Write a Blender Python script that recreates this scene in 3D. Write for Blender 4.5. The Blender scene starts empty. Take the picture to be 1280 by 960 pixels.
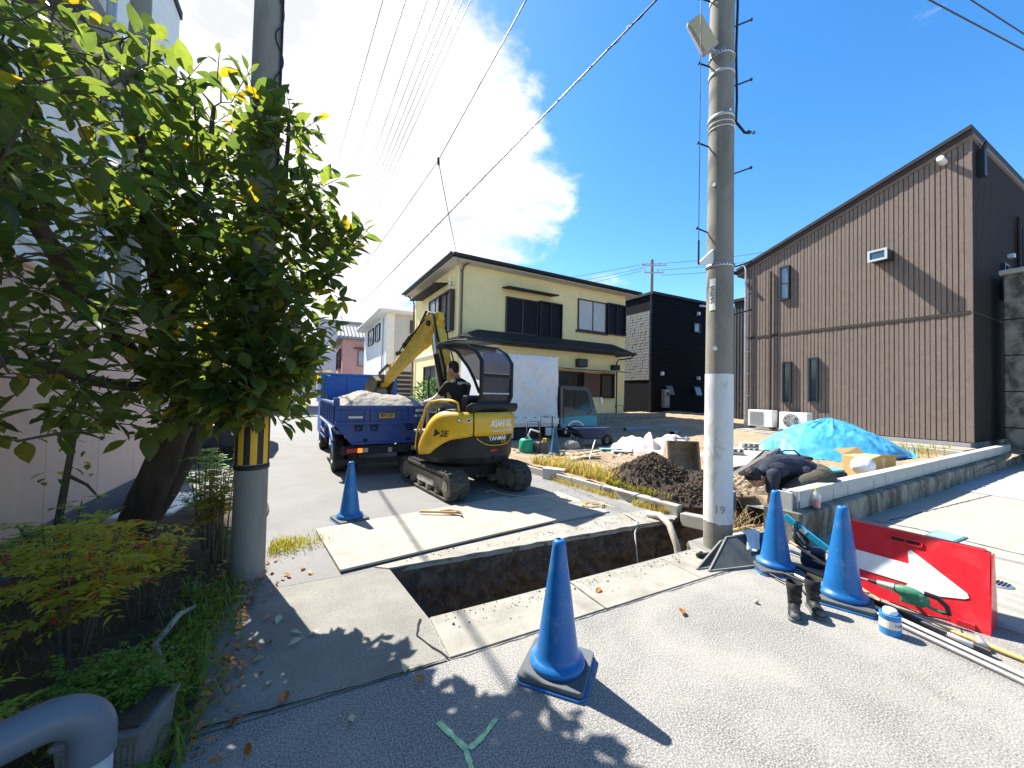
import bpy, bmesh, math, random
from math import radians, sin, cos, pi, tan, hypot, atan2
from mathutils import Vector, Matrix, Euler, noise
from mathutils.geometry import tessellate_polygon

SC = bpy.context.scene
COL = SC.collection
R = random.Random(7)

# ------------------------------------------------------------ camera
YAW, PITCH, ROLL = radians(27.5), radians(1.4), radians(1.25)
fw = Vector((sin(YAW) * cos(PITCH), cos(YAW) * cos(PITCH), sin(PITCH)))
rt = Vector((cos(YAW), -sin(YAW), 0))
up = rt.cross(fw)
r2 = rt * cos(ROLL) + up * sin(ROLL)
u2 = -rt * sin(ROLL) + up * cos(ROLL)
cam = bpy.data.cameras.new("camera")
cam_o = bpy.data.objects.new("camera", cam)
COL.objects.link(cam_o)
cam.sensor_fit = 'HORIZONTAL'
cam.sensor_width = 36
cam.lens = 36 * 475 / 1280
cam.clip_start = 0.05
cam.clip_end = 2000
cam_o.matrix_world = Matrix(((r2.x, u2.x, -fw.x, 0), (r2.y, u2.y, -fw.y, 0), (r2.z, u2.z, -fw.z, 1.5), (0, 0, 0, 1)))
SC.camera = cam_o

# ------------------------------------------------------------ sun and sky
SUN_EL = radians(50)
SUN_DIR = Vector((-.32, .947, 0)).normalized() * cos(SUN_EL) + Vector((0, 0, sin(SUN_EL)))   # towards the sun
sun = bpy.data.lights.new("sun", 'SUN')
sun.energy = 5.0
sun.angle = radians(0.5)
sun.color = (1, .955, .88)
sun_o = bpy.data.objects.new("sun", sun)
COL.objects.link(sun_o)
sun_o.rotation_euler = SUN_DIR.to_track_quat('Z', 'Y').to_euler()
SC.view_settings.view_transform = 'Standard'
SC.view_settings.look = 'None'
SC.view_settings.gamma = 1
SC.view_settings.exposure = 1.36
SC.cycles.max_bounces = 6
SC.cycles.transparent_max_bounces = 8

W = bpy.data.worlds.new("World")
SC.world = W
W.use_nodes = True
wt = W.node_tree
wt.nodes.clear()


class NT:
    """tiny node helper"""
    def __init__(s, tree):
        s.t = tree

    def n(s, typ, **kw):
        nd = s.t.nodes.new(typ)
        for k, v in kw.items():
            if k.startswith('i_'):
                nd.inputs[k[2:].replace('_', ' ')].default_value = v
            else:
                setattr(nd, k, v)
        return nd

    def l(s, a, b):
        s.t.links.new(a, b)

    def math(s, op, a, b=None, clamp=False):
        nd = s.t.nodes.new('ShaderNodeMath')
        nd.operation = op
        nd.use_clamp = clamp
        for i, v in enumerate((a, b)):
            if v is None:
                continue
            if isinstance(v, (int, float)):
                nd.inputs[i].default_value = v
            else:
                s.l(v, nd.inputs[i])
        return nd.outputs[0]

    def mix(s, f, a, b, blend='MIX'):
        nd = s.t.nodes.new('ShaderNodeMix')
        nd.data_type = 'RGBA'
        nd.blend_type = blend
        for i, v in ((0, f), (6, a), (7, b)):
            if isinstance(v, (int, float)):
                nd.inputs[i].default_value = v
            elif isinstance(v, tuple):
                nd.inputs[i].default_value = v if len(v) == 4 else (*v, 1)
            else:
                s.l(v, nd.inputs[i])
        return nd.outputs[2]

    def noise(s, vec, scale, detail=4, rough=.55, dist=0):
        nd = s.t.nodes.new('ShaderNodeTexNoise')
        nd.inputs['Scale'].default_value = scale
        nd.inputs['Detail'].default_value = detail
        nd.inputs['Roughness'].default_value = rough
        nd.inputs['Distortion'].default_value = dist
        if vec is not None:
            s.l(vec, nd.inputs['Vector'])
        return nd.outputs[0]

    def ramp(s, f, lo, hi, a=0., b=1., interp='LINEAR'):
        nd = s.t.nodes.new('ShaderNodeMapRange')
        nd.interpolation_type = 'SMOOTHSTEP' if interp == 'S' else 'LINEAR'
        nd.clamp = True
        s.l(f, nd.inputs[0])
        nd.inputs[1].default_value = lo
        nd.inputs[2].default_value = hi
        nd.inputs[3].default_value = a
        nd.inputs[4].default_value = b
        return nd.outputs[0]


def build_world():
    N = NT(wt)
    out = N.n('ShaderNodeOutputWorld')
    bg = N.n('ShaderNodeBackground')
    bg.inputs[1].default_value = 0.086
    sky = N.n('ShaderNodeTexSky', sky_type='NISHITA')
    sky.sun_disc = False
    sky.sun_elevation = SUN_EL
    sky.sun_rotation = atan2(SUN_DIR.x, SUN_DIR.y)
    sky.air_density = 1.0
    sky.dust_density = .35
    sky.ozone_density = 2.2
    hs = N.n('ShaderNodeHueSaturation')
    hs.inputs['Saturation'].default_value = 1.34
    hs.inputs['Value'].default_value = 1.32
    N.l(sky.outputs[0], hs.inputs['Color'])
    tc = N.n('ShaderNodeTexCoord')
    vec = tc.outputs['Generated']
    # one large bank of cloud towards the sun, small wisps elsewhere
    nrm = N.n('ShaderNodeVectorMath', operation='NORMALIZE')
    N.l(vec, nrm.inputs[0])
    v = nrm.outputs[0]
    mp = N.n('ShaderNodeMapping')
    mp.inputs['Scale'].default_value = (1, 1, 1.9)
    N.l(v, mp.inputs[0])
    nz = N.noise(mp.outputs[0], 2.6, 9, .60, .25)
    nz2 = N.noise(mp.outputs[0], 9, 8, .62, .4)
    tot = None
    for d, lo, hi, amp in CLOUDS:
        dp = N.n('ShaderNodeVectorMath', operation='DOT_PRODUCT')
        N.l(v, dp.inputs[0])
        dp.inputs[1].default_value = d
        t = N.math('MULTIPLY', N.ramp(dp.outputs['Value'], cos(radians(hi)), cos(radians(lo)), 0, 1, 'S'), amp)
        tot = t if tot is None else N.math('MAXIMUM', tot, t)
    s = N.math('ADD', N.math('MULTIPLY', nz, .72), N.math('MULTIPLY', nz2, .70))
    s = N.math('ADD', s, tot)
    mask = N.ramp(s, .90, 1.20, 0, 1, 'S')
    nz3 = N.noise(mp.outputs[0], 3.6, 9, .62, .5)
    shade = N.ramp(nz3, .36, .60, 0, 1)
    ccol = N.mix(shade, (4.2, 4.28, 4.42), (6.5, 6.45, 6.3))
    c = N.mix(mask, hs.outputs[0], ccol)
    N.l(c, bg.inputs[0])
    N.l(bg.outputs[0], out.inputs[0])


def _dir(px, py):
    return tuple((fw * 475 + r2 * (px - 640) + u2 * (480 - py)).normalized())


# (direction, full-cloud half angle, fade-out half angle, strength): the cloud bank seen over the street
CLOUDS = [(_dir(340, 130), 16, 31, .62), (_dir(520, 190), 10, 21, .60), (_dir(600, 150), 4, 12, .42), (_dir(650, 260), 3, 11, .44), (_dir(570, 340), 4, 12, .40), (_dir(300, 330), 12, 30, .50),
          (_dir(590, 240), 3, 11, .42), (_dir(560, 330), 2, 13, .30), (_dir(740, 335), 1, 9, .27), (_dir(1130, 40), .3, 5, .17),
          (_dir(100, 100), 20, 40, .45), ((-.75, .2, .5), 12, 40, .40), ((-.2, -.8, .45), 5, 35, .3)]
build_world()


# ------------------------------------------------------------ materials
def M(name, col, rough=.8, var=.12, scale=6., bump=.15, bscale=60., metal=0., stain=None, stain_amt=.5, stain_scale=1.4,
      spec=.35, speck=None, speck_scale=180., speck_lo=.62, stretch=(1, 1, 1), alpha=None, trans=0, coat=0, stain_lo=.5, emis=None, speck_w=.1):
    m = bpy.data.materials.new(name)
    m.use_nodes = True
    t = m.node_tree
    N = NT(t)
    p = t.nodes['Principled BSDF']
    tc = N.n('ShaderNodeTexCoord')
    mp = N.n('ShaderNodeMapping')
    mp.inputs['Scale'].default_value = stretch
    N.l(tc.outputs['Object'], mp.inputs[0])
    v = mp.outputs[0]
    nz = N.noise(v, scale, 6, .6)
    f = N.ramp(nz, .3, .7)
    a = tuple(max(0, c * (1 - var)) for c in col)
    b = tuple(min(1, c * (1 + var)) for c in col)
    c = N.mix(f, a, b)
    if stain:
        sn = N.noise(v, stain_scale, 8, .68, .4)
        c = N.mix(N.ramp(sn, stain_lo, stain_lo + .18, 0, stain_amt), c, stain)
    if speck:
        sp = N.noise(v, speck_scale, 4, .7)
        c = N.mix(N.ramp(sp, speck_lo, speck_lo + speck_w), c, speck)
    N.l(c, p.inputs['Base Color'])
    rn = N.ramp(nz, .3, .7, max(0, rough - .08), min(1, rough + .08))
    N.l(rn, p.inputs['Roughness'])
    p.inputs['Metallic'].default_value = metal
    p.inputs['Specular IOR Level'].default_value = spec
    if coat:
        p.inputs['Coat Weight'].default_value = coat
    if bump:
        bn = N.noise(v, bscale, 5, .65)
        bp = N.n('ShaderNodeBump')
        bp.inputs['Strength'].default_value = min(1, bump * 2)
        bp.inputs['Distance'].default_value = .6 / bscale
        N.l(bn, bp.inputs['Height'])
        N.l(bp.outputs[0], p.inputs['Normal'])
    if alpha is not None:
        p.inputs['Alpha'].default_value = alpha
    if trans:
        p.inputs['Transmission Weight'].default_value = trans
    if emis:
        p.inputs['Emission Color'].default_value = (*emis, 1)
        p.inputs['Emission Strength'].default_value = 1
    return m


def leaf_mat(name, c1, c2, c3=None, trans=.45, trcol=None):
    """leaf blade: varied colour per clump, thin enough for light to pass"""
    m = bpy.data.materials.new(name)
    m.use_nodes = True
    t = m.node_tree
    N = NT(t)
    p = t.nodes['Principled BSDF']
    out = t.nodes['Material Output']
    g = N.n('ShaderNodeNewGeometry')
    oi = N.n('ShaderNodeObjectInfo')
    rnd = N.math('FRACT', N.math('ADD', g.outputs['Random Per Island'], oi.outputs['Random']))
    c = N.mix(rnd, c1, c2)
    if c3:
        c = N.mix(N.ramp(rnd, .93, .95), c, c3)
    tc = N.n('ShaderNodeTexCoord')
    nz = N.noise(tc.outputs['Object'], 30, 4, .6)
    c = N.mix(N.ramp(nz, .35, .7, 0, .35), c, tuple(x * .45 for x in c1))
    N.l(c, p.inputs['Base Color'])
    p.inputs['Roughness'].default_value = .42
    p.inputs['Specular IOR Level'].default_value = .35
    tr = N.n('ShaderNodeBsdfTranslucent')
    hs = N.n('ShaderNodeHueSaturation')
    hs.inputs['Saturation'].default_value = 1.15
    hs.inputs['Value'].default_value = 3.4
    hs.inputs['Hue'].default_value = .475
    N.l(c, hs.inputs['Color'])
    N.l(hs.outputs[0], tr.inputs[0])
    mx = N.n('ShaderNodeMixShader')
    mx.inputs[0].default_value = trans
    N.l(p.outputs[0], mx.inputs[1])
    N.l(tr.outputs[0], mx.inputs[2])
    N.l(mx.outputs[0], out.inputs[0])
    return m


# ------------------------------------------------------------ mesh building
class MB:
    def __init__(s, T=None):
        s.v, s.f, s.mi, s.sm = [], [], [], []
        s.T = T

    def add(s, vs, fs, m=0, smooth=False):
        b = len(s.v)
        T = s.T
        for p in vs:
            s.v.append(tuple(T @ Vector(p)) if T else tuple(p))
        for f in fs:
            s.f.append(tuple(b + i for i in f))
            s.mi.append(m)
            s.sm.append(smooth)
        return s

    def box(s, c, d, rz=0, m=0, R3=None, top=None):
        """box centre c, full sizes d; top=(sx,sy) scales the upper face"""
        hx, hy, hz = d[0] / 2, d[1] / 2, d[2] / 2
        tx, ty = top or (1, 1)
        q = [(-hx, -hy, -hz), (hx, -hy, -hz), (hx, hy, -hz), (-hx, hy, -hz),
             (-hx * tx, -hy * ty, hz), (hx * tx, -hy * ty, hz), (hx * tx, hy * ty, hz), (-hx * tx, hy * ty, hz)]
        Rm = R3 if R3 is not None else Matrix.Rotation(rz, 3, 'Z')
        cc = Vector(c)
        s.add([cc + Rm @ Vector(p) for p in q],
              [(0, 3, 2, 1), (4, 5, 6, 7), (0, 1, 5, 4), (1, 2, 6, 5), (2, 3, 7, 6), (3, 0, 4, 7)], m)
        return s

    def bb(s, x0, x1, y0, y1, z0, z1, m=0):
        return s.box(((x0 + x1) / 2, (y0 + y1) / 2, (z0 + z1) / 2), (x1 - x0, y1 - y0, z1 - z0), m=m)

    def beam(s, p0, p1, w, h, m=0):
        """rectangular bar from p0 to p1"""
        p0, p1 = Vector(p0), Vector(p1)
        d = p1 - p0
        L = d.length
        q = d.to_track_quat('Y', 'Z').to_matrix()
        return s.box((p0 + p1) / 2, (w, L, h), m=m, R3=q)

    def cyl(s, p0, p1, r0, r1=None, n=12, m=0, smooth=True, caps=True):
        p0, p1 = Vector(p0), Vector(p1)
        r1 = r0 if r1 is None else r1
        q = (p1 - p0).to_track_quat('Z', 'Y').to_matrix()
        vs = []
        for p, r in ((p0, r0), (p1, r1)):
            for i in range(n):
                a = 2 * pi * i / n
                vs.append(p + q @ Vector((r * cos(a), r * sin(a), 0)))
        s.add(vs, [(i, (i + 1) % n, n + (i + 1) % n, n + i) for i in range(n)], m, smooth)
        if caps:
            s.add(vs[:n], [tuple(reversed(range(n)))], m)
            s.add(vs[n:], [tuple(range(n))], m)
        return s

    def tube(s, pts, r, n=8, m=0, caps=True):
        pts = [Vector(p) for p in pts]
        rs = r if isinstance(r, (list, tuple)) else [r] * len(pts)
        vs, fs = [], []
        d0 = (pts[1] - pts[0]).normalized()
        ref = Vector((0, 0, 1)) if abs(d0.z) < .9 else Vector((1, 0, 0))
        nx = d0.cross(ref).normalized()
        for i, p in enumerate(pts):
            a = pts[max(0, i - 1)]
            b = pts[min(len(pts) - 1, i + 1)]
            d = (b - a).normalized()
            nx = (nx - d * nx.dot(d))
            nx = nx.normalized() if nx.length > 1e-6 else d.orthogonal().normalized()
            ny = d.cross(nx)
            for k in range(n):
                an = 2 * pi * k / n
                vs.append(p + (nx * cos(an) + ny * sin(an)) * rs[i])
        for i in range(len(pts) - 1):
            for k in range(n):
                fs.append((i * n + k, i * n + (k + 1) % n, (i + 1) * n + (k + 1) % n, (i + 1) * n + k))
        s.add(vs, fs, m, True)
        if caps:
            s.add(vs[:n], [tuple(reversed(range(n)))], m)
            s.add(vs[-n:], [tuple(range(n))], m)
        return s

    def prism(s, poly, a, b, axis='z', m=0, smooth=False):
        """extrude the 2-D polygon between a and b along an axis"""
        def P(u, v, w):
            return {'z': (u, v, w), 'y': (u, w, v), 'x': (w, u, v)}[axis]
        n = len(poly)
        vs = [P(u, v, a) for u, v in poly] + [P(u, v, b) for u, v in poly]
        s.add(vs, [(i, (i + 1) % n, n + (i + 1) % n, n + i) for i in range(n)], m, smooth)
        tri = tessellate_polygon([[Vector((u, v, 0)) for u, v in poly]])
        s.add(vs, [tuple(reversed(t)) for t in tri] + [tuple(n + i for i in t) for t in tri], m)
        return s

    def lathe(s, prof, c=(0, 0, 0), n=20, m=0, smooth=True):
        c = Vector(c)
        vs, fs = [], []
        for r, z in prof:
            for k in range(n):
                a = 2 * pi * k / n
                vs.append(c + Vector((r * cos(a), r * sin(a), z)))
        for i in range(len(prof) - 1):
            for k in range(n):
                fs.append((i * n + k, i * n + (k + 1) % n, (i + 1) * n + (k + 1) % n, (i + 1) * n + k))
        s.add(vs, fs, m, smooth)
        return s

    def grid(s, fn, nu, nv, m=0, smooth=True):
        vs = [fn(i / nu, j / nv) for j in range(nv + 1) for i in range(nu + 1)]
        w = nu + 1
        s.add(vs, [(j * w + i, j * w + i + 1, (j + 1) * w + i + 1, (j + 1) * w + i) for j in range(nv) for i in range(nu)], m, smooth)
        return s

    def ell(s, c, r, n=12, m=0, Rm=None):
        c = Vector(c)
        h = n // 2
        vs, fs = [], []
        for j in range(h + 1):
            t = pi * j / h
            for k in range(n):
                a = 2 * pi * k / n
                p = Vector((r[0] * sin(t) * cos(a), r[1] * sin(t) * sin(a), r[2] * cos(t)))
                vs.append(c + (Rm @ p if Rm else p))
        for j in range(h):
            for k in range(n):
                fs.append((j * n + k, (j + 1) * n + k, (j + 1) * n + (k + 1) % n, j * n + (k + 1) % n))
        s.add(vs, fs, m, True)
        return s

    def build(s, name, mats, parent=None, bevel=0, seg=2, kind=None, merge=False, link=True, remesh=0, solid=0, subd=0):
        me = bpy.data.meshes.new(name)
        me.from_pydata(s.v, [], s.f)
        mats = mats if isinstance(mats, (list, tuple)) else [mats]
        for m in mats:
            me.materials.append(m)
        me.polygons.foreach_set('material_index', s.mi)
        me.polygons.foreach_set('use_smooth', s.sm)
        if merge or bevel or remesh or subd:
            bm = bmesh.new()
            bm.from_mesh(me)
            bmesh.ops.remove_doubles(bm, verts=bm.verts, dist=1e-5)
            if not remesh:
                bmesh.ops.recalc_face_normals(bm, faces=bm.faces)
            bm.to_mesh(me)
            bm.free()
        me.update()
        o = bpy.data.objects.new(name, me)
        COL.objects.link(o)
        if solid:
            md = o.modifiers.new('s', 'SOLIDIFY')
            md.thickness = solid
            md.offset = 0
        if bevel:
            md = o.modifiers.new('b', 'BEVEL')
            md.width = bevel
            md.segments = seg
            md.limit_method = 'ANGLE'
            md.angle_limit = radians(35)
        if remesh:
            md = o.modifiers.new('r', 'REMESH')
            md.mode = 'VOXEL'
            md.voxel_size = remesh
            md.use_smooth_shade = True
            md = o.modifiers.new('sm', 'SMOOTH')
            md.iterations = 3
            md.factor = .5
        if subd:
            md = o.modifiers.new('sd', 'SUBSURF')
            md.levels = md.render_levels = subd
        if parent:
            o.parent = parent
        if kind:
            o['kind'] = kind
        return o


def tag(o, label=None, cat=None, group=None, kind=None):
    for k, v in (('label', label), ('category', cat), ('group', group), ('kind', kind)):
        if v:
            o[k] = v
    return o


def thing(name, label, cat, loc=(0, 0, 0), rz=0, group=None):
    o = bpy.data.objects.new(name, None)
    COL.objects.link(o)
    o.location = loc
    o.rotation_euler = (0, 0, rz)
    o.empty_display_size = .2
    return tag(o, label, cat, group)


def kids(o):
    return [c for c in COL.objects if c.parent == o]


def copy_tree(o, parent=None, label=None):
    c = o.copy()
    COL.objects.link(c)
    if parent:
        c.parent = parent
    if label:
        c['label'] = label
    for ch in kids(o):
        copy_tree(ch, c)
    return c


def instance(name, me, parent, mat4, kind=None):
    o = bpy.data.objects.new(name, me)
    COL.objects.link(o)
    o.parent = parent
    o.matrix_local = mat4
    return o


def fbm(x, y, z=0, o=4):
    return noise.fractal(Vector((x, y, z)), 1.0, 2.0, o)


_FONT = {}


def get_font(bold=True):
    return None


def text(name, string, size, mat, parent, fn, depth=.003, xs=1., shear=0.):
    """lettering as a thin mesh; fn maps the flat (x, y, z) of the lettering into place"""
    cu = bpy.data.curves.new(name, 'FONT')
    cu.body = string
    cu.size = size
    cu.align_x = 'CENTER'
    cu.align_y = 'CENTER'
    cu.extrude = depth / 2
    cu.offset = size * .018
    cu.resolution_u = 2
    cu.shear = shear
    o = bpy.data.objects.new('tmp', cu)
    COL.objects.link(o)
    dg = bpy.context.evaluated_depsgraph_get()
    me = bpy.data.meshes.new_from_object(o.evaluated_get(dg))
    bpy.data.objects.remove(o)
    for v in me.vertices:
        v.co = Vector(fn(v.co.x * xs, v.co.y, v.co.z))
    me.materials.clear()
    me.materials.append(mat)
    ob = bpy.data.objects.new(name, me)
    COL.objects.link(ob)
    if parent:
        ob.parent = parent
    return ob
# ------------------------------------------------------------ shared materials
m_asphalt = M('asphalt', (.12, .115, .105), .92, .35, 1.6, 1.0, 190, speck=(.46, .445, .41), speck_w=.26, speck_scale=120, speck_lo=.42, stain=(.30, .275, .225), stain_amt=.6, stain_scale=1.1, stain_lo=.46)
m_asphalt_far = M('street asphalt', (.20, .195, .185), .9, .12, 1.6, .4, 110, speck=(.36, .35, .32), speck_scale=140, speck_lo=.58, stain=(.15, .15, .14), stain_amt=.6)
m_patch = M('worn asphalt', (.235, .222, .19), .92, .2, 3, .8, 110, speck=(.10, .095, .09), speck_scale=110, speck_lo=.56, stain=(.22, .215, .2), stain_amt=.55, stain_scale=1.8)
m_conc = M('concrete', (.31, .29, .245), .88, .16, 4, .45, 110, stain=(.19, .175, .145), stain_amt=.7, stain_scale=3.2, speck=(.13, .12, .11), speck_scale=140, speck_lo=.60)
m_drive = M('driveway concrete', (.33, .31, .265), .85, .07, 2, .12, 50, stain=(.28, .26, .22), stain_amt=.5, stain_scale=1.6, stretch=(.5, 1.6, 1))
m_gravel = M('gravel', (.36, .37, .38), .9, .3, 30, .6, 40, speck=(.12, .12, .12), speck_scale=45, speck_lo=.58)
m_dirt = M('sandy soil', (.33, .245, .155), .95, .22, 3, .6, 45, stain=(.16, .115, .075), stain_amt=.6, stain_scale=1.1, speck=(.50, .42, .32), speck_scale=60, speck_lo=.63)
m_darkdirt = M('dark soil', (.055, .038, .026), .95, .4, 8, .7, 40, speck=(.16, .13, .10), speck_scale=55, speck_lo=.64)
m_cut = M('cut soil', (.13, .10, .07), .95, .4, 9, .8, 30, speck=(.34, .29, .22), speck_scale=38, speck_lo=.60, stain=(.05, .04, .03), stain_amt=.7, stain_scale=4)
m_wallconc = M('weathered concrete', (.25, .24, .20), .88, .12, 4, .3, 60, stain=(.045, .04, .032), stain_amt=.85, stain_scale=3.2, stretch=(1.5, 1, .6), stain_lo=.42)
m_block = M('concrete block', (.42, .42, .40), .9, .07, 9, .3, 160)
m_kerb = M('kerb concrete', (.40, .385, .34), .9, .12, 5, .3, 70, stain=(.20, .18, .14), stain_amt=.6, stain_scale=3)
m_dark = M('dark joint', (.02, .02, .02), .95, .3, 20, .3, 60)
m_black = M('black metal', (.016, .016, .018), .45, .3, 12, .05, 60, spec=.4)
m_steel = M('galvanised steel', (.48, .48, .48), .45, .15, 14, .05, 80, metal=.6)
m_white = M('white metal', (.72, .72, .70), .45, .06, 6, .04, 60, stain=(.45, .43, .38), stain_amt=.3)
m_wood = M('timber', (.42, .29, .15), .7, .25, 6, .2, 60, stretch=(6, 1, 6))
m_glass = M('window glass', (.02, .03, .035), .08, .2, 2, 0, spec=.6)
m_curtain = M('curtain', (.50, .50, .48), .9, .2, 30, .1, 40, stretch=(3, 3, .1))
m_darkglass = M('dark screen', (.028, .028, .034), .35, .1, 3, 0)

ZC = 1.5
# ------------------------------------------------------------ road with the trench cut out
HOLE = [(.72, 2.5), (2.0, 2.515), (3.35, 2.53), (3.5, 2.68), (4.3, 2.72), (5.1, 2.6), (5.5, 2.75), (5.4, 3.5), (4.6, 3.55), (3.95, 3.22), (2.4, 3.27), (.61, 3.32)]


def sheet(name, outer, holes, z, mat, parent=None, kind='structure', thick=0):
    rings = [[Vector((x, y, 0)) for x, y in r] for r in [outer] + holes]
    tri = tessellate_polygon(rings)
    pts = [p for r in rings for p in r]
    fs = []
    for t in tri:
        a, b, c = (pts[i] for i in t)
        if (b - a).cross(c - a).z < 0:
            t = (t[0], t[2], t[1])
        fs.append(t)
    mb = MB()
    mb.add([(p.x, p.y, z) for p in pts], fs)
    if thick:
        k = 0
        for r in rings:
            n = len(r)
            vs = [(p.x, p.y, z) for p in r] + [(p.x, p.y, z - thick) for p in r]
            mb.add(vs, [(i, (i + 1) % n, n + (i + 1) % n, n + i) for i in range(n)])
    o = mb.build(name, mat, parent)
    if kind:
        o['kind'] = kind
    return o


Bq = 400
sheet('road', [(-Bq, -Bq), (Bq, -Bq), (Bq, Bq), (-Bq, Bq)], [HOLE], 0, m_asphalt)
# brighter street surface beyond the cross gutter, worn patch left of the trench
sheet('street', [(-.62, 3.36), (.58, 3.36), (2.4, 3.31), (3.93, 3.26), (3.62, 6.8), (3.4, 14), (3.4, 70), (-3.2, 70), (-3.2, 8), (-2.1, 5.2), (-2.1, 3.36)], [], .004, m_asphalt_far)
sheet('road_patch', [(-2.1, 2.15), (-.62, 2.09), (.702, 2.062), (.712, 2.5), (.60, 3.355), (-2.1, 3.355)], [], .0045, m_patch)

# trench: far wall, side walls, floor as rough cut soil
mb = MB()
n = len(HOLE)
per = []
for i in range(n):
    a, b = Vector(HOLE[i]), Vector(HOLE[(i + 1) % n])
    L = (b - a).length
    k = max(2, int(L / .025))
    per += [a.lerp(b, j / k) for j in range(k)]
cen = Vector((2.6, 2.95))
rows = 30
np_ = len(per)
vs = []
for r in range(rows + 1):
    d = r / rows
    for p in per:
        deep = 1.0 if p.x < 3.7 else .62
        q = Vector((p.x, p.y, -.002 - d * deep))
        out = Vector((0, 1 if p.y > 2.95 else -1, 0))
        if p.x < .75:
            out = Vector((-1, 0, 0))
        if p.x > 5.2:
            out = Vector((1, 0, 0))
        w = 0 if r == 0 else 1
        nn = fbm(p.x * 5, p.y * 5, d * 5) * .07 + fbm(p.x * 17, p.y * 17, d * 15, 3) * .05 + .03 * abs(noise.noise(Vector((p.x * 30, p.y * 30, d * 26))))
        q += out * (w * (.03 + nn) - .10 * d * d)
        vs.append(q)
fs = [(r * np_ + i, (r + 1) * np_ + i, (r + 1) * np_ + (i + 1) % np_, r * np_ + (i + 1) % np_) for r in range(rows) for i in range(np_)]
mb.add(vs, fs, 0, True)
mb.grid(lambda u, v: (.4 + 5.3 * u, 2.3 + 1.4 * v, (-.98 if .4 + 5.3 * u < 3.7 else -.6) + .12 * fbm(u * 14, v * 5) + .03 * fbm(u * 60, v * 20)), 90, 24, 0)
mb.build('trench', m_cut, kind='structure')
# thin broken edge of the concrete cover beyond the trench
EDGE = [(.6 + 3.33 * i / 44, 3.325 - .1 * i / 44 + (.022 * noise.noise(Vector((i * .55, 3, 1))) + .012 * noise.noise(Vector((i * 2.1, 5, 1))))) for i in range(45)]
sheet('trench_edge', EDGE + [(3.95, 3.62), (2.65, 3.66), (1.2, 3.5), (.5, 3.4)], [], .012, m_conc, thick=.05)

# gutter strip of single concrete slabs in front of the trench
gs = MB().bb(.73, 3.9, 2.075, 2.49, -.06, -.004).build('gutter_strip', m_dark, kind='structure')
for (x0, x1) in ((.725, 1.855), (1.865, 2.885), (2.895, 3.42)):
    m_ = MB()
    y1 = 2.492
    m_.prism([(x0, 2.076 + R.uniform(-.004, .004)), (x1, 2.078), (x1, y1), (x0, y1 + .003)], -.05, .009)
    m_.build('concrete_slab', m_conc, gs, bevel=.004)


def crack(pts, w=.012, z=.0075, seed=0):
    rr = random.Random(seed)
    P = []
    for i in range(len(pts) - 1):
        a, b = Vector(pts[i]), Vector(pts[i + 1])
        k = max(2, int((b - a).length / .05))
        for j in range(k):
            P.append(a.lerp(b, j / k) + Vector((rr.uniform(-.006, .006), rr.uniform(-.006, .006))))
    P.append(Vector(pts[-1]))
    m_ = MB()
    vs = []
    for i, p in enumerate(P):
        d = (P[min(i + 1, len(P) - 1)] - P[max(0, i - 1)]).normalized()
        nrm = Vector((-d.y, d.x)) * w * rr.uniform(.25, .75)
        vs += [(p.x + nrm.x, p.y + nrm.y, z), (p.x - nrm.x, p.y - nrm.y, z)]
    m_.add(vs, [(2 * i, 2 * i + 1, 2 * i + 3, 2 * i + 2) for i in range(len(P) - 1)])
    return m_.build('road_crack', m_dark, kind='structure')


crack([(-.6, 2.13), (-.1, 2.10), (.3, 2.075), (.72, 2.066), (1.9, 2.068), (3.4, 2.066), (3.9, 2.07)], .008, .0105, 1)
crack([(.66, 2.5), (.60, 2.35), (.66, 2.2), (.715, 2.07)], .012, .0105, 2)

crack([(1.86, 2.07), (1.84, 2.5)], .006, .0105, 24)
# green spray marks on the asphalt
m_chalk = M('green spray paint', (.44, .66, .34), .9, .3, 30, .2, 90, stain=(.17, .18, .165), stain_amt=.8, stain_scale=22, stain_lo=.52)
cm = MB()
rr = random.Random(5)


def ribbon(mb, pts, w, z):
    P = [Vector(p) for p in pts]
    Q = []
    for i in range(len(P) - 1):
        for j in range(10):
            Q.append(P[i].lerp(P[i + 1], j / 10))
    Q.append(P[-1])
    vs = []
    for i, p in enumerate(Q):
        d = (Q[min(i + 1, len(Q) - 1)] - Q[max(0, i - 1)]).normalized()
        nn = Vector((-d.y, d.x)) * w * rr.uniform(.35, .65)
        vs += [(p.x + nn.x, p.y + nn.y, z), (p.x - nn.x, p.y - nn.y, z)]
    mb.add(vs, [(2 * i, 2 * i + 1, 2 * i + 3, 2 * i + 2) for i in range(len(Q) - 1)])


ribbon(cm, [(.545, 1.70), (.61, 1.53), (.60, 1.40), (.615, 1.28)], .024, .004)
ribbon(cm, [(.625, 1.515), (.70, 1.545), (.79, 1.60)], .024, .0045)
cm.build('road_marking', m_chalk, kind='structure')

# ------------------------------------------------------------ right: driveway, gravel, building lot
dm = MB()


def dz(x, y):
    return .012 + .075 * min(1, max(0, (x - 4.1) / 1.6))


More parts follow.
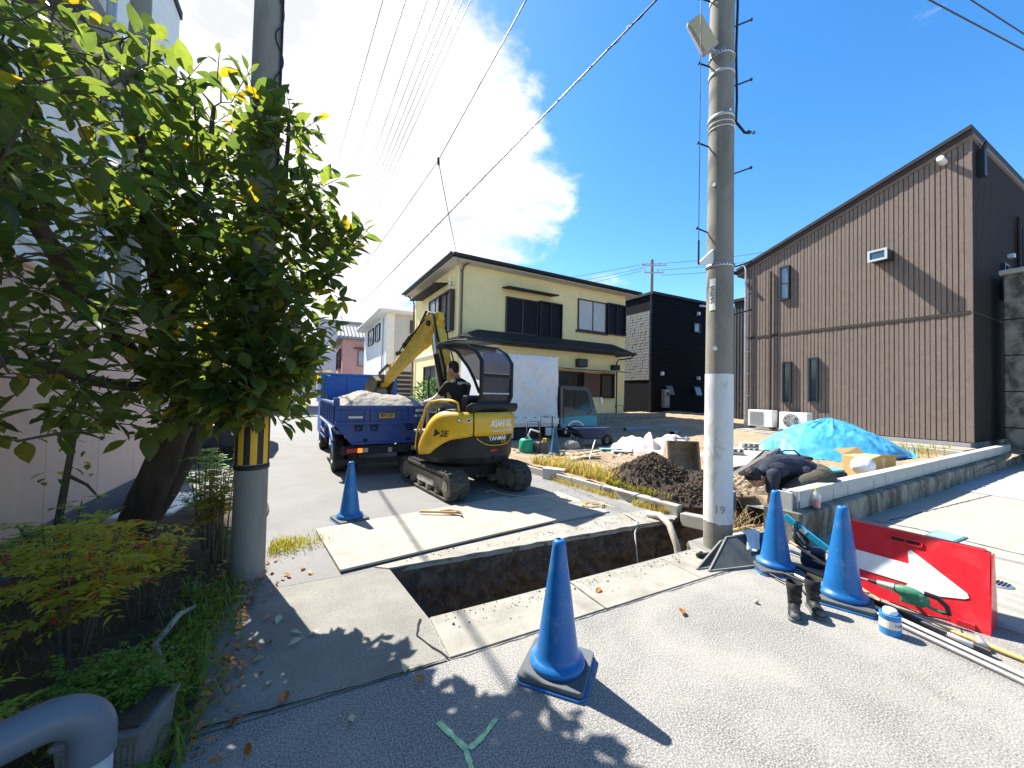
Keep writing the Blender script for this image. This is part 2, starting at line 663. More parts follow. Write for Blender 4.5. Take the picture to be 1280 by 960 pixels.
xs = [4.12, 4.6, 5.2, 5.8, 9.4]
vs = []
for x in xs:
    vs += [(x + (-.0 if x < 4.2 else 0), -7, dz(x, 0)), (x, .9, dz(x, 0)), (x, 2.32, dz(x, 0))]
fs = []
for i in range(len(xs) - 1):
    for j in range(2):
        a = i * 3 + j
        fs.append((a, a + 3, a + 4, a + 1))
dm.add(vs, fs)
dm.add([(4.12, -7, .012), (4.12, 2.32, .012), (4.12, 2.32, -.05), (4.12, -7, -.05)], [(0, 1, 2, 3)])
dm.build('driveway', m_drive, kind='structure')
gm = MB()
gm.grid(lambda u, v: (9.3 + 22 * u, -7 + 9.75 * v, .092 + .012 * noise.noise(Vector((u * 200, v * 90, 0)))), 160, 90)
gm.build('gravel_ground', m_gravel, kind='structure')
cj = crack([(5.9, 2.05), (6.0, 1.7), (5.95, 1.0), (6.0, .2), (6.0, -3)], .02, .0905, 9)
crack([(6.05, 1.95), (7.2, 1.9), (9.3, 1.8)], .012, .0905, 11)

# drain grate and blue-grey lid in the driveway
t = thing('drain_cover', 'dark oval metal drain cover set in the pale driveway at the right edge', 'drain cover', (4.92, .92, .055))
m_ = MB().lathe([(0, .006), (.075, .008), (.08, .0), (.08, -.01)], n=24)
m_.build('rim', m_steel, t)
m_ = MB()
for i in range(6):
    y = -.05 + i * .02
    hw = math.sqrt(max(0, .07 ** 2 - y * y))
    m_.bb(-hw, hw, y - .004, y + .004, .009, .013)
m_.build('grating', m_black, t)
t = thing('meter_lid', 'pale blue rectangular meter lid lying in the driveway behind the red barrier', 'lid', (5.95, 1.46, .088))
MB().prism([(-.19, -.11), (.17, -.12), (.2, .1), (-.16, .11)], 0, .012).build('frame', M('lid frame', (.12, .2, .24), .5), t, bevel=.003)
m_ = MB().prism([(-.17, -.095), (.15, -.103), (.178, .083), (-.142, .092)], .012, .017)
m_.build('cover', M('lid blue', (.22, .42, .52), .5, .1, 20), t, bevel=.002)


def lot_h(x, y):
    h = .10 + .014 * max(0, x - 5) + .018 * max(0, y - 3)
    if x > 10:
        h += .03 * (x - 10)
    h += .022 * fbm(x * .9, y * .9) + .018 * fbm(x * 4, y * 4, 3) + .008 * fbm(x * 14, y * 14, 7, 3)
    # pit round the end of the trench
    d = max(0, 1 - hypot((x - 4.7) / 1.05, (y - 3.0) / .55))
    k = min(1, d * 3.2)
    h -= k * .85 * (1 + .5 * fbm(x * 7, y * 7, 2))
    return h


mb = MB()
NXg, NYg = 260, 230


def lot_pt(u, v):
    x = 3.85 + 14 * (u ** 1.6)
    y = 2.32 + 13 * (v ** 1.5)
    kx = 4.15 + (3.60 - 4.15) * min(1.6, max(0, (y - 3.0) / 3.5))
    x = x + (kx - 3.80) * (1 - u) ** 3
    if x > 10 and y < 2.75 + .03 * (x - 10):
        pass
    z = lot_h(x, y)
    # meet the kerb at the near side
    return (x, y, z)


mb.grid(lot_pt, NXg, NYg)
mb.build('lot_ground', m_dirt, kind='structure')

# kerb along the lot, single stones
kb = MB()
kb.bb(0, .001, 0, .001, -.02, -.019)
kerb = kb.build('kerb', m_kerb, kind='structure')
P0, P1 = Vector((4.16, 3.30)), Vector((3.50, 7.6))
L = (P1 - P0).length
k = int(L / .6)
for i in range(k):
    a = P0.lerp(P1, (i + .012) / k)
    b = P0.lerp(P1, (i + .988) / k)
    zz = R.uniform(-.006, .006)
    m_ = MB().beam((a.x, a.y, .045 + zz), (b.x, b.y, .045 + zz), .11, .17)
    m_.build('kerbstone', m_kerb, kerb, bevel=.012)
m_ = MB().beam((4.22, 2.78, .01), (4.17, 3.27, -.03), .12, .16)
m_.build('kerbstone', m_kerb, kerb, bevel=.012)
# low kerb in front of the pole and along the road edge of the lot
m_ = MB().beam((3.95, 2.62, .0), (4.22, 2.74, .02), .1, .1)
m_.build('kerbstone', m_kerb, kerb, bevel=.012)

# ------------------------------------------------------------ retaining wall with new block course
rw = thing('retaining_wall', 'stained concrete retaining wall with a fresh course of pale blocks on top, edging the lot', 'wall', (4.36, 2.06, 0))
dirw = Vector((10.6, .42, 0)).normalized()
nw = Vector((-dirw.y, dirw.x, 0))
LW = 11.0


def wp(s_, t_, z):
    q = dirw * s_ + nw * t_
    return (q.x, q.y, z)


m_ = MB()
ns = 90


def wallp(u, v):
    s_ = LW * u
    # v: 0 base .. .6 top edge .. 1 back
    prof = [(0.0, -.15), (-.004, .05), (0, .20), (.0, .325), (.012, .34), (.2, .345), (.34, .345)]
    f = v * (len(prof) - 1)
    i = min(int(f), len(prof) - 2)
    w = f - i
    t_ = prof[i][0] * (1 - w) + prof[i + 1][0] * w
    z = prof[i][1] * (1 - w) + prof[i + 1][1] * w
    t_ += .012 * fbm(s_ * 2.5, z * 6) + .006 * fbm(s_ * 14, z * 20, 4)
    if s_ < .35:
        t_ += .05 * (1 - s_ / .35) * (fbm(s_ * 12, z * 9, 8) + .4)
    z -= .004 * fbm(s_ * 3, 2)
    return wp(s_, t_, z)


m_.grid(wallp, 220, 12)
# end face
m_.add([wp(0, .0, -.2), wp(0, .34, -.2), wp(0, .34, .343), wp(0, .01, .335)], [(0, 3, 2, 1)])
m_.build('wall_base', m_wallconc, rw)


def block_mesh(l=.385, w=.12, h=.185, open_end=False):
    b = MB()
    if not open_end:
        b.bb(0, l, 0, w, 0, h)
    else:
        b.bb(0, l, 0, .03, 0, h)
        b.bb(0, l, w - .03, w, 0, h)
        b.bb(.06, .10, .0305, w - .0305, 0, h - .002)
        b.bb(l - .06, l - .03, .0305, w - .0305, 0, h - .002)
    return b


b1 = block_mesh().build('block', m_block, rw, bevel=.005)
ang = atan2(dirw.y, dirw.x)
N_B = 26
for i in range(N_B):
    o = b1 if i == 0 else b1.copy()
    if i:
        COL.objects.link(o)
    s_ = .235 + i * .397
    o.location = wp(s_, .10 + R.uniform(-.003, .003), .347 + R.uniform(-.002, .003))
    o.rotation_euler = (0, 0, ang + R.uniform(-.006, .006))
eb = MB().bb(0, .025, 0, .14, 0, .40).bb(.025, .12, .055, .085, .0, .398).bb(.12, .145, 0, .14, 0, .40)
o = eb.build('end_block', m_block, rw, bevel=.004)
o.location = wp(.07, .10, .13)
o.rotation_euler = (0, 0, ang + .05)

# far concrete pillar wall closing the view at the right edge
pw = thing('boundary_wall', 'tall grey weathered concrete wall at the right edge beside the brown house', 'wall', (15.35, -6, 0))
MB().bb(0, 1.2, 0, 8.75, 0, 4.75).build('wall', m_wallconc, pw, bevel=.03)
m_ = MB()
for z in (.9, 1.8, 2.7, 3.6):
    m_.bb(-.004, 1.2, 0, 8.76, z, z + .03)
m_.build('joint', m_dark, pw)
MB().bb(-.12, 1.3, 0, 8.8, 4.75, 4.86).build('coping', m_kerb, pw, bevel=.01)

# strip of low concrete edging between the lot and the brown house
ew = thing('edging_wall', 'low concrete edging wall along the foot of the brown house', 'wall', (12.9, 2.9, 0))
MB().bb(0, .16, 0, 6.6, 0, .42).build('wall', m_kerb, ew, bevel=.01)
MB().bb(.16, 1.0, 0, 6.6, 0, .44).build('base', m_conc, ew)
# low block wall in front of the yellow and black houses
lw = thing('block_wall', 'low grey block wall running behind the lot below the yellow and black houses', 'wall', (4.8, 12.35, 0))
m_ = MB()
mbk = None
for r_ in range(3):
    for c_ in range(24):
        x0 = c_ * .405 + (.2 if r_ % 2 else 0)
        if mbk is None:
            mbk = MB().bb(0, .395, 0, .14, 0, .19).build('block', M('old block', (.22, .215, .20), .92, .25, 5, .3, 60, stain=(.08, .075, .06), stain_amt=.6), lw, bevel=.004)
            o = mbk
        else:
            o = mbk.copy()
            COL.objects.link(o)
        o.location = (x0, R.uniform(-.004, .004), .15 + r_ * .2)
# ------------------------------------------------------------ brown ribbed house on the right
m_brown = M('brown siding', (.20, .15, .12), .8, .14, 5, .5, 45, speck=(.27, .205, .165), speck_scale=34, speck_lo=.56)
m_brownd = M('brown siding dark', (.05, .036, .03), .75, .2, 8, .3, 45)
m_roofdk = M('dark roof metal', (.018, .018, .020), .7, .15, 6, .05, 40)
m_found = M('foundation grey', (.34, .34, .33), .85, .1, 5, .1, 50)
bh = thing('brown_house', 'tall brown house with ribbed siding and a steep single-pitch roof', 'house', (14, 0, 0))
YA, YB = 2.98, 8.32
ZB = .56


def roofz(y):
    return 8.12 + (y - YA) * (6.35 - 8.12) / (YB - YA)


# carcass
m_ = MB()
m_.prism([(YA, ZB), (YB, ZB), (YB, roofz(YB) - .05), (YA, roofz(YA) - .05)], .02, 9, 'x')
m_.build('wall', m_brown, bh)
MB().bb(-.03, 9, YA + .03, YB - .03, .2, ZB - .02).build('foundation', m_found, bh)
# vertical siding ribs, two storeys with the belt line between, each one a batten of real depth
yb = YA + .02
rb0 = None
m_u = MB()
pitch = .098
k = 0
m_r = MB()
while yb < YB - .05:
    w = pitch * (.76 if k % 2 else .84)
    zt = roofz(yb + w) - .05
    dpt = .010 + (.005 if k % 3 == 0 else 0)
    m_r.bb(-dpt, .02, yb, yb + w, ZB, 3.66)
    m_u.prism([(yb, 3.74), (yb + w, 3.74), (yb + w, zt), (yb, roofz(yb) - .05)], -dpt, .02, 'x')
    yb += pitch
    k += 1
m_r.build('lower_siding', m_brown, bh, kind='stuff')
m_u.build('upper_siding', m_brown, bh, kind='stuff')
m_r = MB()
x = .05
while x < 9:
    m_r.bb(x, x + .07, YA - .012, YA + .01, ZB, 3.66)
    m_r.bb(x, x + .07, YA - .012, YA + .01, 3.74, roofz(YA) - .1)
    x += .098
m_sideshade = M('brown siding painted shade', (.045, .036, .033), .85, .15, 5, .3, 45, spec=.15)  # same brown siding, with this side's deep shade put into the base colour
m_r.build('side_siding', m_sideshade, bh, kind='stuff')
MB().bb(.03, 8.98, YA - .006, YA + .02, ZB, roofz(YA) - .08).build('side_wall', m_sideshade, bh)
MB().bb(-.03, .015, YA + .012, YB, 3.665, 3.735).build('belt_trim', m_brownd, bh)
MB().bb(-.02, 9, YA - .03, YA + .005, 3.667, 3.732).build('belt_trim', m_brownd, bh)
MB().bb(-.022, .03, YA - .022, YA + .03, ZB, roofz(YA) - .1).build('corner_trim', m_brown, bh)
MB().bb(-.03, .02, YB - .04, YB + .02, ZB, roofz(YB) - .06).build('corner_trim', m_brown, bh)
# roof slab with overhang and stepped fascia
s0, s1 = YA - .06, YB + .38
for (dx, zo, th, mm, nm) in ((-.13, .10, .10, m_roofdk, 'roof'), (-.09, 0, .11, m_brownd, 'fascia'), (-.05, -.09, .10, m_brown, 'verge_board')):
    m_ = MB()
    e = dx * .4
    m_.prism([(s0 - e * .3, roofz(s0) + zo), (s1 + e * .3, roofz(s1) + zo), (s1 + e * .3, roofz(s1) + zo - th + .003), (s0 - e * .3, roofz(s0) + zo - th + .003)], dx, 9.3, 'x')
    m_.build(nm, mm, bh)
MB().cyl((-.34, s1 + .05, roofz(s1) - .02), (9, s1 + .05, roofz(s1) - .02), .06, m=0).build('gutter', m_roofdk, bh)


def xwindow(par, x, y0, y1, z0, z1, fr, gl, name='window', depth=.07, t=.045, mull=None, back=None):
    """window on a face looking towards -x"""
    w = MB().bb(x - depth, x + .02, y0, y0 + t, z0, z1)
    w.bb(x - depth, x + .02, y1 - t, y1, z0, z1)
    w.bb(x - depth, x + .02, y0 + t, y1 - t, z0, z0 + t)
    w.bb(x - depth, x + .02, y0 + t, y1 - t, z1 - t, z1)
    for q in (mull or []):
        if q[0] == 'y':
            w.bb(x - depth * .7, x + .01, q[1] - .02, q[1] + .02, z0 + t, z1 - t)
        else:
            w.bb(x - depth * .7, x + .01, y0 + t, y1 - t, q[1] - .015, q[1] + .015)
    f = w.build(name, fr, par)
    MB().bb(x - depth * .45, x - .001, y0 + t * .9, y1 - t * .9, z0 + t * .9, z1 - t * .9).build('pane', gl, f)
    return f


def ywindow(par, y, x0, x1, z0, z1, fr, gl, name='window', depth=.07, t=.05, mull=None):
    """window on a face looking towards -y"""
    w = MB().bb(x0, x0 + t, y - depth, y + .02, z0, z1)
    w.bb(x1 - t, x1, y - depth, y + .02, z0, z1)
    w.bb(x0 + t, x1 - t, y - depth, y + .02, z0, z0 + t)
    w.bb(x0 + t, x1 - t, y - depth, y + .02, z1 - t, z1)
    for q in (mull or []):
        w.bb(q - .025, q + .025, y - depth * .8, y + .01, z0 + t, z1 - t)
    f = w.build(name, fr, par)
    xsp = [x0 + t] + sorted(mull or []) + [x1 - t]
    for i in range(len(xsp) - 1):
        g_ = gl[i % len(gl)] if isinstance(gl, (list, tuple)) else gl
        MB().bb(xsp[i] + .004, xsp[i + 1] - .004, y - depth * .45, y - .001, z0 + t * .9, z1 - t * .9).build('pane', g_, f)
    return f


m_winblk = M('dark window frame', (.03, .035, .04), .4, .1)
m_glsky = M('pale window glass', (.22, .30, .36), .12, .15, 3, 0, spec=.8)
m_glteal = M('dark teal window glass', (.035, .06, .07), .15, .15, 3, 0, spec=.6)
xwindow(bh, 0, 6.92, 7.22, 4.85, 5.98, m_winblk, m_glsky, mull=[('z', 5.4)], depth=.1)
xwindow(bh, 0, 6.1, 6.36, 1.42, 2.83, m_winblk, m_glteal, mull=[('z', 2.15)], depth=.1)
xwindow(bh, 0, 6.85, 7.12, 1.38, 2.75, m_winblk, m_glteal, mull=[('z', 2.1)], depth=.1)
# projecting outward-opened small window that throws a long shadow
m_lw = M('bay window white', (.55, .56, .55), .5, .1)
m_ = MB()
m_.prism([(4.37, 5.36), (4.76, 5.38), (4.76, 5.64), (4.37, 5.64)], -.42, 0, 'x')
f = m_.build('window', m_winblk, bh)
m_ = MB().bb(-.455, -.422, 4.36, 4.41, 5.345, 5.655).bb(-.455, -.422, 4.72, 4.77, 5.345, 5.655).bb(-.455, -.422, 4.41, 4.72, 5.345, 5.40).bb(-.455, -.422, 4.41, 4.72, 5.60, 5.655)
m_.build('frame', m_lw, f)
MB().bb(-.44, -.424, 4.41, 4.72, 5.40, 5.60).build('pane', M('blue glass', (.06, .13, .2), .1, .1, 3, 0), f)
# vent hood
MB().cyl((0, 3.42, 7.58), (-.28, 3.42, 7.62), .075, .07, 14).build('vent_hood', m_white, bh, bevel=.01)
# down pipes
m_ = MB().tube([(-.07, 7.52, 5.92), (-.075, 7.5, 5.85), (-.075, 7.5, .5)], .035, 8)
m_.build('down_pipe', m_brownd, bh)
m_ = MB().tube([(-.1, 8.55, 6.45), (-.1, 8.38, 6.35), (-.1, 8.34, 6.2), (-.1, 8.34, .45)], .035, 8)
for z in (5.4, 4.6, 3.2, 2.4, 1.6):
    m_.beam((-.1, 8.34, z), (0, 8.24, z), .015, .02)
m_.build('down_pipe', m_steel, bh)
ywindow(bh, YA, 2.35, 2.75, 4.3, 5.3, m_winblk, m_glsky, depth=.09)
ywindow(bh, YA, 4.1, 5.5, 4.9, 6.6, m_winblk, m_glteal, depth=.12)
MB().tube([(3.85, YA - .08, 6.9), (3.85, YA - .08, 4.9), (3.85, YA - .08, .6)], .045).build('down_pipe', m_brownd, bh)
m_ = MB().bb(.35, .55, YA - .15, YA, 7.1, 7.75)
m_.tube([(.4, YA - .1, 7.75), (.5, YA - .14, 7.95), (.6, YA - .1, 7.75)], .035)
m_.build('power_inlet', m_black, bh, bevel=.01)
MB().box((3.0, YA - .08, 5.6), (.12, .14, .12)).build('outdoor_lamp', m_white, bh, bevel=.02)

# air-conditioning units, behind them ground slab
def ac_unit(loc, label, flip):
    t = thing('air_conditioner', label, 'air conditioner', loc, 0, 'air conditioners beside the brown house')
    MB().bb(0, .30, -.40, .40, .06, .62).build('case', m_white, t, bevel=.015)
    MB().bb(0.02, .28, -.36, -.28, 0, .06).bb(.02, .28, .28, .36, 0, .06).build('feet', m_black, t)
    g_ = MB()
    if flip:
        for i in range(12):
            g_.bb(-.014, -.002, -.10, .33, .12 + i * .038, .135 + i * .038)
        g_.build('grille', M('grille grey', (.30, .30, .29), .6), t)
    else:
        for r_ in (.08, .13, .18, .22):
            g_.tube([(-.014, .05 + r_ * cos(a * pi / 12), .35 + r_ * sin(a * pi / 12)) for a in range(25)], .005, 4, caps=False)
        for a in range(8):
            g_.beam((-.014, .05, .35), (-.014, .05 + .22 * cos(a * pi / 4), .35 + .22 * sin(a * pi / 4)), .006, .006)
        g_.build('fan_guard', m_white, t)
        MB().cyl((-.004, .05, .35), (-.002, .05, .35), .22, n=24).build('fan_opening', m_darkglass, t)
        f_ = MB()
        for a in range(3):
            q = a * 2 * pi / 3
            f_.beam((-.008, .05, .35), (-.008, .05 + .19 * cos(q), .35 + .19 * sin(q)), .003, .09)
        f_.build('fan', M('fan grey', (.25, .26, .26), .5), t)
    return t


ac_unit((13.42, 7.55, .5), 'white air conditioner with square grille, left of the pair by the brown house', True)
ac_unit((13.42, 6.55, .47), 'white air conditioner with round fan guard, right of the pair by the brown house', False)

# ------------------------------------------------------------ dark grey ribbed annexe behind
m_slate = M('slate metal siding', (.065, .065, .07), .7, .2, 6, .2, 40)
ah = thing('grey_shed_house', 'dark grey house with corrugated metal cladding squeezed between the black and brown houses', 'house', (16.5, 9.5, 0))
MB().bb(0, 6, 0, .9, 0, 5.75).build('wall', m_slate, ah)
m_ = MB()
y = .01
while y < .88:
    m_.bb(-.03, 0, y, y + .07, .3, 5.7)
    y += .13
m_.build('cladding', m_slate, ah, kind='stuff')
MB().bb(-.12, 6, -.1, 1.0, 5.75, 5.87).build('roof', m_roofdk, ah)

# ------------------------------------------------------------ black house
m_blk = M('black siding', (.007, .0075, .010), .8, .25, 3, .1, 60, stretch=(.4, .4, 6), spec=.1)
m_tile = M('grey tile', (.15, .155, .15), .6, .35, 26, .5, 30)
kh = thing('black_house', 'black two-storey box house with a grey tiled balcony screen', 'house', (16, 14.6, 0))
MB().bb(0, 11, 0, 8, 0, 7.0).build('wall', m_blk, kh)
m_ = MB()
z = .4
while z < 6.9:
    m_.bb(0, 11, -.02, 0, z, z + .19)
    z += .21
m_.build('cladding', m_blk, kh, kind='stuff')
MB().bb(-.1, 11.1, -.12, 8.1, 7.0, 7.14).build('parapet', m_roofdk, kh)
m_ = MB()
tile0 = None
for r_ in range(24):
    for c_ in range(12):
        if tile0 is None:
            tile0 = MB().bb(-.05, -.012, 0, .145, 0, .138).build('tile', m_tile, kh)
            o = tile0
        else:
            o = tile0.copy()
            COL.objects.link(o)
        o.location = (R.uniform(-.01, .006), .12 + c_ * .155, 2.4 + r_ * .155)
MB().bb(-.012, 0.01, .08, 2.2, 2.35, 6.15).build('balcony_screen', m_slate, kh)
MB().tube([(-.06, .02, 7.0), (-.06, .02, .4)], .045).build('down_pipe', m_black, kh)
for (x0, x1, z0, z1) in ((3.3, 3.85, 5.25, 5.8),):
    ywindow(kh, -.02, x0, x1, z0, z1, m_winblk, m_glsky, depth=.08)
for xx in (.95, 3.25):
    m_ = MB().bb(xx, xx + .5, -.3, -.26, 1.55, 2.1)
    w_ = MB()
    Rm = Matrix.Rotation(radians(-18), 3, 'X')
    w_.box((xx + .27, -.2, 1.85), (.55, .04, .55), R3=Rm)
    f = w_.build('window', m_winblk, kh)
    p_ = MB().box((xx + .27, -.235, 1.845), (.45, .02, .45), R3=Rm)
    p_.build('pane', m_glsky if xx > 2 else M('dull glass', (.12, .11, .10), .3), f)
for (xx, z) in ((.72, 2.75), (3.7, 2.6), (3.65, 6.35)):
    MB().box((xx, -.1, z), (.16, .16, .2)).build('vent_hood', m_white, kh, bevel=.03)
MB().cyl((3.5, -.3, 6.75), (4.6, -.3, 6.85), .06).build('vent_pipe', m_white, kh)
t = thing('water_heater', 'grey wall-hung water heater cabinet on the black house', 'water heater', (16.72, 14.34, .9))
MB().bb(0, .42, 0, .22, 0, 1.0).build('case', M('heater grey', (.16, .17, .18), .5), t, bevel=.02)
MB().bb(.05, .37, -.012, 0, .12, .55).build('panel', M('heater panel', (.24, .25, .26), .5), t)
MB().bb(.05, .37, -.02, 0, .88, .94).build('exhaust', m_steel, t)

# ------------------------------------------------------------ yellow house
m_yel = M('cream stucco', (.84, .68, .34), .9, .05, 2.5, .35, 90, stain=(.74, .60, .34), stain_amt=.35, stain_scale=.9)
m_bnz = M('bronze frame', (.055, .04, .035), .4, .15)
m_shut = M('dark shutter', (.012, .011, .016), .6, .2, 4, 0, spec=.15)
m_shut2 = M('brown shutter', (.10, .075, .07), .5, .15, 10, .05)
m_pipe = M('brown drain pipe', (.14, .10, .075), .6, .1)
m_soffit = M('soffit', (.50, .47, .40), .8, .06)
yh = thing('yellow_house', 'cream yellow two-storey house with a thin dark roof and dark shutters', 'house', (4.59, 13.15, 0), radians(2.5))
WX, WY = 8.45, 5.75
MB().bb(0, WX, 0, WY, .3, 6.22).build('wall', m_yel, yh)
MB().bb(.02, 7.35, -.5, -.01, .3, 3.45).build('lower_wall', m_yel, yh)
MB().bb(-.02, WX + .02, -.52, WY, .2, .62).build('foundation', m_found, yh)
m_ = MB()
m_.bb(-.42, WX + .42, -.42, WY + .45, 6.222, 6.25, m=1)
m_.prism([(-.45, 6.252), (WX + .45, 6.252), (WX + .45, 6.36), (WX / 2, 6.40), (-.45, 6.36)], -.45, WY + .48, 'y')
m_.build('roof', [m_roofdk, m_soffit], yh)
MB().cyl((-.45, -.52, 6.34), (WX + .5, -.52, 6.34), .06, n=8).build('gutter', m_black, yh)
MB().cyl((-.52, -.5, 6.34), (-.52, WY + .5, 6.34), .06, n=8).build('gutter', m_black, yh)
# pent roof between the storeys
m_ = MB()
ex0, ex1 = -.42, 7.95
ey = -1.05
m_.add([(ex0, ey, 3.38), (ex1, ey, 3.38), (ex1 - .35, -.005, 3.86), (.82, -.005, 3.86), (ex0, 1.4, 3.40), (.0, 1.4, 3.55)],
       [(0, 1, 2, 3), (0, 3, 5, 4)])
m_.add([(ex0, ey, 3.28), (ex1, ey, 3.28), (ex1, ey, 3.38), (ex0, ey, 3.38)], [(0, 1, 2, 3)])
m_.add([(ex0, ey, 3.28), (ex0, ey, 3.38), (ex0, 1.4, 3.40), (ex0, 1.4, 3.30)], [(0, 1, 2, 3)])
m_.add([(ex1, ey, 3.28), (ex1, 0, 3.28), (ex1 - .35, -.005, 3.86), (ex1, ey, 3.38)], [(0, 1, 2, 3)])
m_.add([(ex0, ey, 3.28), (ex1, ey, 3.28), (ex1, 0, 3.28), (0, 0, 3.28), (0, 1.4, 3.28), (ex0, 1.4, 3.28)], [(0, 1, 2, 3), (0, 3, 4, 5)])
pr = m_.build('pent_roof', m_roofdk, yh)
# roof tile courses in real steps
m_ = MB()
for i in range(9):
    f0, f1 = i / 9, (i + .96) / 9
    xa0, xa1 = ex0 + (.82 - ex0) * f0, ex0 + (.82 - ex0) * f1
    xb0, xb1 = ex1 - .35 * f0, ex1 - .35 * f1
    y0_, y1_ = ey + (1.045) * f0, ey + (1.045) * f1
    z0_, z1_ = 3.38 + .48 * f0, 3.38 + .48 * f1
    m_.add([(xa0, y0_, z0_ + .03), (xb0, y0_, z0_ + .03), (xb1, y1_, z1_ + .012), (xa1, y1_, z1_ + .012), (xa0, y0_, z0_), (xb0, y0_, z0_)],
           [(0, 1, 2, 3), (4, 5, 1, 0)])
m_.build('tile_course', m_roofdk, yh, kind='stuff')
MB().cyl((ex0, ey - .07, 3.34), (ex1 + .05, ey - .07, 3.34), .055, n=8).build('gutter', m_black, yh)
# upper windows
ywindow(yh, 0, 1.94, 3.45, 3.85, 5.28, m_bnz, m_shut, mull=[2.72], depth=.06)
f = ywindow(yh, 0, 3.47, 4.62, 3.78, 5.3, m_black, m_shut, name='shutter_box', mull=[4.05], depth=.16)
f = ywindow(yh, 0, 5.54, 7.2, 4.33, 5.72, m_bnz, [m_curtain, m_curtain], mull=[6.4], depth=.06)
f = ywindow(yh, 0, 7.22, 8.36, 4.30, 5.74, m_black, m_shut, name='shutter_box', mull=[7.8], depth=.16)
MB().box((2.95, -.28, 5.56), (2.35, .55, .05), R3=Matrix.Rotation(radians(8), 3, 'X')).build('window_canopy', m_roofdk, yh)
MB().bb(5.45, 7.3, -.1, -.001, 4.24, 4.325).build('sill', m_bnz, yh)
# lower right window with its canopy, brown lattice and grille
ywindow(yh, -.5, 4.15, 5.0, 1.35, 2.46, m_bnz, m_glass, depth=.06)
ywindow(yh, -.5, 5.05, 5.55, 1.35, 2.46, m_bnz, m_shut, depth=.06)
MB().bb(5.45, 6.35, -.62, -.57, 1.42, 2.42).build('lattice_panel', M('brown lattice', (.12, .065, .045), .7, .5, 60, .3, 60), yh)
ywindow(yh, -.5, 6.4, 7.2, 1.4, 2.42, m_black, m_glass, depth=.14)
m_ = MB()
for i in range(8):
    m_.bb(6.44 + i * .1, 6.455 + i * .1, -.68, -.66, 1.4, 2.42)
m_.bb(6.4, 7.2, -.68, -.66, 1.38, 1.41).bb(6.4, 7.2, -.68, -.66, 2.42, 2.45)
m_.build('window_grille', m_black, yh)
MB().box((5.75, -.85, 2.56), (3.6, .7, .05), R3=Matrix.Rotation(radians(5), 3, 'X')).build('window_canopy', m_soffit, yh)
MB().bb(3.95, 7.55, -1.21, -1.19, 2.50, 2.53).build('canopy_edge', m_bnz, yh)
MB().bb(5.05, 5.5, -.8, -.5, 2.66, 3.0).build('vent_cover', m_slate, yh, bevel=.03)
MB().bb(7.05, 7.4, -.75, -.5, 2.62, 2.85).build('meter_box', m_black, yh, bevel=.01)
m_ = MB().tube([(7.9, -1.1, 3.3), (7.75, -1.0, 3.15), (7.45, -.6, 3.1), (7.37, -.58, 3.0), (7.37, -.58, .6)], .03)
m_.build('down_pipe', m_black, yh)
m_ = MB().tube([(7.6, -.3, .95), (7.6, -.3, 1.05), (8.1, -.3, 1.05), (8.1, -.3, .8)], .015, 6)
m_.build('hand_rail', m_black, yh)
m_ = MB().tube([(.35, -.3, 6.3), (.12, -.08, 6.1), (.08, -.08, 5.9), (.08, -.08, 3.5)], .04)
m_.build('down_pipe', m_pipe, yh)
m_ = MB().tube([(-.4, WY + .3, 6.3), (-.1, WY + .1, 6.0), (-.08, WY - .05, 5.8), (-.08, WY - .05, .5)], .04)
m_.build('down_pipe', m_pipe, yh)
# left flank window with shutters
xwindow(yh, 0, 1.75, 3.3, 4.0, 5.42, m_bnz, m_glsky, mull=[('y', 2.5)], depth=.1)
xwindow(yh, 0, .42, 1.72, 3.8, 5.35, m_bnz, m_shut2, name='shutter_box', mull=[('y', 1.05)], depth=.2)
MB().box((-.3, 2.9, 5.72), (.6, 3.4, .05), R3=Matrix.Rotation(radians(-8), 3, 'Y')).build('window_canopy', m_roofdk, yh)
xwindow(yh, 0, 2.2, 3.9, .9, 2.6, m_bnz, m_glass, mull=[('y', 3.0)], depth=.08)
MB().bb(-.04, .01, 0, WY, 3.05, 3.14).build('belt_trim', m_white, yh)
m_ = MB().lathe([(.0, .05), (.05, .05), (.05, -.12), (0, -.12)], (-.12, .5, 5.6), 10)
m_.tube([(-.05, .5, 5.7), (-.14, .5, 5.9), (-.05, .5, 6.2)], .012, 5)
m_.build('cable_bracket', m_steel, yh)

# ------------------------------------------------------------ white house, pink house, houses down the street
m_wst = M('white siding', (.74, .74, .73), .8, .04, 3, .1, 40)
m_gst = M('grey siding', (.50, .50, .52), .8, .08, 8, .3, 30, stretch=(.4, .4, 5))
m_gtile = M('grey roof', (.27, .27, .28), .8, .15, 8, .2, 20)
m_pink = M('pink stucco', (.60, .34, .30), .9, .06, 3, .3, 60)
wh = thing('white_house', 'white and pale grey two-storey house with a hipped grey roof beyond the blue truck', 'house', (3.7, 23, 0), radians(2))
MB().bb(0, 9, 0, 8.5, 0, 6.15).build('wall', [m_gst], wh)
MB().bb(-.03, .0, .3, 8.5, 0, 6.14).build('street_wall', m_wst, wh)
MB().bb(-.06, .4, -.03, .3, 0, 6.13).build('corner_trim', m_wst, wh)
m_ = MB()
m_.add([(-.5, -.5, 6.2), (9.5, -.5, 6.2), (9.5, 9, 6.2), (-.5, 9, 6.2), (3.5, 4, 7.7), (6, 4, 7.7)],
       [(0, 1, 5, 4), (1, 2, 5), (2, 3, 4, 5), (3, 0, 4)])
m_.bb(-.5, 9.5, -.5, 9, 6.0, 6.2, m=1)
m_.build('roof', [m_gtile, m_wst], wh)
MB().cyl((-.56, -.56, 6.12), (-.56, 9, 6.12), .07, n=8).build('gutter', m_wst, wh)
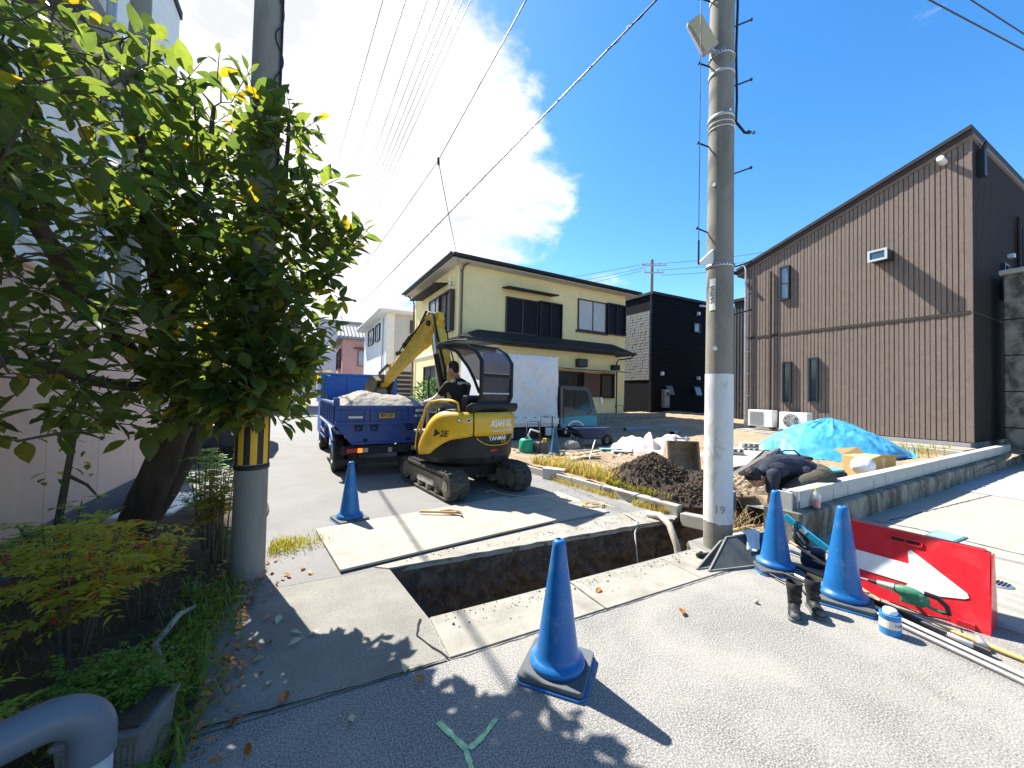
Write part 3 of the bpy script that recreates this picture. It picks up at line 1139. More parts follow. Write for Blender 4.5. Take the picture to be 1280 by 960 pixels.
MB().cyl((-.56, -.56, 6.12), (9.5, -.56, 6.12), .07, n=8).build('gutter', m_wst, wh)
xwindow(wh, -.03, 2.0, 3.4, 4.65, 5.75, m_winblk, m_glsky, mull=[('y', 2.7)], depth=.1)
xwindow(wh, -.03, 4.2, 6.3, 4.65, 5.75, m_winblk, m_glsky, mull=[('y', 5.2)], depth=.1)
ywindow(wh, 0, 1.3, 2.9, 4.95, 5.75, m_winblk, m_glteal, depth=.08)
MB().tube([(-.1, .9, 5.9), (-.1, .9, .2)], .05).build('down_pipe', m_steel, wh)
m_ = MB()
for i in range(9):
    m_.bb(.1, 9, -.95, -.9, .3 + i * .27, .47 + i * .27)
fe = thing('slat_fence', 'dark horizontal slat fence in front of the white house', 'fence', (4.0, 21.6, 0))
for i in range(9):
    MB().bb(0, 5, 0, .04, .4 + i * .25, .58 + i * .25).build('slat', m_black, fe)
for x in (0, 1.6, 3.2, 4.9):
    MB().bb(x, x + .08, .05, .12, 0, 2.7).build('post', m_black, fe)

ph = thing('pink_house', 'pale pink house with a grey tiled roof down the street', 'house', (2.1, 36, 0), 0)
MB().bb(0, 6, 0, 9, 0, 5.95).build('wall', m_pink, ph)
m_ = MB()
for i in range(22):
    m_.cyl((-.3 + i * .3, -.6, 6.0), (-.3 + i * .3, 3.0, 7.4), .14, n=6, caps=True)
m_.bb(-.5, 6.5, -.7, 9.5, 5.9, 6.02)
m_.build('roof', m_gtile, ph)
ywindow(ph, 0, 1.25, 2.8, 3.6, 5.0, M('plum frame', (.16, .05, .06), .5), m_glsky, depth=.12)
MB().bb(.9, 3.1, -.5, 0, 5.1, 5.2).build('window_canopy', M('plum', (.15, .05, .06), .6), ph)
xwindow(ph, 0, 1.5, 6.5, 3.4, 5.2, M('plum frame2', (.16, .05, .06), .5), m_glteal, depth=.2, mull=[('y', 3.2), ('y', 5)])
fh = thing('grey_block_house', 'grey house rising behind the pink house at the end of the street', 'house', (.3, 52, 0), 0)
MB().bb(0, 9, 0, 8, 0, 9.8).build('wall', m_gst, fh)
MB().bb(-.3, 9.3, -.3, 8.3, 9.8, 10.1).build('roof', m_gtile, fh)
ywindow(fh, 0, 2, 4, 6.5, 8, m_winblk, m_glsky)
lh = thing('cream_house', 'small cream house at the far left of the street behind the tree', 'house', (-9.5, 30, 0), 0)
MB().bb(0, 8, 0, 12, 0, 6).build('wall', M('cream wall', (.55, .50, .42), .9), lh)
m_ = MB()
m_.prism([(-.5, 5.95), (8.5, 5.95), (4, 7.8)], -.5, 12.5, 'y')
m_.build('roof', m_gtile, lh)
ywindow(lh, 0, 4.5, 6.5, 3.6, 5, m_winblk, m_glsky)
dh = thing('terrace_house', 'beige houses closing the far end of the street', 'house', (-14, 78, 0), 0)
MB().bb(0, 13, 0, 8, 0, 6.2).bb(13.5, 27, 1, 8, 0, 5.6).build('wall', M('far beige', (.5, .46, .4), .9), dh)
MB().prism([(-.5, 6.1), (13.5, 6.1), (6.5, 8)], -.5, 8.5, 'y').prism([(13.3, 5.5), (27.5, 5.5), (20, 7.4)], .5, 8.5, 'y').build('roof', m_gtile, dh)
for x in (2, 6, 10, 16, 21):
    ywindow(dh, 0 if x < 13 else 1, x, x + 1.8, 3.5, 4.8, m_winblk, m_glteal)

# ------------------------------------------------------------ left house wall
m_stucco = M('white stucco', (.86, .82, .76), .92, .06, 4, .9, 38, stain=(.62, .58, .53), stain_amt=.4)
m_beige = M('beige panel', (.80, .56, .42), .85, .05, 3, .35, 150, stain=(.68, .48, .36), stain_amt=.4, stretch=(1, 1, .5))
m_base = M('grey base', (.10, .11, .12), .8, .1, 5, .2, 40)
lf = thing('left_house', 'rough white stucco house wall rising behind the tree on the left', 'house', (-3.4, 1.0, 0))
MB().bb(-4, 0, -6, 11.7, 0, 11.1).build('wall', m_stucco, lf)
MB().bb(-4.1, .04, -6.1, 11.75, 11.1, 11.3).build('roof', m_roofdk, lf)
for (ya, yb_, z) in ((6.0, 7.6, 6.3), (8.8, 10.2, 6.6)):
    m_ = MB()
    m_.bb(.002, .55, ya, yb_, z, z + .08, m=1)
    m_.bb(.0, .60, ya - .06, ya, z - .03, z + .5)
    m_.bb(.0, .60, yb_, yb_ + .06, z - .03, z + .5)
    m_.bb(.55, .60, ya, yb_, z - .03, z + .5, m=0)
    m_.build('awning', [m_bnz, m_soffit], lf)
ywv = xwindow
MB().tube([(.12, 7.9, 10.0), (.12, 7.9, 0)], .07, 10).build('down_pipe', m_steel, lf)
MB().tube([(.08, 3.2, 10.0), (.08, 3.2, 0)], .05, 8).build('down_pipe', m_soffit, lf)
MB().bb(.0, .03, -6, 11.7, 3.3, 3.38).build('belt_trim', m_soffit, lf)
gw = thing('beige_wall', 'beige panelled garden wall on a dark grey base beside the planting bed', 'wall', (-2.1, .5, 0))
y = -3.0
while y < 7.4:
    MB().bb(0, .1, y, y + .895, .3, 2.4).build('panel', m_beige, gw, bevel=.006)
    y += .9
MB().bb(.02, .14, -3, 7.5, 0, .3).build('base', m_base, gw)
MB().bb(-.03, .13, -3, 7.5, 2.4, 2.45).build('coping', m_beige, gw, bevel=.01)
MB().tube([(.13, 3.35, 2.2), (.13, 3.35, .1)], .012, 6).build('conduit', m_pipe, gw)
# ------------------------------------------------------------ utility poles
m_pole = M('pole concrete', (.235, .22, .185), .85, .12, 3, .25, 110, stain=(.11, .10, .08), stain_amt=.7, stain_scale=2.6, stretch=(1, 1, .35))
m_polew = M('flaking white paint', (.60, .61, .60), .8, .06, 5, .2, 70, stain=(.28, .25, .20), stain_amt=.85, stain_scale=5, stretch=(1, 1, .4), stain_lo=.53)
m_yelband = M('yellow band', (.75, .42, .03), .5, .08)
m_blkband = M('black band', (.02, .02, .02), .5, .1)

pr_ = thing('utility_pole', 'thick concrete utility pole with flaking white paint and a street lamp by the trench', 'utility pole', (3.66, 2.46, 0))
m_ = MB().cyl((0, 0, -.5), (0, 0, 11), .134, .096, 32)
m_.build('shaft', m_pole, pr_)
m_ = MB()


def pr(z):
    return .134 + (z + .5) / 11.5 * (.096 - .134)


vs = []
NS = 64
for (z) in (.26, 1.74):
    for i in range(NS):
        a = 2 * pi * i / NS
        r_ = pr(z) + .0025
        vs.append((r_ * cos(a), r_ * sin(a), z + (.012 * noise.noise(Vector((i * .4, z, 0))) if z < 1 else .003 * noise.noise(Vector((i, z, 0))))))
m_.add(vs, [(i, (i + 1) % NS, NS + (i + 1) % NS, NS + i) for i in range(NS)], 0, True)
m_.build('white_paint', m_polew, pr_)
vdir = Vector((-3.66, -2.46, 0)).normalized()      # outward side facing the road corner
va = atan2(vdir.y, vdir.x)


def onpole(r_, a0, zc):
    def f(x, y, z):
        a = a0 + x / r_
        return ((r_ + z) * cos(a), (r_ + z) * sin(a), zc + y)
    return f


text('stencil', '19', .11, M('faded grey print', (.30, .30, .29), .8), pr_, onpole(pr(.4) + .004, va + .1, .40))


def pole_bands(par, zs, pr_fn, m, h=.025):
    for z in zs:
        r_ = pr_fn(z)
        m_ = MB().lathe([(r_ + .001, -h / 2), (r_ + .008, -h / 2), (r_ + .008, h / 2), (r_ + .001, h / 2)], (0, 0, z), 28)
        m_.build('band', m, par)


pole_bands(pr_, (2.84, 4.37, 4.83, 5.02, 5.62), pr, m_steel, .035)
pole_bands(pr_, (4.25, 4.3), pr, m_white, .006)
for z in (2.84, 5.02):      # perforated straps
    m_ = MB()
    for i in range(26):
        a = 2 * pi * i / 26
        r_ = pr(z) + .0085
        m_.box((r_ * cos(a), r_ * sin(a), z), (.006, .010, .014), rz=a)
    m_.build('strap_hole', m_black, pr_, kind='stuff')


def step_bolt(par, ang_, z, r0, L=.16):
    c, s = cos(ang_), sin(ang_)
    m_ = MB().cyl((r0 * .9 * c, r0 * .9 * s, z), ((r0 + L) * c, (r0 + L) * s, z + .055), .008, n=8)
    m_.cyl(((r0 + L) * c, (r0 + L) * s, z + .055), ((r0 + L + .012) * c, (r0 + L + .012) * s, z + .059), .016, n=8)
    m_.build('step_bolt', m_black, par)


right_a = atan2(-.60, .80)
for z in (5.35, 4.72, 3.80, 2.83, 2.34):
    step_bolt(pr_, right_a, z, pr(z))
for z in (5.65, 4.95, 4.10, 3.20):
    step_bolt(pr_, right_a + pi, z, pr(z), .10)
# street lamp on the left side of the pole
ll = MB()
lamp_c = Vector((-.215, .075, 5.24))
_z = Vector((-.44, .23, .85)).normalized()
_y = Vector((-.462, -.887, -.45))
_y = (_y - _z * _y.dot(_z)).normalized()
Rm = Matrix((_y.cross(_z), _y, _z)).transposed()
body = MB().box(lamp_c, (.17, .09, .38), R3=Rm, top=(.9, .85))
lb = body.build('lamp_head', M('lamp housing', (.40, .41, .40), .5), pr_, bevel=.025)
off = Rm @ Vector((0, .046, 0))
MB().box(lamp_c + off, (.135, .012, .33), R3=Rm).build('diffuser', M('lamp diffuser', (.50, .43, .26), .4, .05), lb, bevel=.004)
MB().tube([lamp_c + Rm @ Vector((0, .02, -.18)), (-.12, 0, 5.05), (-.10, -.03, 5.02)], .02).build('lamp_arm', m_steel, pr_)
m_ = MB().tube([(.13, -.06, 6.4), (.135, -.08, 5.6), (.13, -.07, 5.1), (.14, -.075, 4.6), (.12, -.08, 4.35), (.17, -.14, 4.22), (.22, -.16, 4.22)], .013, 6)
m_.build('cable', m_black, pr_)
m_ = MB().box((.2, -.17, 4.22), (.05, .02, .015)).box((.24, -.19, 4.215), (.02, .02, .025))
m_.build('clamp', m_black, pr_)
# small white guy bracket and number plate
m_ = MB().prism([(-.10, 2.86), (-.33, 2.80), (-.335, 2.83), (-.10, 3.02)], -.012, .012, 'y')
m_.build('guy_bracket', m_white, pr_)
m_ = MB().tube([(-.335, 0, 7.6), (-.335, 0, 2.81)], .004, 5).tube([(-.335, 0, 3.05), (-.335, 0, 2.82)], .010, 6)
m_.build('guy_wire', m_black, pr_)
a0 = va - .55
m_ = MB()
r_ = pr(2.3) + .004
vs = [(rr_ * cos(a0 + a), rr_ * sin(a0 + a), z) for z in (2.38, 2.70) for a in (-.25, -.08, .08, .25) for rr_ in (r_,)]
m_.add(vs, [(i, i + 1, 5 + i, 4 + i) for i in range(3)])
m_.build('number_plate', m_white, pr_)
mt = M('plate print', (.25, .24, .23), .7)
text('plate_lettering', '宝\n塚\n支', .06, mt, pr_, onpole(r_ + .002, a0, 2.54), .002)
for (z, aa, rr_) in ((3.66, va - .5, .018), (4.4, va + .7, .014), (1.99, va - .3, .022)):
    c = pr(z)
    MB().cyl((c * cos(aa), c * sin(aa), z), ((c + .008) * cos(aa), (c + .008) * sin(aa), z), rr_, n=12).build('badge', m_white, pr_)

# left pole
pl_ = thing('utility_pole', 'concrete utility pole with a black and yellow band behind the leafy tree', 'utility pole', (-.42, 3.64, 0))


def pl(z):
    return .118 + (z + .5) / 11.5 * (.085 - .118)


lean = Matrix.Rotation(radians(.4), 3, 'Y')
MB().cyl((0, 0, -.5), (0, 0, 10), .118, .085, 32).build('shaft', m_pole, pl_)
m_ = MB()
for i in range(16):
    a0_, a1_ = 2 * pi * i / 16, 2 * pi * (i + 1) / 16
    k = 6
    vs = []
    for z in (.905, 1.42):
        for j in range(k + 1):
            a = a0_ + (a1_ - a0_) * j / k + (z - .9) * .0
            vs.append(((pl(z) + .003) * cos(a), (pl(z) + .003) * sin(a), z))
    m_.add(vs, [(j, j + 1, k + 2 + j, k + 1 + j) for j in range(k)], i % 2, True)
m_.build('warning_band', [m_yelband, m_blkband], pl_)
pole_bands(pl_, (.88, 1.44, 2.9, 3.7), pl, m_blkband, .035)
m_ = MB()
tw = []
for i in range(120):
    a = right_a + .35 * sin(i * .5)
    z = 3.3 + i * .03
    r_ = pl(z) + .012 + .006 * sin(i * .9)
    tw.append((r_ * cos(a), r_ * sin(a), z))
m_.tube(tw, .006, 5)
m_.tube([(pl(z) * 1.15 * cos(right_a + .1), pl(z) * 1.15 * sin(right_a + .1), z) for z in (3.1, 3.7, 5, 7)], .010, 6)
m_.build('cable', m_black, pl_)

# distant pole with crossarms beyond the black house
fp = thing('utility_pole', 'distant slim utility pole with crossarms rising beyond the black house', 'utility pole', (28.4, 26, 0))
MB().cyl((0, 0, 0), (0, 0, 14.6), .19, .15, 12).build('shaft', m_pole, fp)
for (z, w) in ((14.0, 2.4), (13.3, 1.9)):
    m_ = MB().box((0, -.2, z), (w, .12, .12), rz=-.5)
    for x in (-.45, -.15, .2, .45):
        m_.cyl((x * w * cos(-.5), -.2 + x * w * sin(-.5), z), (x * w * cos(-.5), -.2 + x * w * sin(-.5), z + .3), .06, n=6)
    m_.build('crossarm', m_steel, fp)
fp2 = thing('utility_pole', 'steel pole standing close to the stucco house, mostly hidden by leaves', 'utility pole', (-2.75, 8.4, 0))
MB().cyl((0, 0, 0), (0, 0, 8.6), .16, .13, 16).build('shaft', m_pole, fp2)

# ------------------------------------------------------------ overhead wires
def wire(p0, p1, sag, r, name, label, mat=m_black, n=28, group=None, wrap=0):
    p0, p1 = Vector(p0), Vector(p1)
    pts = []
    for i in range(n + 1):
        t_ = i / n
        p = p0.lerp(p1, t_)
        p.z -= sag * 4 * t_ * (1 - t_)
        pts.append(p)
    m_ = MB().tube(pts, r, 5)
    if wrap:
        d = (p1 - p0).normalized()
        nx = d.cross(Vector((0, 0, 1))).normalized()
        ny = d.cross(nx)
        N_ = wrap
        q = []
        for i in range(N_ + 1):
            t_ = (i / N_) * .55
            p = p0.lerp(p1, t_)
            p.z -= sag * 4 * t_ * (1 - t_)
            a = i * .85
            rr_ = .022 + .012 * sin(i * .37)
            q.append(p + nx * cos(a) * rr_ + ny * sin(a) * rr_)
        m_.tube(q, r * .25, 4)
    o = m_.build(name, mat)
    return tag(o, label, 'wire', group)


m_wire = M('wire', (.05, .05, .055), .5)
near = [(.97, 7.2), (1.35, 6.99), (1.71, 6.79), (1.92, 6.68), (2.07, 6.59), (2.18, 6.54), (2.31, 6.47), (2.44, 6.4)]
far = [(.21, 17.88), (1.7, 18.63), (2.79, 18.1), (3.09, 17.77), (3.39, 17.6), (3.68, 17.66), (3.91, 17.55), (4.28, 17.64)]
ords = ['leftmost', 'second', 'third', 'fourth', 'fifth', 'sixth', 'seventh', 'rightmost']
for i, (a, b) in enumerate(zip(near, far)):
    # straight line through both seen points, prolonged both ways
    P, Q = Vector((a[0], a[1], 9)), Vector((b[0], 40, b[1]))
    lab = '%s of the eight thin parallel wires crossing the bright cloud' % ords[i] if i in (0, 7) else '%s from the left of the eight thin parallel wires crossing the cloud' % ords[i]
    wire(P + (P - Q) * .05, P + (Q - P) * 1.0, .0, .009, 'overhead_wire', lab, m_wire, group='thin wires over the street', n=4)
wire((4.02, 3.0, 6.9), (2.3, 30, 7.07), -.02, .014, 'overhead_cable', 'thick black cable with a thin line coiled round it, rising to the upper right', m_black, wrap=260)
wire((2.42, 4.0, 6.9), (2.41, 8.59, 6.9), 0, .010, 'overhead_wire', 'single wire from the top edge down to the joint above the excavator', m_wire, n=4)
wire((2.41, 8.59, 6.9), (1.6, 30, 8.6), .2, .008, 'overhead_wire', 'thin wire running on from the mid-air joint towards the street end', m_wire, n=8)
wire((2.41, 8.59, 6.88), (4.66, 13.2, 5.9), .1, .010, 'service_drop', 'service wire dropping steeply from the joint to the corner of the yellow house', m_wire, n=8)
o = MB().cyl((2.41, 8.57, 6.78), (2.41, 8.6, 6.95), .03, n=8).build('wire_joint', m_black)
tag(o, 'small dark connector where three wires meet above the excavator', 'connector')
wire((9.4, 2.7, 9.0), (13.9, 1.9, 9.0), .0, .014, 'overhead_wire', 'lower of the two cables crossing the top right corner of the sky', m_wire, n=4)
wire((9.9, 2.5, 9.3), (13.4, 1.85, 9.06), .0, .012, 'overhead_wire', 'upper of the two cables crossing the top right corner of the sky', m_wire, n=4)
for i, (z0, z1) in enumerate(((14.2, 14.6), (13.7, 14.0), (13.3, 13.4))):
    wire((28.4 + .6 * i, 26, z0), (46, 8.6, z1 + 2.6), .9, .02, 'overhead_wire', ('highest', 'middle', 'lowest')[i] + ' of the three wires behind the brown house roof', m_wire, group='wires running behind the brown house')
    wire((28.0 - .5 * i, 26, z0), (8, 60, z1 + 1.5 - i), .9, .02, 'overhead_wire', ('highest', 'middle', 'lowest')[i] + ' of the wires left of the distant pole', m_wire, group='wires left of the distant pole')
wire((-.75, -4, 6.6), (-.85, 26, 6.9), .35, .018, 'overhead_cable', 'cable hanging along the street past the left pole', m_black)

# ------------------------------------------------------------ traffic cones
m_cone = M('blue cone plastic', (.008, .125, .36), .42, .07, 5, .04, 60, stain=(.12, .20, .34), stain_amt=.75, stain_scale=6, stain_lo=.52, speck=(.30, .36, .42), speck_scale=38, speck_lo=.66, coat=.15)
m_conew = M('grey weight', (.10, .11, .115), .8, .15, 8, .2, 60, stain=(.2, .2, .19), stain_amt=.5)
m_coneb = M('faded blue cone', (.035, .11, .19), .7, .15, 6)


def cone(x, y, label, rz=0, mat=m_cone, weight=True, z=0, sc=1., stack=0):
    t = thing('traffic_cone', label, 'traffic cone', (x, y, z), rz, 'blue traffic cones')
    t.scale = (sc, sc, sc)
    b = MB()
    e = .185
    b.prism([(-e, -e + .03), (-e + .03, -e), (e - .03, -e), (e, -e + .03), (e, e - .03), (e - .03, e), (-e + .03, e), (-e, e - .03)], 0, .014)
    b.build('base', mat, t, bevel=.004)
    if weight:
        w = MB()
        o_ = [(-e + .01, -e + .03), (-e + .03, -e + .01), (e - .03, -e + .01), (e - .01, -e + .03), (e - .01, e - .03), (e - .03, e - .01), (-e + .03, e - .01), (-e + .01, e - .03)]
        w.prism(o_, .015, .042)
        w.build('weight', m_conew, t, bevel=.006)
    z0 = .043 if weight else .014
    prof = [(.145, z0), (.150, z0 + .012), (.148, z0 + .03), (.128, z0 + .04), (.118, z0 + .052), (.112, z0 + .075), (.036, .675), (.034, .695), (.024, .705), (.014, .707), (.014, .70)]
    MB().lathe(prof, n=40).build('cone_body', mat, t)
    return t


cone(1.22, 1.74, 'blue traffic cone with grey weight standing alone in the foreground', .72)
cone(.41, 4.77, 'blue traffic cone on the street in front of the dump truck', .3, sc=.95)
cone(3.56, 1.40, 'scuffed blue traffic cone between the work boots and the red barrier', .4)
cone(3.66, 1.92, 'blue traffic cone beside the leaning dark panels and white cloth', .9, sc=.98)
cone(4.76, 7.03, 'faded grey-blue traffic cone beside the white truck', .2, m_coneb, z=.13, sc=.92)
o = None
# ------------------------------------------------------------ red plastic barrier with arrow
m_red = M('red barrier plastic', (.62, .018, .03), .38, .08, 4, .05, 60, stain=(.45, .12, .12), stain_amt=.25, stain_scale=9, coat=.2)
m_redd = M('white arrow', (.80, .80, .80), .45, .03, 4, .02, 60, stain=(.6, .45, .42), stain_amt=.3, stain_scale=12)
br = thing('road_barrier', 'red plastic A-shaped road barrier with a big white arrow pointing right', 'barrier', (4.03, 1.19, .0), atan2(.82, 0) + radians(5))
# local: x along its length, -y... front face looks to +y local after the turn (towards the road corner)
LB, HB = .41, .50


def face_pt(u, h, off=0.):
    """front face: u along, h up the slope 0..HB"""
    y = .15 - .115 * h / HB
    nrm = Vector((0, HB, .115)).normalized()
    return Vector((u, y, h)) + nrm * off


m_ = MB()
for s_ in (1, -1):
    vs = []
    nu, nh = 28, 10
    for j in range(nh + 1):
        for i in range(nu + 1):
            u = -LB + 2 * LB * i / nu
            h = HB * j / nh
            p = face_pt(u * (1 - .02 * h / HB), h, 0)
            vs.append((p.x, p.y * s_, p.z))
    m_.add(vs, [(j * (nu + 1) + i, j * (nu + 1) + i + 1, (j + 1) * (nu + 1) + i + 1, (j + 1) * (nu + 1) + i) for j in range(nh) for i in range(nu)], 0, False)
for u in (-LB, LB):
    k_ = .98
    m_.add([(u, .15, 0), (u, -.15, 0), (u * k_, -.035, HB), (u * k_, .035, HB)], [(0, 1, 2, 3)])
m_.add([(-LB * .98, .035, HB), (LB * .98, .035, HB), (LB * .98, -.035, HB), (-LB * .98, -.035, HB)], [(0, 1, 2, 3)])
m_.build('body', m_red, br, bevel=.014, seg=3)
for u in (-LB - .004, LB + .0):
    MB().prism([(.150, 0), (.036, HB - .01), (-.036, HB - .01), (-.150, 0)], u, u + .006, 'x').build('end_panel', m_red, br)
m_ = MB()
m_.prism([(-LB + .03, HB - .005), (LB - .03, HB - .005), (LB - .03, HB + .012), (-LB + .03, HB + .012)], -.03, .03, 'y')
m_.build('top_rib', m_red, br, bevel=.006)
# grip openings near the top
for u in (-.045, .035):
    g_ = MB()
    vs = [face_pt(u + dx, h, .0035) for dx, h in ((-.03, .445), (.03, .445), (.034, .455), (.03, .468), (-.03, .468), (-.034, .455))]
    g_.add(vs, [tuple(range(6))])
    g_.build('grip_hole', m_dark, br)
m_ = MB()
for a, b in (((-.085, .47), (.075, .47)), ((-.085, .435), (.075, .435)), ((-.09, .437), (-.09, .468)), ((.08, .437), (.08, .468))):
    m_.beam(face_pt(a[0], a[1], .006), face_pt(b[0], b[1], .006), .008, .008)
m_.build('grip_frame', m_red, br)
# arrow: body and head, raised 4 mm; local +x appears on the left, so the head lies at -x
AR = [(.36, .30), (-.03, .30), (-.02, .385), (-.035, .40), (-.31, .215), (-.32, .19), (-.30, .175), (-.03, .10), (-.01, .12), (-.03, .165), (.36, .165)]
tri = tessellate_polygon([[Vector((u, h, 0)) for u, h in AR]])
m_ = MB()
top_ = [face_pt(u, h, .005) for u, h in AR]
bot_ = [face_pt(u, h, .0) for u, h in AR]
n_ = len(AR)
m_.add(top_, [tuple(t_) for t_ in tri])
m_.add(top_ + bot_, [(i, (i + 1) % n_, n_ + (i + 1) % n_, n_ + i) for i in range(n_)])
m_.build('arrow', m_redd, br)
MB().bb(LB - .14, LB - .06, .10, .16, .0, .04).build('foot', m_red, br)
MB().bb(-LB + .06, -LB + .14, .10, .16, .0, .04).build('foot', m_red, br)
# ------------------------------------------------------------ blue dump truck
m_tb = M('blue truck paint', (.020, .070, .26), .5, .12, 3, .08, 50, stain=(.10, .085, .08), stain_amt=.55, stain_scale=2.6, coat=.1)
m_tbi = M('blue headboard paint', (.012, .13, .50), .5, .1, 3, .06, 50, stain=(.03, .07, .22), stain_amt=.4)
m_chas = M('dirty chassis', (.022, .022, .024), .8, .3, 8, .3, 50, stain=(.09, .075, .06), stain_amt=.4)
m_rub = M('tyre rubber', (.022, .022, .023), .85, .2, 12, .3, 60, stain=(.10, .09, .08), stain_amt=.4)
m_orange = M('orange lens', (.85, .25, .02), .2, .08, 20, .05, 60, emis=(.5, .12, .01))
m_redl = M('red lens', (.40, .01, .012), .2, .1)
m_grayl = M('clear lens', (.35, .33, .30), .2, .1)
m_label = M('cream label', (.66, .62, .55), .6)
m_yellab = M('yellow label', (.62, .42, .05), .6)
m_redprint = M('red print', (.50, .05, .04), .6)
m_blackprint = M('black print', (.03, .03, .03), .6)
m_greenlab = M('green sticker', (.08, .38, .20), .6)
tk = thing('dump_truck', 'small blue dump truck seen from behind, loaded with grey sand under the digger bucket', 'truck', (.33, 7.0, 0), radians(3))
TW = 1.72
# tailgate: outer panel, frame ribs and recessed fields
m_ = MB()
m_.prism([(0, 1.22), (TW, 1.22), (TW, .90), (TW - .27, .56), (.27, .56), (0, .90)], 0, .05, 'y')
m_.build('tailgate', m_tb, tk, bevel=.006)
m_ = MB()
m_.bb(-.01, TW + .01, -.04, 0, 1.17, 1.235)
m_.bb(-.01, TW + .01, -.035, 0, .905, .955)
for x in (0, .46, .56, 1.12, 1.22, TW - .08):
    m_.bb(x, x + .075, -.03, 0, .955, 1.17)
m_.bb(.28, TW - .28, -.025, 0, .56, .60)
m_.build('tailgate_frame', m_tb, tk, bevel=.006)
for x in (.30, .55, 1.16, 1.40):
    m_ = MB().bb(x, x + .14, -.05, 0, .865, .89).tube([(x + .02, -.03, .87), (x + .03, -.055, .80), (x + .11, -.055, .80), (x + .12, -.03, .87)], .012, 6)
    m_.build('latch', m_chas, tk)
MB().bb(.20, .43, -.045, -.0355, 1.015, 1.05).build('name_plate', m_steel, tk)
f = MB().bb(.70, .96, -.037, -.0305, 1.015, 1.095).build('sticker', m_yellab, tk)
text('lettering', '積載注意', .055, m_blackprint, tk, lambda x, y, z: (.83 + x, -.039 - z, 1.055 + y), .002)
MB().bb(1.34, 1.56, -.048, -.0405, 1.125, 1.17).build('sticker', m_label, tk)
text('lettering', 'Manitou', .034, m_redprint, tk, lambda x, y, z: (1.45 + x, -.050 - z, 1.147 + y), .002)
MB().bb(1.325, 1.375, -.037, -.0305, 1.03, 1.07).build('sticker', m_label, tk)
MB().bb(1.39, 1.48, -.037, -.0305, 1.03, 1.07).build('sticker', m_greenlab, tk)
# bed sides, posts and floor
for x0 in (0, TW - .05):
    m_ = MB().bb(x0, x0 + .05, .055, 3.1, .86, 1.24)
    m_.bb(x0 - .02, x0 + .07, .03, 3.12, 1.24, 1.275)
    sgn = -1 if x0 == 0 else 1
    for i in range(9):
        y = .12 + i * .36
        xx = x0 - .03 if x0 == 0 else x0 + .05
        m_.bb(xx, xx + .03, y, y + .07, .90, 1.24)
    m_.build('side_gate', m_tb, tk, bevel=.004)
for x in (-.03, TW - .05):
    MB().bb(x, x + .09, -.02, .08, 1.22, 1.36).build('corner_post', m_tb, tk, bevel=.008)
m_ = MB().bb(.05, TW - .05, .05, 3.1, .74, .80).bb(-.035, -.005, .0, 3.1, .84, .875).bb(TW, TW + .03, 0, 3.1, .84, .875)
m_.build('bed_floor', m_tb, tk)
MB().bb(-.045, -.036, .05, 3.0, .845, .87).build('side_rail', m_steel, tk)
# headboard
m_ = MB().bb(-.02, TW + .02, 3.12, 3.17, .80, 1.86)
for x in (-.02, .55, 1.13, TW - .05):
    m_.bb(x, x + .07, 3.09, 3.12, .82, 1.84)
m_.bb(-.03, TW + .03, 3.08, 3.20, 1.84, 1.89)
m_.build('headboard', m_tbi, tk, bevel=.005)
# chassis, bumper, lamps, guards
m_ = MB().bb(.45, .53, .0, 4.6, .5, .66).bb(TW - .53, TW - .45, 0, 4.6, .5, .66).bb(.5, 1.2, .9, 3.0, .40, .55)
m_.build('chassis', m_chas, tk)
MB().bb(.10, TW - .05, -.06, .0, .40, .545).build('lamp_bar', m_chas, tk, bevel=.006)
MB().bb(.0, TW, -.09, -.03, .24, .33).build('bumper', m_chas, tk, bevel=.012)
for x in (.3, 1.38):
    MB().bb(x, x + .05, -.07, .05, .30, .42).build('bumper_bracket', m_chas, tk)
for x, fl in ((.17, 0), (TW - .47, 1)):
    h = MB().bb(x, x + .36, -.10, -.061, .43, .52).build('tail_light', m_chas, tk, bevel=.005)
    segs = [(.01, .17, m_redl), (.18, .26, m_orange), (.27, .35, m_grayl)]
    if fl:
        segs = [(.01, .08, m_grayl), (.09, .17, m_orange), (.18, .35, m_redl)]
    for a, b, mm in segs:
        MB().bb(x + a, x + b, -.112, -.101, .437, .513).build('lens', mm, h, bevel=.004)
MB().bb(.86, .93, -.075, -.061, .42, .50).build('reflector', m_grayl, tk)
m_ = MB()
m_.tube([(-.02, .1, .62), (-.04, .35, .82), (-.04, .75, .86), (-.04, 1.15, .82), (-.04, 1.35, .60)], .03, 6)
m_.tube([(.0, 1.5, .45), (-.03, 1.6, .62), (-.03, 2.6, .66), (0, 2.75, .45)], .015, 5)
m_.tube([(-.03, 1.6, .52), (-.03, 2.6, .52)], .015, 5)
m_.build('mudguard', m_tb, tk)
MB().box((-.03, .12, .55), (.05, .06, .06)).build('side_lamp', M('blue lens', (.05, .30, .55), .3), tk, bevel=.01)
MB().box((-.05, 1.4, .72), (.02, .05, .04)).build('side_lamp', m_orange, tk, bevel=.008)


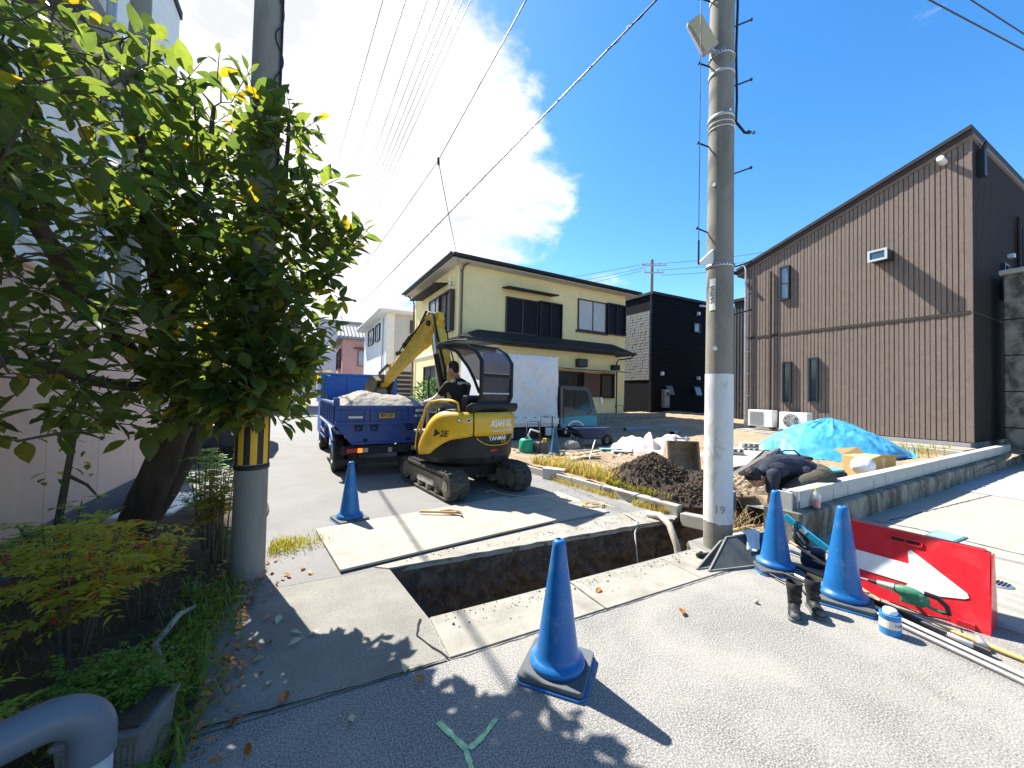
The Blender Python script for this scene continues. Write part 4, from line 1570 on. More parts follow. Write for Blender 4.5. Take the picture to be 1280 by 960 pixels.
def wheel(par, x, y, r, w, side, name='wheel'):
    wv = MB()
    prof = [(r * .55, -w / 2), (r * .9, -w / 2), (r * .98, -w * .42), (r, -w * .3), (r, w * .3), (r * .98, w * .42), (r * .9, w / 2), (r * .55, w / 2)]
    tmp = MB(Matrix.Translation((x, y, r)) @ Matrix.Rotation(pi / 2, 4, 'Y'))
    tmp.lathe(prof, n=28)
    o = tmp.build(name, m_rub, par)
    q = MB(Matrix.Translation((x, y, r)) @ Matrix.Rotation(pi / 2, 4, 'Y'))
    q.lathe([(.0, side * w * .30), (r * .2, side * w * .32), (r * .3, side * w * .16), (r * .48, side * w * .20), (r * .56, side * w * .44), (r * .58, side * w * .5)], n=24)
    q.build('rim', m_steel, o)
    bl = MB(Matrix.Translation((x, y, r)) @ Matrix.Rotation(pi / 2, 4, 'Y'))
    for k_ in range(6):
        a = k_ * pi / 3
        bl.cyl((r * .36 * cos(a), r * .36 * sin(a), side * w * .16), (r * .36 * cos(a), r * .36 * sin(a), side * w * .26), .014, n=6)
    bl.build('wheel_bolt', m_chas, o, kind='stuff')
    return o


wheel(tk, .13, .72, .34, .20, -1)
wheel(tk, .36, .72, .34, .18, -1)
wheel(tk, TW - .13, .72, .34, .20, 1)
wheel(tk, TW - .36, .72, .34, .18, 1)
wheel(tk, .13, 3.75, .34, .20, -1)
wheel(tk, TW - .13, 3.75, .34, .20, 1)
m_ = MB()
m_.prism([(3.3, .35), (4.75, .35), (4.75, .95), (4.55, 1.75), (4.4, 1.86), (3.32, 1.86)], .03, TW - .03, 'x')
m_.build('cab', m_tbi, tk, bevel=.04)
MB().bb(.3, TW - .3, 3.285, 3.3, 1.3, 1.72).build('rear_window', m_glass, tk)
# sand load
m_sand = M('grey sand', (.30, .275, .235), .95, .14, 6, .6, 60, speck=(.2, .18, .16), speck_scale=60, speck_lo=.62)


def heap(name, label, cat, c, rx, ry, h, mat, rz=0, nu=70, rough=.05, peaks=None, seed=0, flat=0, base=0, p=1.3, parent_loc=True, kind=None, lump=.02):
    m_ = MB()

    def f(u, v):
        a = 2 * pi * u
        r_ = v
        edge = 1 + .14 * fbm(cos(a) * 1.3 + seed, sin(a) * 1.3, 0)
        x = rx * r_ * cos(a) * edge
        y = ry * r_ * sin(a) * edge
        hh = h * max(0, 1 - r_ ** p)
        if peaks:
            hh = 0
            for (px, py, ph_, pr2) in peaks:
                hh = max(hh, ph_ * max(0, 1 - (hypot(x - px, y - py) / pr2) ** p))
            hh *= min(1, (1 - r_) * 5)
        k_ = min(1, (1 - r_) * 4 + .05)
        hh += k_ * (rough * fbm(x * 3 + seed, y * 3, seed) + lump * fbm(x * 14, y * 14, seed + 2, ) + lump * .5 * fbm(x * 38, y * 38, seed + 5))
        return (x, y, base + hh - .02 * (1 if r_ > .99 else 0))
    m_.grid(f, nu * 2, nu)
    o = m_.build(name, mat)
    o.location = c
    o.rotation_euler = (0, 0, rz)
    tag(o, label, cat)
    if kind:
        o['kind'] = kind
    return o


T3 = Matrix.Translation((.33, 7.0, 0)) @ Matrix.Rotation(radians(3), 4, 'Z')
m_ = MB(T3)


def sandp(u, v):
    x = .055 + (TW - .11) * u
    y = .06 + 3.04 * v
    e = min(u, 1 - u, v * 1.6, (1 - v) * 1.6) * 2
    h = 1.13 + .36 * (1 - (1 - min(1, e * 1.25)) ** 2) * (.85 + .3 * noise.noise(Vector((x * 1.2, y * .9, 4))))
    h += .022 * fbm(x * 8, y * 8) + .012 * fbm(x * 25, y * 25, 3)
    return (x, y, h)


m_.grid(sandp, 80, 130)
tag(m_.build('sand_load', m_sand), 'mound of grey sand filling the bed of the blue dump truck', 'sand')

# ------------------------------------------------------------ white tarpaulin truck on the lot
m_tarp = M('white tarpaulin', (.64, .65, .65), .7, .03, 2, .05, 30, stain=(.58, .58, .58), stain_amt=.3, stain_scale=1.6)
m_teal = M('teal paint', (.02, .20, .26), .35, .08, 3, .02, 60, coat=.3)
m_gold = M('grey green paint', (.055, .06, .06), .35, .1, 3, .02, 60, coat=.3)
m_glc = M('cab glass', (.012, .014, .014), .15, .1, 2, 0, spec=.5)
wtk = thing('tarp_truck', 'light truck with white tarpaulin cover and teal-grey cab parked on the lot', 'truck', (3.9, 9.2, .02))
m_ = MB()


def tarp_side(u, v):
    x = 2.39 * u
    z = .80 + 1.75 * v
    # hanging folds: diagonal creases, scalloped hem
    y = -.02 * math.sin(x * 5 + z * 4) * (1 - v) - .06 * fbm(x * 1.6 + z * 1.2, z * .7 - x * .8, 1) - .075 * abs(noise.noise(Vector((x * 3.6 - z * 2.6, z * 1.0 + x * .6, 3)))) - .03 * abs(noise.noise(Vector((x * 9 - z * 6, z * 2.0, 7))))
    if v < .04:
        z += .02 * sin(x * 20)
    if v > .93:
        y += .05 * ((v - .93) / .07) ** 2
    return (x, y, z)


m_.grid(tarp_side, 90, 60)
m_.grid(lambda u, v: (2.39 + .01 * fbm(u * 3, v * 3), 1.65 * u + (.05 if False else 0), .82 + 1.73 * v), 14, 14)
m_.grid(lambda u, v: (0, 1.65 * u, .82 + 1.73 * v), 14, 14)
m_.grid(lambda u, v: (2.39 * u, .05 + 1.6 * v, 2.55 + .05 * sin(pi * v) - .015 * abs(sin(u * pi * 4))), 30, 12)
m_.build('tarpaulin', m_tarp, wtk)
m_ = MB().bb(-.02, 2.42, -.05, .0, .62, .80)
m_.bb(-.02, 2.42, 0, 1.65, .55, .62)
m_.build('side_gate', m_white, wtk, bevel=.008)
MB().bb(-.02, 2.42, -.062, -.051, .64, .66).build('side_rail', m_steel, wtk)
m_ = MB().bb(.1, 3.6, .4, .55, .35, .55).bb(.1, 3.6, 1.1, 1.25, .35, .55).bb(1.0, 1.9, .1, .45, .22, .5)
m_.build('chassis', m_chas, wtk)
MB().bb(2.0, 2.38, -.02, .02, .3, .52).bb(.4, .95, -.02, .02, .25, .52).build('side_guard', m_white, wtk)
# cab side profile (x to the front)
m_ = MB()
m_.prism([(2.5, .48), (3.88, .48), (3.88, .95), (3.62, 1.62), (3.5, 1.72), (2.5, 1.74)], .0, 1.6, 'y')
cab_o = m_.build('cab', m_gold, wtk, bevel=.045)
m_ = MB()
m_.prism([(2.52, .50), (3.86, .50), (3.885, .83), (3.4, .86), (2.5, .80)], -.012, .0, 'y')
m_.build('lower_panel', m_teal, wtk)
m_ = MB()
m_.prism([(2.64, 1.12), (3.42, .98), (3.62, 1.05), (3.50, 1.50), (3.42, 1.60), (2.64, 1.62)], -.014, -.001, 'y')
m_.build('side_window', m_glc, wtk)
m_ = MB()
m_.beam((2.62, -.01, .62), (2.62, -.01, 1.66), .02, .015).beam((3.5, -.01, .9), (3.66, -.01, 1.02), .02, .015).bb(2.72, 2.82, -.02, -.005, .98, 1.0)
m_.beam((3.0, -.018, 1.05), (3.0, -.018, 1.62), .015, .02)
m_.build('door_trim', m_black, wtk)
# wheel arch trim
m_ = MB().tube([(2.68 + .36 - .36 * cos(a), -.02, .33 + .36 * sin(a)) for a in [radians(q) for q in range(0, 181, 15)]], .03, 6)
m_.build('wheel_arch', m_white, wtk)
MB().bb(2.7, 3.38, -.008, .02, .3, .60).build('arch_liner', m_black, wtk)
q_ = bpy.data.objects
# wheels lie along the truck's x axis here


def wheel_x(par, x, y, r, w, side):
    T = Matrix.Translation((x, y, r)) @ Matrix.Rotation(pi / 2, 4, 'X')
    o = MB(T).lathe([(r * .55, -w / 2), (r * .9, -w / 2), (r * .98, -w * .42), (r, -w * .3), (r, w * .3), (r * .98, w * .42), (r * .9, w / 2), (r * .55, w / 2)], n=28).build('wheel', m_rub, par)
    MB(T).lathe([(0, side * w * .4), (r * .2, side * w * .42), (r * .3, side * w * .2), (r * .48, side * w * .24), (r * .58, side * w * .52)], n=24).build('rim', m_steel, o)


for (x, y, s_) in ((3.04, .06, 1), (3.04, 1.5, -1), (.65, .12, 1), (.65, 1.5, -1)):
    wheel_x(wtk, x, y, .29, .18, s_)
m_ = MB().tube([(3.66, -.03, 1.05), (3.8, -.14, 1.05), (3.86, -.17, 1.15), (3.86, -.17, 1.42)], .012, 6)
m_.build('mirror_arm', m_steel, wtk)
MB().ell((3.86, -.19, 1.3), (.035, .07, .13), 14).build('mirror', m_white, wtk)
MB().bb(3.84, 3.9, .1, 1.5, .62, .78).build('bumper', m_white, wtk, bevel=.02)
MB().bb(2.45, 2.49, .1, 1.5, .6, 1.7).build('front_stake', m_black, wtk)
# ------------------------------------------------------------ mini excavator
m_yex = M('excavator yellow', (.66, .39, .012), .42, .06, 3, .04, 60, stain=(.34, .21, .05), stain_amt=.30, stain_scale=5, coat=.25)
m_ywn = M('worn yellow arm', (.66, .42, .03), .5, .15, 5, .1, 60, stain=(.22, .15, .06), stain_amt=.6, stain_scale=5)
m_bcas = M('black casting', (.010, .010, .011), .5, .25, 6, .08, 50, stain=(.06, .055, .05), stain_amt=.35)
m_track = M('rubber track', (.06, .055, .045), .85, .2, 10, .2, 60, stain=(.22, .19, .14), stain_amt=.6, stain_scale=5)
m_tframe = M('track frame', (.25, .22, .17), .7, .25, 6, .2, 50, stain=(.08, .07, .055), stain_amt=.6)
m_mud = M('muddy steel', (.15, .12, .09), .8, .35, 9, .3, 50, stain=(.05, .045, .04), stain_amt=.6)
m_rod = M('chrome rod', (.75, .75, .75), .15, .03, metal=1)
m_tint = M('tinted canopy panel', (.10, .07, .075), .15, .1, 4, 0, alpha=.62)
m_tint2 = M('dark screen panel', (.045, .04, .055), .3, .1, 4, 0, alpha=.86)
m_seat = M('black vinyl', (.02, .02, .022), .5, .2, 10, .1, 60)
m_dkgreen = M('dark side panel', (.03, .045, .045), .5, .2)
m_whiteprint = M('white print', (.80, .80, .76), .5, .03)
m_redrefl = M('red reflector', (.5, .02, .02), .3)

ex = thing('mini_excavator', 'yellow and black mini excavator with canopy, its bucket over the blue truck', 'excavator', (2.2, 5.8, 0))
TU = Matrix.Translation((-.02, .06, 0)) @ Matrix.Rotation(radians(9), 4, 'Z')


def track(xc):
    hw, LT, rr_ = .15, .92, .185
    o = None
    # closed belt profile around sprocket and idler
    prof = []
    NA = 14
    for i in range(NA + 1):
        a = -pi / 2 + pi * i / NA
        prof.append((LT - rr_ + rr_ * cos(a), rr_ + .02 + rr_ * sin(a)))
    for i in range(NA + 1):
        a = pi / 2 + pi * i / NA
        prof.append((-LT + rr_ + rr_ * cos(a), rr_ + .02 + rr_ * sin(a)))
    n = len(prof)
    inn = []
    for i, (y, z) in enumerate(prof):
        cy = max(-LT + rr_, min(LT - rr_, y))
        cz = rr_ + .02
        d = Vector((y - cy, z - cz))
        d.normalize()
        inn.append((y - d.x * .03, z - d.y * .03))
    m_ = MB(TU)
    vs = [(xc + sx * hw, y, z) for sx in (-1, 1) for (y, z) in prof] + [(xc + sx * hw, y, z) for sx in (-1, 1) for (y, z) in inn]
    fs = []
    for i in range(n):
        j = (i + 1) % n
        fs += [(i, j, n + j, n + i), (2 * n + j, 2 * n + i, 3 * n + i, 3 * n + j), (i, 2 * n + i, 2 * n + j, j), (n + j, 3 * n + j, 3 * n + i, n + i)]
    m_.add(vs, fs)
    belt = m_.build('rubber_track', m_track, ex)
    # lugs spaced along the belt
    per_ = [0]
    for i in range(n):
        a, b = Vector(prof[i]), Vector(prof[(i + 1) % n])
        per_.append(per_[-1] + (b - a).length)
    tot = per_[-1]
    NL = 44
    first = None
    for k in range(NL):
        s_ = tot * k / NL
        i = max(j for j in range(n) if per_[j] <= s_)
        a, b = Vector(prof[i]), Vector(prof[(i + 1) % n])
        L_ = max(1e-6, (b - a).length)
        p = a.lerp(b, (s_ - per_[i]) / L_)
        d = (b - a).normalized()
        nrm = Vector((d.y, -d.x))
        for side in (-1, 1):
            if first is None:
                first = MB().box((0, 0, 0), (.125, .042, .028), top=(.9, .7)).build('lug', m_track, belt)
                o = first
            else:
                o = first.copy()
                COL.objects.link(o)
            sh = .5 if side > 0 else 0
            q = p + nrm * .010 + d * (.02 if side > 0 else -.02)
            M4 = Matrix(((1, 0, 0, xc + side * .075), (0, d.x, nrm.x, q.x), (0, d.y, nrm.y, q.y), (0, 0, 0, 1)))
            o.matrix_local = TU @ M4
    out = -1 if xc < 0 else 1
    m_ = MB(TU)
    x0, x1 = sorted((xc + out * .11, xc - out * .11))
    m_.bb(x0, x1, -.66, .66, .12, .30)
    m_.prism([(-.62, .30), (.62, .30), (.5, .345), (-.5, .345)], x0 + .03, x1 - .03, 'x')
    m_.build('track_frame', m_tframe, ex, bevel=.015)
    for y, r_ in ((LT - .185, .145), (-LT + .185, .145), (-.45, .07), (-.15, .07), (.15, .07), (.45, .07)):
        z = .205 if r_ > .1 else .10
        m_ = MB(TU).cyl((xc - .12, y, z), (xc + .12, y, z), r_, n=20)
        m_.cyl((xc + out * .12, y, z), (xc + out * .14, y, z), r_ * .55, n=14)
        m_.build('roller', m_tframe, ex)
    # light worn steps on the outer frame
    MB(TU).bb(*sorted((xc + out * .111, xc + out * .125)), -.35, .25, .13, .22).build('side_plate', M('worn plate', (.55, .52, .45), .6, .2, 8, .2), ex, bevel=.01)


track(-.55)
track(.55)
m_ = MB(TU).bb(-.42, .42, -.35, .35, .20, .38)
m_.lathe([(.30, .36), (.30, .44), (0, .44)], n=24)
m_.build('undercarriage', m_bcas, ex, bevel=.01)
m_ = MB(TU)
m_.grid(lambda u, v: (-.62 + 1.24 * u, 1.10 + .05 * sin(pi * v), .06 + .24 * v), 4, 8)
o = m_.build('dozer_blade', m_bcas, ex, solid=.03)
MB(TU).beam((-.35, .35, .25), (-.40, 1.1, .2), .07, .08).beam((.35, .35, .25), (.40, 1.1, .2), .07, .08).build('blade_arm', m_bcas, ex)

TS = Matrix.Rotation(radians(20), 4, 'Z')


def outline(r_, yf=.42, k=40, xw=.72, a0=188, a1=352):
    """plan of the upper structure: rounded tail, flat front corners"""
    P = [(-r_ * .98 * cos(radians(8)), yf)]
    P = [(-xw * r_ / .74 * .92, yf), ]
    for i in range(k + 1):
        a = radians(178 + (362 - 178) * i / k)
        P.append((r_ * cos(a), r_ * sin(a) * 1.0))
    P.append((xw * r_ / .74 * .92, yf))
    return P


def rprism(prof, m, nm, mat, yf=.42, par=ex, bevel=0, seg0=0, seg1=40):
    """loft of the outline through (radius, z) rings"""
    ol = [outline(r_, yf * r_ / .74) for r_, z in prof]
    m_ = MB(TS)
    n = len(ol[0])
    vs = [(x, y, z) for (r_, z), P in zip(prof, ol) for x, y in P]
    fs = [(j * n + i, j * n + (i + 1) % n, (j + 1) * n + (i + 1) % n, (j + 1) * n + i) for j in range(len(prof) - 1) for i in range(n)]
    m_.add(vs, fs, 0, False)
    for j, rev in ((0, True), (len(prof) - 1, False)):
        t_ = tessellate_polygon([[Vector((x, y, 0)) for x, y in ol[j]]])
        m_.add([(x, y, prof[j][1]) for x, y in ol[j]], [tuple(reversed(q)) if rev else tuple(q) for q in t_])
    return m_.build(nm, mat, par, bevel=bevel)


rprism([(.62, .43), (.70, .47), (.735, .56), (.745, .72), (.735, .86)], 0, 'counterweight', m_bcas, bevel=.006)
rprism([(.52, .40), (.58, .44)], 0, 'swing_frame', m_bcas)


def shell(a0, a1, zt, zb, r_, nm, mat, thick=.03, k=36, nz=5, par=ex, bulge=.012, rtop=None):
    """curved cover on the tail between two angles (deg, 270 = straight back); zt, zb are functions of the angle"""
    m_ = MB(TS)
    vs, fs = [], []
    for i in range(k + 1):
        a = a0 + (a1 - a0) * i / k
        ar = radians(a)
        for j in range(nz + 1):
            v = j / nz
            z = zb(a) * (1 - v) + zt(a) * v
            rr_ = r_ + bulge * sin(pi * v) - (.035 * max(0, v - .8) / .2 if rtop is None else rtop * max(0, v - .8) / .2)
            vs.append((rr_ * cos(ar), rr_ * sin(ar), z))
        for j in (nz, 0):
            v = j / nz
            z = zb(a) * (1 - v) + zt(a) * v
            vs.append(((r_ - thick - .02) * cos(ar), (r_ - thick - .02) * sin(ar), z))
    w = nz + 3
    for i in range(k):
        for j in range(w):
            fs.append((i * w + j, (i + 1) * w + j, (i + 1) * w + (j + 1) % w, i * w + (j + 1) % w))
    m_.add(vs, fs, 0, True)
    m_.add(vs[:w], [tuple(range(w))])
    m_.add(vs[-w:], [tuple(reversed(range(w)))])
    return m_.build(nm, mat, par)


# engine cover at the tail, two yellow covers with the seam between
shell(238, 316, lambda a: 1.215, lambda a: .875, .765, 'engine_cover', m_yex)
def side_top(a):
    if a > 205:
        return 1.215
    return 1.215 - .50 * ((205 - a) / 43) ** 2.0
def side_bot(a):
    if a > 215:
        return .875 - .05 * (236 - a) / 21
    if a > 185:
        return .825 - .23 * ((215 - a) / 30) ** 1.3
    return .595 - .05 * (185 - a) / 23
shell(162, 236.5, side_top, side_bot, .765, 'side_cover', m_yex, k=50)
shell(316.5, 380, lambda a: 1.20, lambda a: .80, .755, 'tank_cover', m_yex)
# black name panel below the engine cover with a yellow edge
shell(240, 296, lambda a: .872, lambda a: .74 + .10 * (abs(a - 268) / 28) ** 3, .758, 'name_panel', m_bcas, bulge=.004, rtop=0)
m_ = MB(TS)
pts = []
for i in range(41):
    a = 240 + 56 * i / 40
    z = .735 + .12 * (abs(a - 268) / 28) ** 3
    pts.append((.768 * cos(radians(a)), .768 * sin(radians(a)), z))
m_.tube(pts, .008, 5)
m_.build('panel_trim', m_yex, ex)
# inner black core and deck
m_ = MB(TS)
oc = outline(.70, .15)
m_.prism(oc, .87, 1.19, 'z')
m_.build('engine_housing', m_bcas, ex)
MB(TS).bb(-.66, .50, .10, .48, .86, .90).build('floor_plate', m_steel, ex, bevel=.006)


def cyl_map(a_c, r_, zc):
    """text on the round tail; reads left to right from outside"""
    def f(x, y, z):
        a = radians(a_c) + x / r_
        v = TS @ Vector(((r_ + z) * cos(a), (r_ + z) * sin(a), zc + y))
        return v
    return f


text('lettering', 'ASAHI INC.', .150, m_whiteprint, ex, cyl_map(275, .778, 1.05), xs=.66)
text('lettering', 'OSAKA CITY M-GUMI', .052, m_whiteprint, ex, cyl_map(276, .779, .945), xs=1.0)
text('lettering', 'YANMAR', .085, m_whiteprint, ex, cyl_map(268, .763, .835), xs=1.0, depth=.004)
text('lettering', '▶2E', .125, m_blackprint, ex, cyl_map(201, .779, .90), xs=1.0, shear=.25)
m_ = MB(TS)
for a, rr_ in ((222, .028), (232, .028)):
    c = Vector((.778 * cos(radians(a)), .778 * sin(radians(a)), 1.10))
    d = Vector((cos(radians(a)), sin(radians(a)), 0))
    m_ = MB(TS).cyl(c, c + d * .006, rr_, n=16)
    s_ = m_.build('sticker', m_whiteprint if a > 225 else m_dkgreen, ex)
    MB(TS).cyl(c + d * .0061, c + d * .008, rr_ * .72, n=16).build('symbol', m_dkgreen if a > 225 else m_whiteprint, s_)
# yellow ring emblem under the name
c = cyl_map(276, .764, .775)
m_ = MB()
m_.tube([c(.045 * cos(t_), .028 * sin(t_) if sin(t_) > -.2 else -.006, .004) for t_ in [2 * pi * i / 24 for i in range(25)]], .006, 5)
m_.build('emblem', m_yex, ex)
m_ = MB()
for x0 in (-.06, .05):
    pass
cm2 = cyl_map(262, .745, .66)
m_ = MB()
vs = [cm2(x, y, .006) for x, y in ((-.06, -.016), (.06, -.016), (.06, .016), (-.06, .016))]
m_.add(vs, [(0, 1, 2, 3)])
m_.build('reflector', m_redrefl, ex, solid=.006)
cm3 = cyl_map(264, .745, .55)
m_ = MB().cyl(cm3(0, 0, -.01), cm3(0, 0, .012), .03, n=14)
m_.build('exhaust_outlet', m_dark, ex)
# grab rail on the left side
pts = [(-.62, .40, .62), (-.64, .30, 1.0), (-.64, .20, 1.25), (-.63, .10, 1.34), (-.60, -.08, 1.37), (-.55, -.32, 1.37), (-.53, -.42, 1.34), (-.53, -.45, 1.22)]
MB(TS).tube(pts, .020, 8).build('grab_rail', m_yex, ex)
MB(TS).tube([(-.66, .42, .62), (-.66, .38, .9), (-.63, .28, 1.12)], .018, 8).build('grab_rail', m_yex, ex)
# control console (dark with round decal), levers, seat
m_ = MB(TS)
m_.prism([(-.38, .88), (.18, .88), (.18, 1.02), (.02, 1.20), (-.30, 1.24), (-.38, 1.2)], -.62, -.44, 'x')
m_.build('side_console', m_dkgreen, ex, bevel=.04)
MB(TS).cyl((-.62, -.02, 1.03), (-.63, -.02, 1.03), .05, n=16).build('decal', m_steel, ex)
m_ = MB(TS).bb(-.40, .20, -.36, .22, 1.12, 1.24)
m_.build('seat', m_seat, ex, bevel=.04)
MB(TS).prism([(-.40, 1.20), (-.28, 1.20), (-.32, 1.42), (-.38, 1.47), (-.45, 1.42)], -.38, .12, 'x').build('backrest', m_seat, ex, bevel=.03)
MB(TS).prism([(-.62, 1.20), (-.50, 1.20), (-.50, 1.30), (-.64, 1.36), (-.67, 1.28)], -.46, .52, 'x').build('rear_guard', m_seat, ex, bevel=.03)
MB(TS).tube([(-.30, .36, 1.1), (-.30, .38, 1.36)], .014, 6).tube([(-.30, .38, 1.34), (-.30, .38, 1.46)], .022, 8).build('control_lever', m_seat, ex)
MB(TS).tube([(.20, .36, 1.1), (.20, .38, 1.36)], .014, 6).tube([(.20, .38, 1.34), (.20, .38, 1.46)], .022, 8).build('control_lever', m_seat, ex)
MB(TS).bb(-.05, .1, .3, .42, .9, 1.25).build('front_console', m_bcas, ex, bevel=.02)
MB(TS).tube([(-.42, .46, .9), (-.42, .46, 1.75)], .012, 6).build('front_post', m_bcas, ex)
# canopy: four-sided dark frame bent forward over the operator, tinted panes
CX0, CX1 = -.30, .34
prof = [(-.60, 1.34), (-.66, 1.44), (-.66, 1.96), (-.55, 2.10), (-.34, 2.21), (-.05, 2.25), (.34, 2.26)]
for x in (CX0, CX1):
    MB(TS).tube([(x, y, z) for y, z in prof], .030, 8).build('canopy_post', m_bcas, ex)
MB(TS).tube([(CX0, .32, 2.25), (CX0, -.08, 2.13), (CX0, -.36, 1.88), (CX0, -.50, 1.70), (CX0, -.62, 1.50)], .022, 8).build('canopy_stay', m_bcas, ex)
for (y, z) in ((-.66, 1.76), (-.60, 1.36), (.34, 2.26), (-.34, 2.21)):
    MB(TS).cyl((CX0, y, z), (CX1, y, z), .026, n=8).build('cross_bar', m_bcas, ex)
m_ = MB(TS)
pz = [(-.665, 1.79), (-.668, 1.96), (-.555, 2.11), (-.345, 2.22)]
m_.add([(x, y, z) for y, z in pz for x in (CX0, CX1)], [(2 * i, 2 * i + 1, 2 * i + 3, 2 * i + 2) for i in range(3)])
m_.build('rear_pane', m_tint, ex, solid=.006)
m_ = MB(TS)
m_.add([(CX0, -.66, 1.74), (CX1, -.66, 1.74), (CX1, -.64, 1.50), (CX0, -.64, 1.50)], [(0, 1, 2, 3)])
m_.add([(CX0, -.635, 1.48), (CX1, -.635, 1.48), (CX1, -.61, 1.38), (CX0, -.61, 1.38)], [(0, 1, 2, 3)])
m_.build('lower_pane', m_tint2, ex, solid=.006)
m_ = MB(TS)
q_ = [(.30, 2.25), (-.10, 2.24), (-.34, 2.20), (-.55, 2.09), (-.655, 1.95), (-.655, 1.66), (-.52, 1.70), (-.36, 1.87), (-.08, 2.13)]
t_ = tessellate_polygon([[Vector((y, z, 0)) for y, z in q_]])
m_.add([(CX0 + .01, y, z) for y, z in q_], [tuple(k) for k in t_])
m_.build('side_pane', m_tint, ex, solid=.006)
m_ = MB(TS)
m_.grid(lambda u, v: (CX0 - .03 + (CX1 - CX0 + .06) * u, .40 - .82 * v, 2.285 + .02 * sin(pi * v) + .015 * sin(pi * u)), 8, 8)
m_.build('canopy_roof', M('canopy roof smoke', (.06, .05, .055), .3, .1, 4, 0, alpha=.8), ex, solid=.02)
MB(TS).bb(-.25, .15, .34, .42, 2.24, 2.32).build('visor', m_steel, ex, bevel=.02)

# boom, arm, cylinders and bucket in the plane x = XB
XB = .10


def plate(poly, x0, x1, nm, mat, bevel=.012):
    return MB(TS).prism(poly, x0, x1, 'x').build(nm, mat, ex, bevel=bevel)


plate([(.30, .62), (.62, .60), (.66, .95), (.50, 1.05), (.34, .98)], XB - .16, XB + .16, 'swing_bracket', m_bcas)
# boom: from bracket up and forward then bending over
BM = [(.42, .86), (.56, .80), (.74, 1.30), (.84, 1.75), (1.00, 2.25), (1.14, 2.66), (1.10, 2.80), (.98, 2.82), (.86, 2.62), (.72, 2.28), (.60, 1.85), (.50, 1.35)]
plate(BM, XB - .085, XB + .085, 'boom', m_ywn)
plate([(.98, 2.60), (1.20, 2.52), (1.26, 2.66), (1.14, 2.86), (1.0, 2.87), (.90, 2.74)], XB - .12, XB + .12, 'boom_head', m_ywn)
for (y, z, r_) in ((1.08, 2.74, .055), (.50, .88, .06), (.74, 2.28, .04)):
    MB(TS).cyl((XB - .15, y, z), (XB + .15, y, z), r_, n=14).build('pivot_pin', m_bcas, ex)
# lift cylinder in front of the boom and its rod
MB(TS).cyl((XB, .62, .78), (XB, .90, 1.55), .052, n=14).build('lift_cylinder', m_bcas, ex)
MB(TS).cyl((XB, .90, 1.55), (XB, .98, 1.95), .028, n=12).build('cylinder_rod', m_rod, ex)
MB(TS).cyl((XB - .16, .56, 1.55), (XB - .16, .78, 2.15), .048, n=14).build('side_cylinder', m_bcas, ex)
MB(TS).cyl((XB - .16, .78, 2.15), (XB - .12, .90, 2.52), .026, n=12).build('cylinder_rod', m_rod, ex)
# arm from the boom head down to the bucket
A0, A1 = Vector((1.06, 2.76)), Vector((2.85, 1.62))
da = (A1 - A0).normalized()
na = Vector((-da.y, da.x))     # upward normal
def ap(s_, t_):
    q = A0 + da * s_ + na * t_
    return (q.x, q.y)
LA = (A1 - A0).length
plate([ap(-.24, .06), ap(-.05, .16), ap(.25, .17), ap(1.1, .115), ap(LA, .065), ap(LA + .04, 0), ap(LA, -.07), ap(1.1, -.12), ap(.45, -.20), ap(.1, -.12), ap(-.2, -.06)], XB - .07, XB + .07, 'arm', m_ywn)
plate([ap(.30, -.10), ap(.62, -.11), ap(.55, -.20), ap(.36, -.22)], XB - .075, XB + .075, 'arm_gusset', m_ywn)
c0, c1 = ap(.10, .24), ap(1.05, .20)
MB(TS).cyl((XB, c0[0], c0[1]), (XB, c1[0], c1[1]), .045, n=14).build('bucket_cylinder', m_bcas, ex)
c2 = ap(1.62, .17)
MB(TS).cyl((XB, c1[0], c1[1]), (XB, c2[0], c2[1]), .024, n=12).build('cylinder_rod', m_rod, ex)
for s_, h_ in ((.1, .24), (1.62, .17)):
    a_, b_ = ap(s_, .03), ap(s_, h_)
    MB(TS).beam((XB - .06, a_[0], a_[1]), (XB - .06, b_[0], b_[1]), .03, .08).beam((XB + .06, a_[0], a_[1]), (XB + .06, b_[0], b_[1]), .03, .08).build('lug_plate', m_ywn, ex)
# hoses along boom and arm
for k_, dx in enumerate((-.11, -.135, .11)):
    pts = [(XB + dx, .52, 1.2), (XB + dx, .60 - .04, 1.9), (XB + dx, .80, 2.45), (XB + dx, .93, 2.86 + .03 * k_), (XB + dx, 1.15, 2.98)] + [(XB + dx * .8, ap(s_, .17 + .03 * sin(s_ * 9 + k_))[0], ap(s_, .17 + .03 * sin(s_ * 9 + k_))[1]) for s_ in (.3, .5, .7, .9, 1.1, 1.25)]
    MB(TS).tube(pts, .013, 6).build('hydraulic_hose', m_bcas, ex)
for s_ in (.72, .92, 1.2):
    a_ = ap(s_, .17)
    MB(TS).box((XB - .02, a_[0], a_[1]), (.2, .05, .05), R3=Matrix.Rotation(-.6, 3, 'X')).build('hose_clamp', m_bcas, ex)
